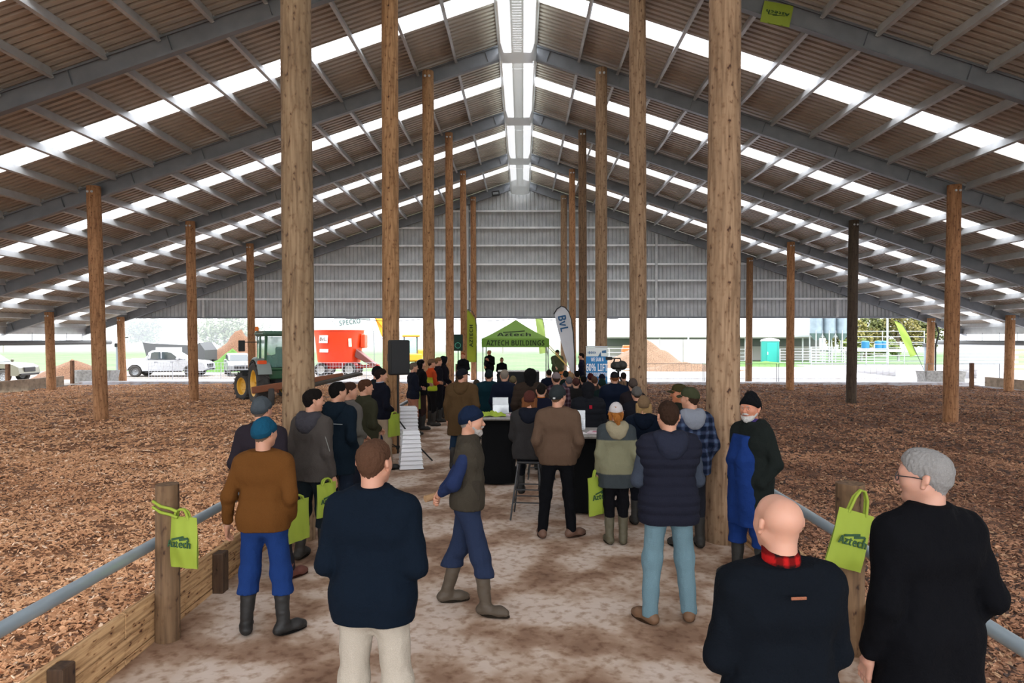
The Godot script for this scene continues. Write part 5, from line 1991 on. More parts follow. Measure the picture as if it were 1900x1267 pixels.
const ARMS := {
	"down": [Vector3(0.225, 0.17, 0.04), Vector3(0.235, -0.08, -0.04)],
	"wide": [Vector3(0.27, 0.19, 0.04), Vector3(0.31, -0.05, -0.04)],
	"pocket": [Vector3(0.235, 0.18, 0.085), Vector3(0.2, -0.02, -0.075)],
	"folded": [Vector3(0.23, 0.175, -0.02), Vector3(0.02, 0.17, -0.21)],
	"front": [Vector3(0.23, 0.175, 0.04), Vector3(0.1, 0.08, -0.185)],
	"behind": [Vector3(0.235, 0.18, 0.12), Vector3(0.06, 0.06, 0.24)],
	"raised": [Vector3(0.24, 0.2, -0.06), Vector3(0.1, 0.34, -0.22)],
	"point": [Vector3(0.23, 0.26, -0.16), Vector3(0.2, 0.1, -0.37)],
	"lap": [Vector3(0.22, 0.19, -0.05), Vector3(0.12, 0.05, -0.24)],
}

func make_hand(F: Field, wrist: Vector3, dir: Vector3, side: float, inward: Vector3, h: float, curl: float) -> void:
	# palm along dir; inward is the way the palm faces; the thumb leaves the palm's front edge
	var y := dir.normalized()
	var z := (inward - y * inward.dot(y)).normalized()
	var x := y.cross(z).normalized() * side
	var at := func(u: float, v: float, w: float) -> Vector3: return wrist + (x * u + y * v + z * w) * h
	F.cone(at.call(0, -0.02, 0), at.call(0, 0.02, 0), 0.027 * h, 0.026 * h)
	for q in [-0.027, -0.009, 0.009, 0.027]:
		F.cone(at.call(q * 0.7, 0.02, 0.0), at.call(q, 0.085, 0.004), 0.0155 * h, 0.0125 * h)
	var ln := [0.072, 0.084, 0.078, 0.062]
	for i in 4:
		var q: float = [0.030, 0.010, -0.010, -0.029][i]
		var l: float = ln[i]
		var b0 := Vector3(q, 0.088, 0.004)
		var b1 := b0 + Vector3(0, cos(curl * 0.5), sin(curl * 0.5)) * l * 0.48
		var b2 := b1 + Vector3(0, cos(curl * 1.5), sin(curl * 1.5)) * l * 0.32
		var b3 := b2 + Vector3(0, cos(curl * 2.3), sin(curl * 2.3)) * l * 0.22
		F.cone(at.call(b0.x, b0.y, b0.z), at.call(b1.x, b1.y, b1.z), 0.0095 * h, 0.0088 * h)
		F.cone(at.call(b1.x, b1.y, b1.z), at.call(b2.x, b2.y, b2.z), 0.0088 * h, 0.008 * h)
		F.cone(at.call(b2.x, b2.y, b2.z), at.call(b3.x, b3.y, b3.z), 0.008 * h, 0.007 * h)
	F.cone(at.call(0.022, 0.02, 0.006), at.call(0.05, 0.055, 0.02), 0.015 * h, 0.011 * h)
	F.cone(at.call(0.05, 0.055, 0.02), at.call(0.052, 0.088, 0.036), 0.0105 * h, 0.0085 * h)

func new_field(k: float) -> Field:
	var f := Field.new()
	f.k = k
	return f

func person_geo(s: Dictionary) -> Array:
	var out := []
	var h: float = s.h / 1.78
	var w: float = s.get("w", 1.0)
	var q: int = s.get("q", 1)
	var cell: float = [0.032, 0.025, 0.018, 0.0135][q]
	var hc: float = [0.013, 0.0105, 0.0075, 0.0055][q]
	var seat: float = s.get("seat", 0.0)
	var pel := 0.96 * h if seat == 0.0 else seat + 0.12
	var lean: float = s.get("lean", 0.0)
	var T := Transform3D(Basis(Vector3.RIGHT, -lean) * Basis(Vector3.UP, s.get("twist", 0.0)), Vector3(0, pel, 0))
	T.basis = T.basis.scaled(Vector3(h, h, h))
	var up := (T.basis * Vector3.UP).normalized()
	var sd := hash(s.label) % 1000
	var belly: float = s.get("belly", 0.0)
	var thick: float = s.get("puff", 0.0)
	var armL: String = s.get("armL", "pocket")
	var armR: String = s.get("armR", "pocket")
	var kind: String = s.get("top", "jacket")
	var tc: Color = s.tc
	# ---- arms: shoulder, elbow, wrist
	var arms := []
	for e in [[-1.0, armL], [1.0, armR]]:
		var m: Array = ARMS[e[1]]
		var mir := Vector3(e[0] * w, 1, 1)
		arms.append([T * (Vector3(0.178, 0.452, 0.012) * mir), T * (m[0] * mir), T * (m[1] * mir)])
	if s.has("handL"):
		arms[0][2] = s.handL
	# ---- feet and knees
	var feet: Array = s.get("feet", [[-0.12, 0.0, 0.25], [0.12, 0.0, -0.25]])
	var legs := []
	for i in 2:
		var sg := -1.0 if i == 0 else 1.0
		var hip := T * Vector3(sg * 0.088 * w, -0.03, 0)
		if seat > 0.0:
			var kn := Vector3(sg * 0.15, pel + 0.01, -0.42 * h)
			var fy := 0.1 if seat < 0.6 else seat - 0.42
			legs.append([hip, kn, Vector3(sg * 0.14, fy, -0.36 * h), 0.0])
		else:
			var an := Vector3(feet[i][0] * h, 0.1 * h, feet[i][1] * h)
			var kn := hip.lerp(an, 0.52) + Vector3(sg * 0.005, 0, -0.025)
			legs.append([hip, kn, an, feet[i][2]])
	# ---- top garment
	var hem: float = s.get("hem", -0.08)
	var torso := func(F: Field, o: float) -> void:
		for g in [-1.0, 1.0]:
			F.cone(T * Vector3(g * 0.035, 0.515, 0.015), T * Vector3(g * 0.158 * w, 0.462, 0.012), (0.058 + o) * h, (0.068 + o) * h)
		F.cone(T * Vector3(-0.10 * w, 0.36, 0.0), T * Vector3(0.10 * w, 0.36, 0.0), (0.112 + o) * h, (0.112 + o) * h)
		F.cone(T * Vector3(-0.075 * w, 0.18, -0.008), T * Vector3(0.075 * w, 0.18, -0.008), (0.11 + o + belly * 0.03) * h, (0.11 + o + belly * 0.03) * h)
		if belly > 0.0:
			F.ball(T * Vector3(0, 0.15, -0.07), (0.1 + 0.05 * belly) * h)
		F.cone(T * Vector3(-0.08 * w, 0.02, 0.005), T * Vector3(0.08 * w, 0.02, 0.005), (0.116 + o + belly * 0.02) * h, (0.116 + o + belly * 0.02) * h)
	var sleeves := func(F: Field, o: float) -> void:
		for m in arms:
			F.cone(m[0], m[1], (0.064 + o) * h, (0.052 + o) * h)
			F.cone(m[1], m[2].lerp(m[1], 0.1), (0.052 + o) * h, (0.041 + o * 0.7) * h)
	var F := new_field(0.07 * h)
	torso.call(F, thick)
	if hem < -0.12:
		var hz := 0.03 if seat == 0.0 else 0.0
		for g in [-1.0, 1.0]:
			F.cone(T * Vector3(g * 0.08 * w, 0.02, 0.005), T * Vector3(g * 0.085 * w, hem - 0.03, hz * 0.3), (0.118 + thick) * h, (0.13 + thick) * h)
	else:
		for g in [-1.0, 1.0]:
			F.cone(T * Vector3(g * 0.08 * w, 0.02, 0.005), T * Vector3(g * 0.082 * w, hem - 0.04, 0.004), (0.116 + thick) * h, (0.113 + thick) * h)
	F.keep_above(up, T * Vector3(0, hem, 0))
	var ch: float = s.get("collar", 0.05)
	F.cone(T * Vector3(0, 0.48, 0.018), T * Vector3(0, 0.545 + ch, 0.006), 0.072 * h, 0.066 * h)
	F.keep_above(-(up + T.basis.z.normalized() * 0.12), T * Vector3(0, 0.535 + ch, 0.0))
	if q >= 2:
		F.folds(sd, 0.009 if not s.has("quilt") else 0.005, Vector3(10, 6.5, 10))
	if s.has("quilt"):
		F.ripple = 0.0065
		F.rf = PI / s.quilt
		F.ry = up
	var two: bool = s.has("sleeve")
	if not two:
		var body_k := F.k
		F.k = 0.028 * h
		sleeves.call(F, thick * 0.5)
		F.k = body_k
	var b := MB.new()
	F.mesh(cell, b)
	if s.get("hood_down", false):
		var H := new_field(0.07 * h)
		H.cone(T * Vector3(-0.08, 0.535, 0.04), T * Vector3(0.08, 0.535, 0.04), 0.042 * h, 0.042 * h)
		H.cone(T * Vector3(-0.085, 0.515, 0.085), T * Vector3(0.085, 0.515, 0.085), 0.05 * h, 0.05 * h)
		H.cone(T * Vector3(-0.06, 0.455, 0.11), T * Vector3(0.06, 0.455, 0.11), 0.05 * h, 0.05 * h)
		H.cone(T * Vector3(-0.02, 0.405, 0.112), T * Vector3(0.02, 0.405, 0.112), 0.042 * h, 0.042 * h)
		H.cone(T * Vector3(0.085, 0.53, 0.045), T * Vector3(0.06, 0.5, -0.02), 0.034 * h, 0.02 * h)
		H.cone(T * Vector3(-0.085, 0.53, 0.045), T * Vector3(-0.06, 0.5, -0.02), 0.034 * h, 0.02 * h)
		if q >= 2:
			H.folds(sd + 3, 0.009, Vector3(16, 16, 16))
		var hb := MB.new()
		H.mesh(minf(cell, 0.016), hb)
		out.append({"n": "hood", "m": hb, "c": s.get("hood_c", tc)})
	out.append({"n": kind, "m": b, "c": tc, "zone": s.get("zone", ""), "T": T, "c2": s.get("c2", tc)})
	if two:
		F = new_field(0.05 * h)
		sleeves.call(F, 0.0)
		if q >= 2:
			F.folds(sd + 1, 0.008, Vector3(11, 9, 11))
		b = MB.new()
		F.mesh(cell, b)
		out.append({"n": "shirt_sleeves", "m": b, "c": s.sleeve})
	# ---- trousers
	var lc: Color = s.get("lc", Color8(40, 42, 48))
	var loose: float = s.get("loose", 0.0)
	F = new_field(0.05 * h)
	F.cone(T * Vector3(-0.07 * w, 0.0, 0.005), T * Vector3(0.07 * w, 0.0, 0.005), 0.106 * h, 0.106 * h)
	F.cone(T * Vector3(-0.075 * w, -0.06, 0.015), T * Vector3(0.075 * w, -0.06, 0.015), 0.1 * h, 0.1 * h)
	var boot: String = s.get("feet_kind", "gumboot")
	var cut := 0.33 * h if boot == "gumboot" else 0.055 * h
	for l in legs:
		F.cone(l[0], l[1], 0.094 * h, (0.068 + loose * 0.6) * h)
		F.cone(l[1], l[2] + (Vector3(0, 0.2 * h, 0) if boot == "gumboot" else Vector3(0, -0.03, 0)), (0.068 + loose * 0.6) * h, ((0.06 + loose * 0.5) if boot == "gumboot" else (0.052 + loose)) * h)
		if loose > 0.01 and boot == "gumboot":
			F.ball(l[1].lerp(l[2], 0.45) + Vector3(0, 0.02, -0.01), 0.078 * h)
	if seat == 0.0:
		F.keep_above(Vector3.UP, Vector3(0, cut, 0))
	F.keep_above(-up, T * Vector3(0, 0.13, 0))
	if q >= 2:
		F.folds(sd + 2, 0.008, Vector3(11, 7, 11))
	b = MB.new()
	F.mesh(cell * 1.05, b)
	out.append({"n": "trousers" if not s.get("shorts", false) else "shorts", "m": b, "c": lc})
	# ---- boots or shoes
	var fc: Color = s.get("fc", Color8(52, 50, 46))
	for l in legs:
		var an: Vector3 = l[2]
		var fd := Vector3(-sin(l[3]), 0, -cos(l[3]))
		var gy := an.y - 0.1 * h
		F = new_field(0.035 * h)
		var base := Vector3(an.x, gy, an.z)
		F.cone(base + Vector3(0, 0.045 * h, 0) - fd * 0.045 * h, base + fd * 0.12 * h + Vector3(0, 0.042 * h, 0), 0.046 * h, 0.046 * h)
		F.cone(base + fd * 0.12 * h + Vector3(0, 0.042 * h, 0), base + fd * 0.175 * h + Vector3(0, 0.034 * h, 0), 0.046 * h, 0.036 * h)
		var topb: float = (0.40 if boot == "gumboot" else 0.15) * h
		var kn: Vector3 = l[1]
		var tp := an.lerp(kn, clampf((topb - 0.1 * h) / (kn.distance_to(an)), 0, 1))
		F.cone(base + Vector3(0, 0.07 * h, 0), tp, 0.05 * h, (0.068 if boot == "gumboot" else 0.05) * h)
		F.keep_above(Vector3.UP, Vector3(0, gy + 0.004, 0))
		F.keep_above((an - kn).normalized(), tp)
		if q >= 2 and boot == "gumboot":
			F.folds(sd + 5, 0.007, Vector3(7, 16, 7))
		b = MB.new()
		F.mesh(minf(cell, 0.016) if q > 0 else 0.024, b)
		if q >= 2:
			var S := MB.new()
			S.t = Transform3D(Basis(Vector3.UP, l[3]), base)
			var ol := PackedVector2Array()
			for i in 16:
				var aa := TAU * i / 16
				var len_ := 0.115 if sin(aa) < 0 else 0.16
				ol.append(Vector2(cos(aa) * (0.05 if absf(sin(aa)) < 0.8 else 0.048), sin(aa) * len_ * -1.0) * h)
			S.t = Transform3D(Basis(Vector3.UP, l[3]) * Basis(Vector3.RIGHT, -PI / 2), base + fd * 0.055 * h)
			var mirrored := PackedVector2Array()
			for v in ol:
				mirrored.append(Vector2(v.x, -v.y))
			S.prism(mirrored, 0.0, 0.024 * h, 0.004)
			out.append({"n": "boot", "m": b, "c": fc, "sub": {"n": "sole", "m": S, "c": fc.darkened(0.45)}})
		else:
			out.append({"n": "boot", "m": b, "c": fc})
	# ---- head, neck, hands and the body under the clothes: one skin mesh
	var yaw: float = s.get("hyaw", 0.0)
	var pit: float = s.get("pitch", 0.0)
	var HB := T.basis.orthonormalized() * Basis(Vector3.UP, yaw) * Basis(Vector3.RIGHT, pit)
	var HC := T * Vector3(0, 0.53, 0.012) + (T.basis.orthonormalized() * Vector3(0, 0.16, -0.022)) * h
	var HT := Transform3D(HB.scaled(Vector3(h, h, h)), HC)
	var skin: Color = s.get("skin", Color8(205, 150, 122))
	b = MB.new()
	F = new_field(0.03 * h)
	F.cone(HT * Vector3(0, 0.028, 0.028), HT * Vector3(0, 0.034, -0.02), 0.078 * h, 0.074 * h)
	F.cone(HT * Vector3(0, -0.05, -0.035), HT * Vector3(0, -0.088, -0.062), 0.054 * h, 0.032 * h)
	for g in [-1.0, 1.0]:
		F.ball(HT * Vector3(g * 0.033, -0.018, -0.048), 0.043 * h)
		F.cone(HT * Vector3(g * 0.05, -0.04, 0.0), HT * Vector3(g * 0.03, -0.082, -0.045), 0.03 * h, 0.028 * h)
	F.cone(HT * Vector3(0, -0.05, 0.022), T * Vector3(0, 0.47, 0.02), 0.056 * h, 0.062 * h)
	if q >= 1:
		var E := F
		E.cone(HT * Vector3(-0.034, 0.026, -0.078), HT * Vector3(0.034, 0.026, -0.078), 0.016 * h, 0.016 * h)
	if s.get("face", false):
		for g in [-1.0, 1.0]:
			F.dents.append([HT * Vector3(g * 0.033, 0.002, -0.108), 0.021 * h])
	F.mesh(hc, b)
	if q >= 1:
		var E := new_field(0.012 * h)
		E.cone(HT * Vector3(0, 0.012, -0.088), HT * Vector3(0, -0.026, -0.112), 0.0095 * h, 0.0135 * h)
		for g in [-1.0, 1.0]:
			E.ball(HT * Vector3(g * 0.013, -0.03, -0.1), 0.0105 * h)
			E.cone(HT * Vector3(g * 0.077, 0.012, 0.018), HT * Vector3(g * 0.081, -0.028, 0.008), 0.0145 * h, 0.011 * h)
			E.cone(HT * Vector3(g * 0.083, 0.02, 0.028), HT * Vector3(g * 0.087, -0.005, 0.026), 0.009 * h, 0.008 * h)
		E.cone(HT * Vector3(-0.018, -0.06, -0.09), HT * Vector3(0.018, -0.06, -0.09), 0.0085 * h, 0.0085 * h)
		E.mesh(minf(hc, 0.007), b)
	for i in 2:
		var pose: String = [armL, armR][i]
		if pose == "pocket" or q == 0:
			continue
		var sg := -1.0 if i == 0 else 1.0
		var dir: Vector3 = (arms[i][2] - arms[i][1]).normalized()
		var hand := new_field(0.009 * h)
		var inward := T.basis.x.normalized() * -sg if pose in ["down", "wide"] else (Vector3(0, -1, 0) if pose in ["front", "lap", "point"] else (T.basis.z.normalized() * (1.0 if pose in ["folded", "raised"] else -1.0)))
		make_hand(hand, arms[i][2] + dir * 0.02 * h, dir, sg, inward, h, 0.55 if pose in ["down", "wide"] else 0.9)
		hand.mesh(0.0042 if q == 3 else (0.0055 if q == 2 else 0.0075), b)
		var wr := new_field(0.01)
		wr.cone(arms[i][2].lerp(arms[i][1], 0.25), arms[i][2] + dir * 0.01, 0.03 * h, 0.027 * h)
		wr.mesh(0.009, b)
	F = new_field(0.05 * h)
	F.cone(T * Vector3(0, 0.5, 0.02), T * Vector3(0, 0.36, 0), 0.05 * h, 0.085 * h)
	F.cone(T * Vector3(-0.07 * w, 0.35, 0), T * Vector3(0.07 * w, 0.35, 0), 0.085 * h, 0.085 * h)
	F.cone(T * Vector3(0, 0.35, 0), T * Vector3(0, 0.02, 0), 0.085 * h, 0.085 * h)
	for m in arms:
		F.cone(m[0], m[1], 0.042 * h, 0.034 * h)
		F.cone(m[1], m[2], 0.034 * h, 0.026 * h)
	for l in legs:
		F.cone(l[0], l[1], 0.07 * h, 0.048 * h)
		F.cone(l[1], l[2], 0.048 * h, 0.036 * h)
		F.ball(l[2] + Vector3(0, -0.04 * h, 0), 0.032 * h)
	F.mesh(0.036, b)
	out.append({"n": "body", "m": b, "c": skin})
	# ---- hair
	var hair: String = s.get("hair", "short")
	var hcol: Color = s.get("hc", Color8(62, 46, 36))
	var hat: String = s.get("hat", "")
	if hair != "none" and hat != "hood":
		F = new_field(0.025 * h)
		var o := 0.0 if hat != "" else 0.003
		F.cone(HT * Vector3(0, 0.039, 0.033), HT * Vector3(0, 0.049, -0.016), (0.0785 + o) * h, (0.0755 + o) * h)
		if hat == "" and hair == "short":
			F.cone(HT * Vector3(0, 0.07, 0.01), HT * Vector3(0, 0.078, -0.035), 0.058 * h, 0.05 * h)
		if hair == "crop":
			F.cone(HT * Vector3(0, 0.06, 0.01), HT * Vector3(0, 0.062, -0.03), 0.056 * h, 0.05 * h)
		F.cone(HT * Vector3(0, -0.01, 0.036), HT * Vector3(0, -0.055, 0.03), 0.0655 * h, 0.049 * h)
		F.keep_above(HB * Vector3(0, 0.68, 0.73), HT * Vector3(0, 0, -0.022))
		F.keep_above(HB.y, HT * Vector3(0, -0.072, 0))
		F.folds(sd + 7, 0.006, Vector3(60, 26, 60))
		b = MB.new()
		F.mesh(hc, b)
		if hair == "long" or hair == "pony":
			F = new_field(0.03 * h)
			if hair == "long":
				for g in [-1.0, 0.0, 1.0]:
					F.cone(HT * Vector3(g * 0.06, 0.0, 0.035), HT * Vector3(g * 0.075, -0.16, 0.05), 0.05 * h, 0.03 * h)
			else:
				F.cone(HT * Vector3(-0.01, -0.02, 0.085), HT * Vector3(0.02, -0.06, 0.125), 0.034 * h, 0.04 * h)
				F.cone(HT * Vector3(0.02, -0.06, 0.125), HT * Vector3(0.035, -0.15, 0.12), 0.04 * h, 0.018 * h)
				F.cone(HT * Vector3(-0.07, -0.02, 0.03), HT * Vector3(-0.06, -0.1, 0.04), 0.03 * h, 0.02 * h)
				F.cone(HT * Vector3(0.07, -0.02, 0.03), HT * Vector3(0.06, -0.09, 0.04), 0.028 * h, 0.02 * h)
			F.folds(sd + 8, 0.012, Vector3(50, 9, 50))
			F.mesh(hc, b)
		out.append({"n": "hair", "m": b, "c": hcol})
	if s.get("beard", false):
		F = new_field(0.02 * h)
		F.cone(HT * Vector3(0, -0.06, -0.045), HT * Vector3(0, -0.1, -0.068), 0.053 * h, 0.035 * h)
		F.cone(HT * Vector3(-0.05, -0.04, -0.015), HT * Vector3(-0.03, -0.085, -0.05), 0.032 * h, 0.032 * h)
		F.cone(HT * Vector3(0.05, -0.04, -0.015), HT * Vector3(0.03, -0.085, -0.05), 0.032 * h, 0.032 * h)
		F.keep_above(HB * Vector3(0, -1, 0.45), HT * Vector3(0, -0.068, -0.085))
		F.folds(sd + 9, 0.007, Vector3(60, 40, 60))
		var bb := MB.new()
		F.mesh(hc, bb)
		F = new_field(0.01)
		F.cone(HT * Vector3(-0.026, -0.053, -0.09), HT * Vector3(0, -0.045, -0.102), 0.008 * h, 0.011 * h)
		F.cone(HT * Vector3(0.026, -0.053, -0.09), HT * Vector3(0, -0.045, -0.102), 0.008 * h, 0.011 * h)
		F.mesh(0.0055, bb)
		out.append({"n": "beard", "m": bb, "c": s.get("beard_c", Color8(200, 196, 190))})
	if s.get("face", false):
		for g in [-1.0, 1.0]:
			b = MB.new()
			b.ball(HT * Vector3(g * 0.033, 0.001, -0.08), Vector3(0.0125, 0.0095, 0.0125) * h, 12)
			var iris := MB.new()
			iris.ball(HT * Vector3(g * 0.033, 0.001, -0.0882), Vector3(0.006, 0.0065, 0.006) * h, 8)
			out.append({"n": "eye", "m": b, "c": Color8(196, 186, 178), "sub": {"n": "iris", "m": iris, "c": Color8(52, 40, 34)}})
			b = MB.new()
			b.tube([HT * Vector3(g * 0.014, 0.02, -0.099), HT * Vector3(g * 0.032, 0.026, -0.098), HT * Vector3(g * 0.052, 0.02, -0.086)], [0.004 * h, 0.005 * h, 0.003 * h], 6)
			out.append({"n": "eyebrow", "m": b, "c": s.get("brow", hcol)})
		b = MB.new()
		b.tube([HT * Vector3(-0.02, -0.0615, -0.0965), HT * Vector3(0, -0.06, -0.0995), HT * Vector3(0.02, -0.0615, -0.0965)], 0.003 * h, 6)
		out.append({"n": "mouth", "m": b, "c": Color8(140, 80, 72)})
	if s.get("glasses", false):
		b = MB.new()
		for g in [-1.0, 1.0]:
			var ring := []
			for i in 17:
				ring.append(HT * Vector3(g * 0.034 + cos(TAU * i / 16) * 0.026, 0.002 + sin(TAU * i / 16) * 0.02, -0.103))
			b.tube(ring, 0.0022 * h, 5, false)
			b.tube([HT * Vector3(g * 0.06, 0.008, -0.102), HT * Vector3(g * 0.082, 0.012, -0.03), HT * Vector3(g * 0.088, 0.008, 0.03)], 0.0025 * h, 5)
		b.tube([HT * Vector3(-0.01, 0.006, -0.106), HT * Vector3(0.01, 0.006, -0.106)], 0.0022 * h, 5)
		out.append({"n": "glasses", "m": b, "c": Color8(40, 40, 44)})
	# ---- hats
	var hatc: Color = s.get("hatc", Color8(40, 42, 46))
	if hat == "beanie":
		F = new_field(0.03 * h)
		F.cone(HT * Vector3(0, 0.032, 0.03), HT * Vector3(0, 0.042, -0.02), 0.0885 * h, 0.084 * h)
		F.cone(HT * Vector3(0, 0.075, 0.02), HT * Vector3(0, 0.08 + s.get("peak", 0.0), 0.0 + s.get("peak", 0.0) * 0.4), 0.066 * h, 0.06 * h)
		F.keep_above(HB * Vector3(0, 0.93, 0.37), HT * Vector3(0, 0.054, -0.095))
		F.folds(sd + 11, 0.006, Vector3(22, 14, 22))
		b = MB.new()
		F.mesh(hc, b)
		F = new_field(0.02 * h)
		F.cone(HT * Vector3(0, 0.024, 0.03), HT * Vector3(0, 0.034, -0.022), 0.0935 * h, 0.089 * h)
		F.keep_above(HB * Vector3(0, 0.93, 0.37), HT * Vector3(0, 0.045, -0.095))
		F.keep_above(-(HB * Vector3(0, 0.93, 0.37)), HT * Vector3(0, 0.086, -0.095))
		var br := MB.new()
		F.mesh(hc, br)
		out.append({"n": "beanie", "m": b, "c": hatc, "sub": {"n": "brim", "m": br, "c": s.get("brimc", hatc.darkened(0.12))}})
	elif hat == "cap":
		F = new_field(0.03 * h)
		F.cone(HT * Vector3(0, 0.032, 0.028), HT * Vector3(0, 0.04, -0.02), 0.0875 * h, 0.084 * h)
		F.cone(HT * Vector3(0, 0.07, 0.01), HT * Vector3(0, 0.07, -0.03), 0.062 * h, 0.058 * h)
		F.keep_above(HB * Vector3(0, 0.98, 0.18), HT * Vector3(0, 0.046, -0.1))
		b = MB.new()
		F.mesh(hc, b)
		var vb := MB.new()
		for lay in [0.0, -0.005]:
			var rows := []
			for j in 6:
				var row := []
				for i in 13:
					var aa := deg_to_rad(lerpf(-62, 62, i / 12.0))
					var rr := lerpf(0.082, 0.165 - 0.03 * absf(sin(aa)), j / 5.0)
					row.append(HT * Vector3(sin(aa) * rr * 0.92, 0.05 - 0.02 * j / 5.0 - 0.02 * sin(aa) * sin(aa) + lay, -cos(aa) * rr - 0.004))
				if lay < 0:
					row.reverse()
				rows.append(row)
			vb.sheet(rows)
		out.append({"n": "cap", "m": b, "c": hatc, "sub": {"n": "visor", "m": vb, "c": hatc.darkened(0.1)}})
	elif hat == "hood":
		F = new_field(0.05 * h)
		F.cone(HT * Vector3(0, 0.035, 0.035), HT * Vector3(0, 0.045, -0.025), 0.1 * h, 0.095 * h)
		F.cone(HT * Vector3(0, 0.02, 0.035), T * Vector3(0, 0.5, 0.04), 0.1 * h, 0.085 * h)
		F.keep_above(HB.z, HT * Vector3(0, 0, -0.062))
		F.folds(sd + 12, 0.012, Vector3(12, 9, 12))
		b = MB.new()
		F.mesh(maxf(hc, 0.009), b)
		out.append({"n": "hood", "m": b, "c": hatc})
	# ---- bib of a pair of overalls, worn under an open coat
	if s.get("bib", false):
		F = new_field(0.05 * h)
		for g in [-1.0, 1.0]:
			F.cone(T * Vector3(g * 0.05, 0.42, -0.07), T * Vector3(g * 0.055, 0.2, -0.105), 0.085 * h, 0.1 * h)
			F.cone(T * Vector3(g * 0.055, 0.2, -0.105), T * Vector3(g * 0.075, -0.42, -0.06), 0.1 * h, 0.125 * h)
		F.keep_above(-up, T * Vector3(0, 0.44, 0))
		F.keep_above(up, T * Vector3(0, -0.42, 0))
		F.folds(sd + 14, 0.012, Vector3(8, 8, 8))
		b = MB.new()
		F.mesh(cell, b)
		out.append({"n": "overalls_bib", "m": b, "c": lc})
	if s.has("collar_c"):
		F = new_field(0.02)
		F.cone(T * Vector3(0, 0.53, 0.016), T * Vector3(0, 0.595, 0.004), 0.073 * h, 0.071 * h)
		F.keep_above(-(up + T.basis.z.normalized() * 0.15), T * Vector3(0, 0.598, 0))
		b = MB.new()
		F.mesh(0.009, b)
		out.append({"n": "shirt_collar", "m": b, "c": s.collar_c, "zone": s.get("collar_zone", ""), "T": T, "c2": Color8(20, 18, 20)})
	for e in s.get("extra", []):
		b = MB.new()
		b.t = T
		match e[0]:
			"box": b.box(e[2], e[3], 0.004)
			"bar": b.bar(e[2], e[3], e[5], e[5])
			"tube": b.tube([e[2], e[3]], e[5], 8)
		out.append({"n": e[1], "m": b, "c": e[4]})
	for p in out:
		if p.get("zone", "") != "":
			var ti: Transform3D = p.T.affine_inverse()
			for i in p.m.v.size():
				var l: Vector3 = ti * p.m.v[i]
				var c: Color = p.c
				match p.zone:
					"yoke":
						if l.y > 0.355 + 0.02 * absf(l.x) or l.y < -0.06:
							c = p.c2
					"plaid":
						var u := int(absf(sin(l.x * 34.0)) > 0.82) + int(absf(sin(l.y * 34.0)) > 0.82)
						c = p.c.lerp(p.c2, u * 0.5)
					"check":
						var u := int(sin(l.x * 130.0) > 0) + int(sin(l.y * 130.0) > 0)
						c = p.c.lerp(p.c2, u * 0.45)
					"vest_orange":
						if l.y > 0.33:
							c = p.c2
				p.m.c[i] = c.srgb_to_linear() * 0.62
	return out

var people := []
var people_geo := []

func cloth(c: Color) -> StandardMaterial3D:
	var key := "cloth_" + c.to_html()
	if not mats.has(key):
		var l := c.srgb_to_linear() * 0.72
		l.a = 1.0
		var m := tri_mat(key, tex.weave, Vector3(3, 3, 3), 0.9, l.linear_to_srgb(), tex.fabric, 0.35)
		m.metallic_specular = 0.2
	return mats[key]

func skin_mat(c: Color) -> StandardMaterial3D:
	var l := c.srgb_to_linear() * 0.72
	l.a = 1.0
	var m := mat(l.linear_to_srgb(), 0.55)
	m.subsurf_scatter_enabled = true
	m.subsurf_scatter_strength = 0.15
	return m

func zone_mat() -> StandardMaterial3D:
	if not mats.has("zone"):
		var m := StandardMaterial3D.new()
		m.vertex_color_use_as_albedo = true
		m.roughness = 0.9
		m.metallic_specular = 0.2
		m.normal_enabled = true
		m.normal_texture = tex.fabric
		m.normal_scale = 0.35
		m.uv1_triplanar = true
		m.uv1_world_triplanar = true
		m.uv1_scale = Vector3(3, 3, 3)
		mats["zone"] = m
	return mats["zone"]

func job(i: int) -> void:
	people_geo[i] = person_geo(people[i])

func P(px_x: float, d: float, h: float, yaw: float, s: Dictionary):
	s.x = px_x
	s.d = d
	s.h = h
	s.yaw = yaw
	people.append(s)

func build_people():
	list_people()
	people_geo.resize(people.size())
	var task := WorkerThreadPool.add_group_task(job, people.size())
	WorkerThreadPool.wait_for_group_task_completion(task)
	for i in people.size():
		var s: Dictionary = people[i]
		var t := thing("person", s.label, "person", Vector3(s.x, s.get("y", 0.0), -s.d), s.yaw, s.get("group", ""))
		for p in people_geo[i]:
			var m: Material
			if p.get("zone", "") != "":
				m = zone_mat()
			elif p.n == "body":
				m = skin_mat(p.c)
			elif p.n in ["eye", "iris", "mouth", "glasses"]:
				m = mat(p.c, 0.3)
			elif p.n == "boot":
				m = mat(p.c.darkened(0.38 if p.c.v < 0.3 else 0.12), 0.65)
			else:
				m = cloth(p.c)
			var o := part(p.n, p.m, m, t)
			if p.has("sub"):
				part(p.sub.n, p.sub.m, cloth(p.sub.c) if p.n != "eye" else mat(p.sub.c, 0.3), o)
	seats()

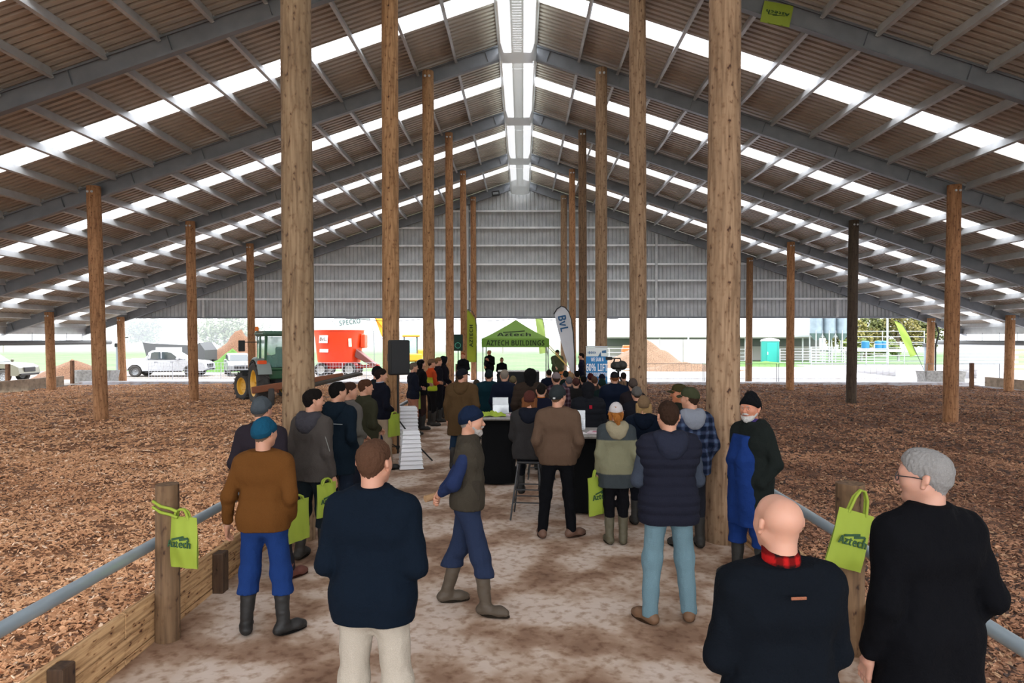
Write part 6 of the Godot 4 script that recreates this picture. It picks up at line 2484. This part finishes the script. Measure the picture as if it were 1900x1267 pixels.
func seats():
	var black := mat(rgb(30, 31, 34), 0.5)
	for s in people:
		if not s.has("seat"):
			continue
		var sh: float = s.seat
		if sh < 0.55:
			var t := thing("folding_chair", "dark folding chair mostly hidden under a seated listener in the crowd", "chair", Vector3(s.x, 0, -s.d), s.yaw, "dark folding chairs of the seated crowd")
			var b := MB.new()
			b.box(Vector3(0, sh - 0.03, -0.08), Vector3(0.42, 0.04, 0.42), 0.012)
			part("seat", b, black, t)
			b = MB.new()
			b.box(Vector3(0, sh + 0.32, 0.2), Vector3(0.42, 0.24, 0.03), 0.012, Basis(Vector3.RIGHT, 0.12))
			part("backrest", b, black, t)
			for g in [-1.0, 1.0]:
				b = MB.new()
				b.tube([Vector3(g * 0.2, 0.0, -0.3), Vector3(g * 0.2, sh - 0.03, -0.02), Vector3(g * 0.2, sh + 0.43, 0.21)], 0.012, 6)
				part("leg", b, black, t)
				b = MB.new()
				b.tube([Vector3(g * 0.19, 0.0, 0.24), Vector3(g * 0.19, sh - 0.03, -0.1)], 0.012, 6)
				part("leg", b, black, t)
		else:
			var t := thing("bar_stool", "black bar stool under " + s.seat_of, "stool", Vector3(s.x, 0, -s.d), s.yaw, "black bar stools at the leaners")
			var b := MB.new()
			b.box(Vector3(0, sh - 0.015, 0), Vector3(0.31, 0.03, 0.31), 0.014)
			part("seat", b, black, t)
			for g in [Vector2(1, 1), Vector2(-1, 1), Vector2(1, -1), Vector2(-1, -1)]:
				b = MB.new()
				b.bar(Vector3(g.x * 0.13, sh - 0.02, g.y * 0.13), Vector3(g.x * 0.22, 0.0, g.y * 0.22), 0.03, 0.022, 0.004)
				part("leg", b, black, t)
			for k in 2:
				b = MB.new()
				var y := sh * (0.3 + 0.22 * k)
				var e := lerpf(0.22, 0.13, y / sh)
				for g in 4:
					var bs := Basis(Vector3.UP, g * PI / 2)
					b.bar(bs * Vector3(-e, y, e), bs * Vector3(e, y, e), 0.014, 0.014)
				part("footrest", b, black, t)

func list_people():
	var navy := rgb(22, 28, 42)
	var black := rgb(20, 21, 24)
	var brown_boot := rgb(92, 74, 56)
	# --- the near figures
	P(-1.885, 5.45, 1.7, 0.05, {"q": 3, "w": 1.02, "label": "man in brown jumper, blue trousers, black gumboots and teal beanie beside the left rail", "top": "jumper", "tc": rgb(116, 74, 34), "hem": -0.10, "puff": 0.012, "collar": 0.03, "lc": rgb(34, 64, 126), "loose": 0.022, "fc": rgb(40, 38, 36), "hat": "beanie", "hatc": rgb(28, 88, 118), "hc": rgb(120, 100, 84), "hyaw": -0.35, "armL": "wide", "armR": "pocket", "feet": [[-0.15, 0.0, 0.3], [0.16, 0.02, -0.8]]})
	P(-0.633, 3.66, 1.8, -0.1, {"q": 3, "w": 1.02, "label": "man in a dark navy jacket and cream trousers standing in the front left", "top": "jacket", "tc": rgb(16, 28, 42), "hem": -0.12, "puff": 0.02, "collar": 0.05, "lc": rgb(206, 196, 180), "loose": 0.012, "feet_kind": "shoe", "fc": rgb(60, 50, 44), "hair": "crop", "hc": rgb(96, 68, 52), "skin": rgb(206, 150, 124), "hyaw": -0.15, "armL": "front", "armR": "front", "feet": [[-0.13, 0.0, 0.25], [0.14, 0.0, -0.3]], "extra": [["box", "hem_tag", Vector3(0.13, -0.03, 0.118), Vector3(0.012, 0.045, 0.03), rgb(150, 156, 150)]]})
	P(-0.317, 5.98, 1.74, -1.52, {"q": 3, "w": 0.98, "label": "bearded man in navy beanie and brown work vest, hands behind his back, facing right", "top": "vest", "tc": rgb(74, 68, 58), "sleeve": rgb(44, 58, 98), "hem": -0.06, "puff": 0.022, "collar": 0.045, "lc": rgb(48, 60, 88), "loose": 0.024, "fc": rgb(84, 72, 58), "hat": "beanie", "hatc": rgb(26, 40, 66), "hc": rgb(150, 144, 138), "beard": true, "beard_c": rgb(196, 190, 184), "face": true, "brow": rgb(150, 140, 130), "armL": "behind", "armR": "behind", "hyaw": 0.08, "feet": [[-0.16, 0.2, 0.2], [0.16, -0.16, -0.35]], "lean": 0.03, "extra": [["tube", "held_roll", Vector3(-0.03, 0.03, 0.25), Vector3(0.06, 0.01, 0.37), rgb(196, 158, 118), 0.032], ["box", "vest_pocket", Vector3(0.19, 0.12, -0.03), Vector3(0.02, 0.17, 0.15), rgb(66, 60, 52)]]})
	P(-2.397, 6.75, 1.75, 0.0, {"q": 2, "w": 1.04, "label": "man in a grey beanie and dark plum jumper behind the man in the teal beanie", "top": "jumper", "tc": rgb(50, 44, 52), "puff": 0.01, "lc": rgb(44, 44, 50), "feet_kind": "shoe", "fc": rgb(104, 56, 44), "hat": "beanie", "hatc": rgb(84, 92, 98), "hc": rgb(120, 104, 92), "hyaw": -0.2, "armL": "pocket", "armR": "pocket", "feet": [[-0.1, 0, 0.2], [0.3, 0.05, -0.6]]})
	P(-2.062, 7.3, 1.79, -0.4, {"q": 3, "w": 0.98, "label": "dark haired man in a hooded grey brown jacket carrying a lime bag", "top": "jacket", "tc": rgb(84, 78, 74), "hem": -0.13, "puff": 0.018, "hood_down": true, "hood_c": rgb(72, 70, 76), "lc": rgb(36, 44, 50), "loose": 0.014, "fc": rgb(60, 54, 46), "hair": "short", "hc": rgb(28, 24, 22), "hyaw": -0.5, "armL": "pocket", "armR": "down", "feet": [[-0.13, 0.06, 0.2], [0.1, -0.05, -0.2]], "extra": [["bar", "sleeve_piping", Vector3(0.19, 0.42, 0.07), Vector3(0.3, 0.2, 0.1), rgb(150, 150, 146), 0.006]]})
	P(-2.070, 8.3, 1.8, -0.35, {"q": 2, "w": 1.08, "label": "man in a dark navy rain jacket with a reflective line across the back", "top": "jacket", "tc": rgb(22, 36, 48), "hem": -0.26, "puff": 0.02, "hood_down": true, "lc": rgb(34, 44, 60), "loose": 0.014, "fc": rgb(44, 42, 40), "hair": "short", "hc": rgb(24, 22, 22), "hyaw": -0.3, "extra": [["bar", "reflective_line", Vector3(-0.17, 0.34, 0.142), Vector3(0.17, 0.34, 0.142), rgb(170, 176, 176), 0.008]]})
	P(-2.130, 9.1, 1.75, -0.7, {"q": 2, "w": 1.02, "label": "brown haired man in a grey and navy jacket behind the navy rain jacket", "top": "jacket", "tc": rgb(110, 108, 100), "zone": "yoke", "c2": rgb(108, 104, 98), "hem": -0.08, "puff": 0.015, "lc": rgb(36, 40, 52), "hair": "crop", "hc": rgb(70, 48, 38), "hyaw": -0.3, "armL": "front", "armR": "front"})
	P(-2.100, 9.9, 1.74, -0.75, {"q": 2, "w": 1.03, "label": "short haired man in an olive green jacket with hands clasped in front", "top": "jacket", "tc": rgb(62, 62, 46), "hem": -0.09, "puff": 0.02, "lc": rgb(44, 42, 40), "hair": "crop", "hc": rgb(88, 58, 42), "hyaw": -0.25, "armL": "front", "armR": "front"})
	P(-2.350, 12.2, 1.78, -0.75, {"q": 2, "w": 1.0, "label": "dark haired man in a black jumper and beige trousers beside the large loudspeaker", "top": "jumper", "tc": rgb(20, 22, 34), "hem": -0.06, "puff": 0.01, "collar_c": rgb(170, 180, 200), "lc": rgb(176, 156, 132), "loose": 0.006, "feet_kind": "shoe", "fc": rgb(44, 42, 40), "hair": "short", "hc": rgb(40, 32, 28), "hyaw": -0.3, "armL": "front", "armR": "front", "feet": [[-0.1, 0.1, 0.2], [0.12, -0.1, -0.2]]})
	P(-2.617, 13.2, 1.78, -0.75, {"q": 1, "label": "man in a dark cap and dark jacket behind the black jumper, hands in front", "top": "jacket", "tc": rgb(34, 40, 44), "hem": -0.1, "puff": 0.02, "lc": rgb(38, 54, 84), "fc": rgb(50, 48, 44), "hat": "beanie", "hatc": rgb(26, 26, 30), "hyaw": -0.2, "armL": "front", "armR": "front"})
	# --- the row along the left side
	P(-2.469, 16.6, 1.73, -1.0, {"q": 1, "label": "grey haired person in a navy jacket and shorts right of the large loudspeaker", "top": "jacket", "tc": rgb(26, 30, 44), "hem": -0.08, "lc": rgb(176, 120, 98), "feet_kind": "gumboot", "fc": rgb(58, 52, 46), "hc": rgb(120, 104, 92), "armL": "folded", "armR": "folded", "shorts": true})
	P(-2.422, 17.5, 1.77, -1.0, {"q": 1, "label": "black haired person in a black jacket left of the orange vest", "top": "jacket", "tc": black, "hem": -0.08, "puff": 0.015, "lc": rgb(60, 42, 40), "fc": rgb(50, 46, 42), "hair": "long", "hc": rgb(18, 17, 18), "armL": "folded", "armR": "folded"})
	P(-2.256, 18.3, 1.76, -1.0, {"q": 1, "w": 0.95, "label": "man in an orange and yellow high visibility vest and brown cap", "top": "vest", "tc": rgb(200, 216, 60), "zone": "vest_orange", "c2": rgb(220, 84, 40), "sleeve": rgb(200, 78, 40), "hem": -0.03, "lc": rgb(32, 30, 32), "fc": rgb(56, 50, 44), "hat": "cap", "hatc": rgb(120, 92, 70), "armL": "folded", "armR": "folded"})
	P(-2.183, 19.1, 1.78, -1.0, {"q": 1, "label": "tan haired person in a dark jacket right of the orange vest", "top": "jacket", "tc": rgb(30, 28, 36), "lc": rgb(28, 28, 32), "hc": rgb(140, 104, 70), "armL": "front", "armR": "front"})
	P(-2.123, 20.0, 1.78, -1.1, {"q": 1, "label": "person in a black hooded coat at the far end of the left row", "top": "coat", "tc": rgb(28, 24, 32), "hem": -0.3, "puff": 0.015, "lc": rgb(26, 26, 30), "hat": "hood", "hatc": rgb(22, 22, 26), "pitch": -0.3, "armL": "front", "armR": "front"})
	P(-0.913, 12.2, 1.78, -0.15, {"q": 2, "w": 1.15, "label": "man in a long olive brown hooded coat and dark cap with his back turned", "top": "coat", "tc": rgb(96, 74, 48), "hem": -0.34, "puff": 0.035, "hood_down": true, "lc": rgb(40, 60, 84), "fc": rgb(56, 52, 46), "hat": "cap", "hatc": rgb(30, 32, 38), "hc": rgb(50, 40, 34), "hyaw": -0.5, "armL": "down", "armR": "pocket", "feet": [[-0.2, -0.1, 0.2], [0.1, 0.0, -0.2]]})
	# --- standing round the leaners
	P(0.567, 8.15, 1.77, -0.08, {"q": 3, "w": 1.06, "label": "man in a brown fleece jumper and dark grey beanie at the right leaner", "top": "jumper", "tc": rgb(108, 86, 70), "hem": -0.1, "puff": 0.018, "collar": 0.04, "lc": rgb(20, 21, 25), "loose": 0.006, "feet_kind": "shoe", "fc": rgb(108, 78, 62), "hat": "beanie", "hatc": rgb(52, 58, 60), "hc": rgb(110, 84, 62), "hyaw": -0.45, "armL": "pocket", "armR": "pocket", "feet": [[-0.18, 0.05, 0.2], [0.16, 0.0, -0.9]], "extra": [["box", "beanie_tag", Vector3(-0.04, 0.68, 0.112), Vector3(0.028, 0.02, 0.004), rgb(214, 214, 212)]]})
	P(1.213, 7.88, 1.6, 0.03, {"q": 3, "w": 0.94, "label": "woman in a sage and grey fleece and white cap with a ginger ponytail", "top": "fleece", "tc": rgb(140, 138, 112), "zone": "yoke", "c2": rgb(70, 76, 80), "hem": -0.24, "puff": 0.02, "hood_down": true, "hood_c": rgb(170, 160, 132), "lc": rgb(22, 22, 26), "fc": rgb(92, 86, 66), "hat": "cap", "hatc": rgb(220, 214, 214), "hair": "pony", "hc": rgb(176, 112, 54), "hyaw": -0.2, "armL": "down", "armR": "pocket", "feet": [[-0.08, 0.0, 0.15], [0.09, 0.0, -0.15]]})
	P(1.359, 5.75, 1.81, 0.03, {"q": 3, "w": 1.06, "label": "man in a navy puffer vest and light blue jeans with short brown hair", "top": "vest", "tc": rgb(38, 40, 54), "sleeve": rgb(70, 78, 92), "hem": -0.16, "puff": 0.03, "quilt": 0.075, "hood_down": true, "hood_c": rgb(46, 50, 66), "lc": rgb(126, 158, 170), "loose": 0.012, "feet_kind": "shoe", "fc": rgb(120, 88, 62), "hair": "short", "hc": rgb(62, 44, 34), "armL": "folded", "armR": "folded", "feet": [[-0.16, 0.05, 0.55], [0.17, 0.0, -0.25]]})
	P(2.018, 7.75, 1.78, 0.2, {"q": 2, "w": 1.05, "label": "man in a blue plaid jacket, grey hood and green cap beside the front right pole", "top": "jacket", "tc": rgb(26, 30, 50), "zone": "plaid", "c2": rgb(86, 104, 132), "hem": -0.14, "puff": 0.02, "hood_down": true, "hood_c": rgb(150, 156, 168), "lc": rgb(40, 42, 50), "hat": "cap", "hatc": rgb(72, 76, 54), "hyaw": 0.5, "armL": "pocket", "armR": "pocket"})
	P(2.164, 8.9, 1.74, 0.6, {"q": 1, "label": "man in an olive cap seen past the grey hood of the plaid jacket", "top": "jacket", "tc": rgb(44, 48, 40), "lc": rgb(40, 42, 46), "hat": "cap", "hatc": rgb(76, 70, 42), "hyaw": 0.6, "skin": rgb(206, 130, 90)})
	P(1.667, 8.7, 1.6, -0.15, {"q": 2, "w": 1.05, "label": "blonde woman in a tan knitted beanie and navy hooded jacket", "top": "jacket", "tc": rgb(20, 30, 46), "hem": -0.2, "puff": 0.025, "hood_down": true, "lc": rgb(30, 32, 40), "hat": "beanie", "hatc": rgb(140, 114, 86), "hair": "long", "hc": rgb(186, 152, 104)})
	P(2.364, 6.75, 1.78, 1.95, {"q": 3, "w": 1.05, "label": "white bearded man in a black beanie, blue bib overalls and dark rain coat facing left", "top": "coat", "tc": rgb(34, 40, 38), "hem": -0.36, "puff": 0.022, "hood_down": true, "lc": rgb(32, 62, 130), "loose": 0.026, "bib": true, "collar_c": rgb(74, 60, 120), "collar": 0.03, "fc": rgb(48, 48, 44), "hat": "beanie", "peak": 0.03, "hatc": rgb(20, 22, 26), "hc": rgb(190, 186, 180), "beard": true, "beard_c": rgb(222, 220, 216), "face": true, "brow": rgb(190, 186, 180), "skin": rgb(206, 138, 108), "hyaw": 0.35, "armL": "pocket", "armR": "pocket", "feet": [[-0.12, 0.05, 0.2], [0.14, -0.05, -0.3]]})
	P(1.143, 2.68, 1.75, 0.1, {"q": 3, "w": 1.02, "label": "bald man in a black fleece with a red check collar in the front right", "top": "fleece", "tc": rgb(16, 22, 30), "hem": -0.1, "puff": 0.018, "collar": 0.02, "collar_c": rgb(190, 36, 30), "collar_zone": "check", "lc": rgb(24, 26, 32), "hair": "none", "skin": rgb(214, 160, 136), "armL": "folded", "armR": "folded", "hyaw": 0.05, "extra": [["box", "neck_tag", Vector3(0.0, 0.455, 0.152), Vector3(0.06, 0.012, 0.004), rgb(170, 110, 84)]]})
	P(1.990, 3.18, 1.83, 0.2, {"q": 3, "w": 1.06, "label": "grey haired man with glasses in a long black coat at the right edge", "top": "coat", "tc": rgb(14, 15, 20), "hem": -0.3, "puff": 0.024, "collar": 0.06, "lc": rgb(18, 19, 24), "hair": "short", "hc": rgb(160, 158, 156), "skin": rgb(208, 156, 134), "glasses": true, "hyaw": 0.65, "armL": "down", "armR": "pocket"})
	# --- on stools and standing in the middle
	P(0.240, 9.05, 1.68, -0.1, {"q": 2, "w": 1.05, "seat": 0.74, "seat_of": "the person in charcoal with a maroon headband", "label": "person with brown hair and maroon headband in a charcoal jacket on a bar stool", "top": "jacket", "tc": rgb(58, 56, 56), "hem": -0.12, "puff": 0.025, "hood_down": true, "hood_c": rgb(30, 34, 46), "lc": rgb(24, 26, 32), "hat": "beanie", "hatc": rgb(92, 52, 46), "hair": "long", "hc": rgb(132, 84, 52), "lean": 0.12, "armL": "lap", "armR": "lap"})
	P(-0.562, 14.7, 1.74, 0.0, {"q": 1, "w": 1.25, "seat": 0.72, "seat_of": "the broad man in the teal jacket", "label": "broad shouldered man in a dark teal jacket and olive beanie, seated", "top": "jacket", "tc": rgb(18, 52, 62), "puff": 0.02, "lc": rgb(30, 34, 40), "hat": "beanie", "hatc": rgb(30, 42, 44), "armL": "lap", "armR": "lap"})
	P(-0.197, 13.4, 1.71, -0.1, {"q": 1, "w": 1.05, "label": "grey haired man in a navy jacket standing between the teal and camouflage jackets", "top": "jacket", "tc": rgb(26, 32, 50), "puff": 0.02, "collar": 0.06, "hc": rgb(150, 138, 126), "hair": "short"})
	P(0.289, 12.3, 1.78, 0.0, {"q": 2, "w": 1.2, "label": "large person in a dark brown padded coat with a black hood up", "top": "coat", "tc": rgb(62, 50, 42), "hem": -0.25, "puff": 0.035, "quilt": 0.1, "hat": "hood", "hatc": rgb(24, 23, 24)})
	P(0.462, 11.6, 1.7, 0.0, {"q": 1, "seat": 0.66, "seat_of": "the dark haired person with the orange collar", "label": "dark haired person in a navy jacket with an orange collar, seated behind the headband", "top": "jacket", "tc": rgb(28, 30, 48), "puff": 0.02, "collar_c": rgb(226, 130, 40), "hc": rgb(34, 30, 26), "armL": "lap", "armR": "lap"})
	P(1.207, 11.2, 1.72, 0.0, {"q": 2, "w": 1.12, "seat": 0.7, "seat_of": "the person in the black hooded puffer", "label": "person in a black puffer jacket with the hood up and a small red badge", "top": "jacket", "tc": rgb(34, 36, 42), "puff": 0.035, "quilt": 0.1, "hat": "hood", "hatc": rgb(30, 31, 36), "armL": "lap", "armR": "lap", "extra": [["box", "red_badge", Vector3(0.03, 0.42, 0.15), Vector3(0.05, 0.06, 0.02), rgb(190, 40, 60)]]})
	P(1.948, 13.6, 1.74, 0.0, {"q": 1, "w": 1.25, "seat": 0.74, "seat_of": "the broad man in navy below the video camera", "label": "broad man in a navy jacket with ginger hair and dark cap below the video camera", "top": "jacket", "tc": rgb(24, 34, 54), "puff": 0.02, "collar": 0.06, "hat": "cap", "hatc": rgb(36, 36, 40), "hc": rgb(140, 84, 48), "armL": "lap", "armR": "lap"})
	P(2.070, 11.7, 1.7, 0.0, {"q": 1, "seat": 0.6, "seat_of": "the person in the light grey beanie", "label": "person in a light grey beanie left of the tan knitted beanie", "top": "jacket", "tc": rgb(34, 34, 42), "puff": 0.02, "hat": "beanie", "hatc": rgb(112, 108, 104), "armL": "lap", "armR": "lap"})
	P(2.212, 13.0, 1.7, 0.0, {"q": 1, "seat": 0.66, "seat_of": "the person in the brown grey beanie", "label": "person in a brown grey beanie at the second right lane pole", "top": "jacket", "tc": rgb(44, 38, 42), "puff": 0.02, "hat": "beanie", "hatc": rgb(92, 80, 74), "armL": "lap", "armR": "lap"})
	P(0.781, 13.0, 1.74, 0.1, {"q": 1, "w": 1.08, "seat": 0.76, "seat_of": "the person in the maroon check coat", "label": "person in a maroon check coat and grey checked cap, seated", "top": "coat", "tc": rgb(58, 36, 44), "zone": "plaid", "c2": rgb(128, 110, 118), "puff": 0.02, "hat": "cap", "hatc": rgb(136, 122, 124), "armL": "lap", "armR": "lap"})
	# --- the seated crowd
	var crowd := [
		[0.935, 20.5, rgb(26, 32, 50), "", rgb(44, 34, 30), "dark haired man in navy seated at the front left of the crowd"],
		[1.372, 19.6, rgb(26, 44, 42), "beanie", rgb(34, 44, 42), "person in a dark green beanie seated at the front of the crowd"],
		[1.468, 18.8, rgb(84, 88, 104), "", rgb(172, 140, 104), "fair haired person in grey blue seated near the front"],
		[1.706, 19.8, rgb(26, 26, 30), "", rgb(26, 24, 24), "black haired person in black seated near the foot of the white banner"],
		[1.276, 16.8, rgb(52, 50, 58), "", rgb(116, 112, 116), "grey haired person in charcoal seated in the middle rows"],
		[1.399, 16.2, rgb(40, 38, 38), "beanie", rgb(86, 54, 50), "person in a maroon brown beanie seated in the middle rows"],
		[1.680, 17.4, rgb(28, 28, 34), "", rgb(22, 20, 22), "black haired person in dark grey seated before the blue banner"],
		[1.943, 18.3, rgb(34, 40, 38), "beanie", rgb(80, 34, 36), "person in a dark red beanie seated at the foot of the blue banner"],
		[1.909, 17.0, rgb(70, 56, 50), "", rgb(96, 68, 54), "brown haired person in a brown coat seated before the blue banner"],
		[2.207, 18.0, rgb(30, 32, 40), "cap", rgb(28, 32, 52), "person in a dark blue cap seated at the right foot of the blue banner"],
		[1.968, 15.9, rgb(28, 46, 46), "beanie", rgb(28, 52, 48), "person in a bottle green beanie and jacket seated before the blue banner"],
		[-0.081, 17.0, rgb(58, 56, 44), "beanie", rgb(120, 108, 80), "person in a khaki beanie seated left of the black hood"],
		[-0.884, 15.6, rgb(44, 46, 42), "", rgb(70, 64, 54), "person seated low between the olive coat and the teal jacket"],
		[2.896, 18.9, rgb(32, 34, 44), "", rgb(48, 40, 38), "dark haired person in slate seated behind the video camera's tripod"],
	]
	for c in crowd:
		P(c[0], c[1], 1.74, 0.05 * sin(c[1] * 9.0), {"q": 0 if c[1] > 18.5 else 1, "seat": 0.46, "seat_of": "the " + c[5].replace("seated ", ""), "label": c[5], "tc": c[2], "puff": 0.015, "collar": 0.05, "hat": c[3], "hatc": c[4], "hc": c[4] if c[3] == "" else rgb(70, 54, 44), "armL": "lap", "armR": "lap", "lean": 0.05, "group": "seated listeners in dark jackets"})
	# --- the speakers
	P(-1.315, 30.6, 1.78, PI - 0.55, {"q": 1, "w": 1.15, "label": "balding man in a black polo shirt speaking under the gazebo", "top": "shirt", "tc": rgb(24, 24, 28), "hem": -0.1, "belly": 0.6, "lc": rgb(36, 48, 70), "hair": "none", "skin": rgb(206, 140, 108), "armL": "raised", "armR": "front"})
	P(1.654, 30.2, 1.78, PI + 0.35, {"q": 1, "w": 1.18, "label": "man in a green zip jacket and cap gesturing under the gazebo", "top": "jacket", "tc": rgb(92, 98, 70), "hem": -0.12, "puff": 0.03, "lc": rgb(56, 52, 44), "hat": "cap", "hatc": rgb(50, 48, 40), "armL": "pocket", "armR": "point", "skin": rgb(206, 150, 120)})
	P(-0.799, 31.6, 1.72, PI, {"q": 1, "seat": 0.5, "seat_of": "the person in black behind the stage table", "label": "person in black sitting behind the stage table between the two speakers", "tc": rgb(26, 28, 34), "hc": rgb(120, 84, 58), "armL": "lap", "armR": "lap"})
	P(-2.184, 27.2, 1.72, PI - 0.2, {"q": 1, "label": "ginger haired person in a black top facing the crowd below the small loudspeaker", "top": "shirt", "tc": rgb(26, 28, 34), "hc": rgb(176, 96, 54), "skin": rgb(216, 150, 120), "armL": "front", "armR": "front"})
	P(2.268, 25.0, 1.76, 1.3, {"q": 1, "label": "dark haired man in black top and yellow trousers left of the blue banner", "top": "jacket", "tc": rgb(26, 28, 40), "zone": "yoke", "c2": rgb(36, 36, 52), "hc": rgb(30, 26, 26), "lc": rgb(150, 170, 60), "armL": "front", "armR": "front"})
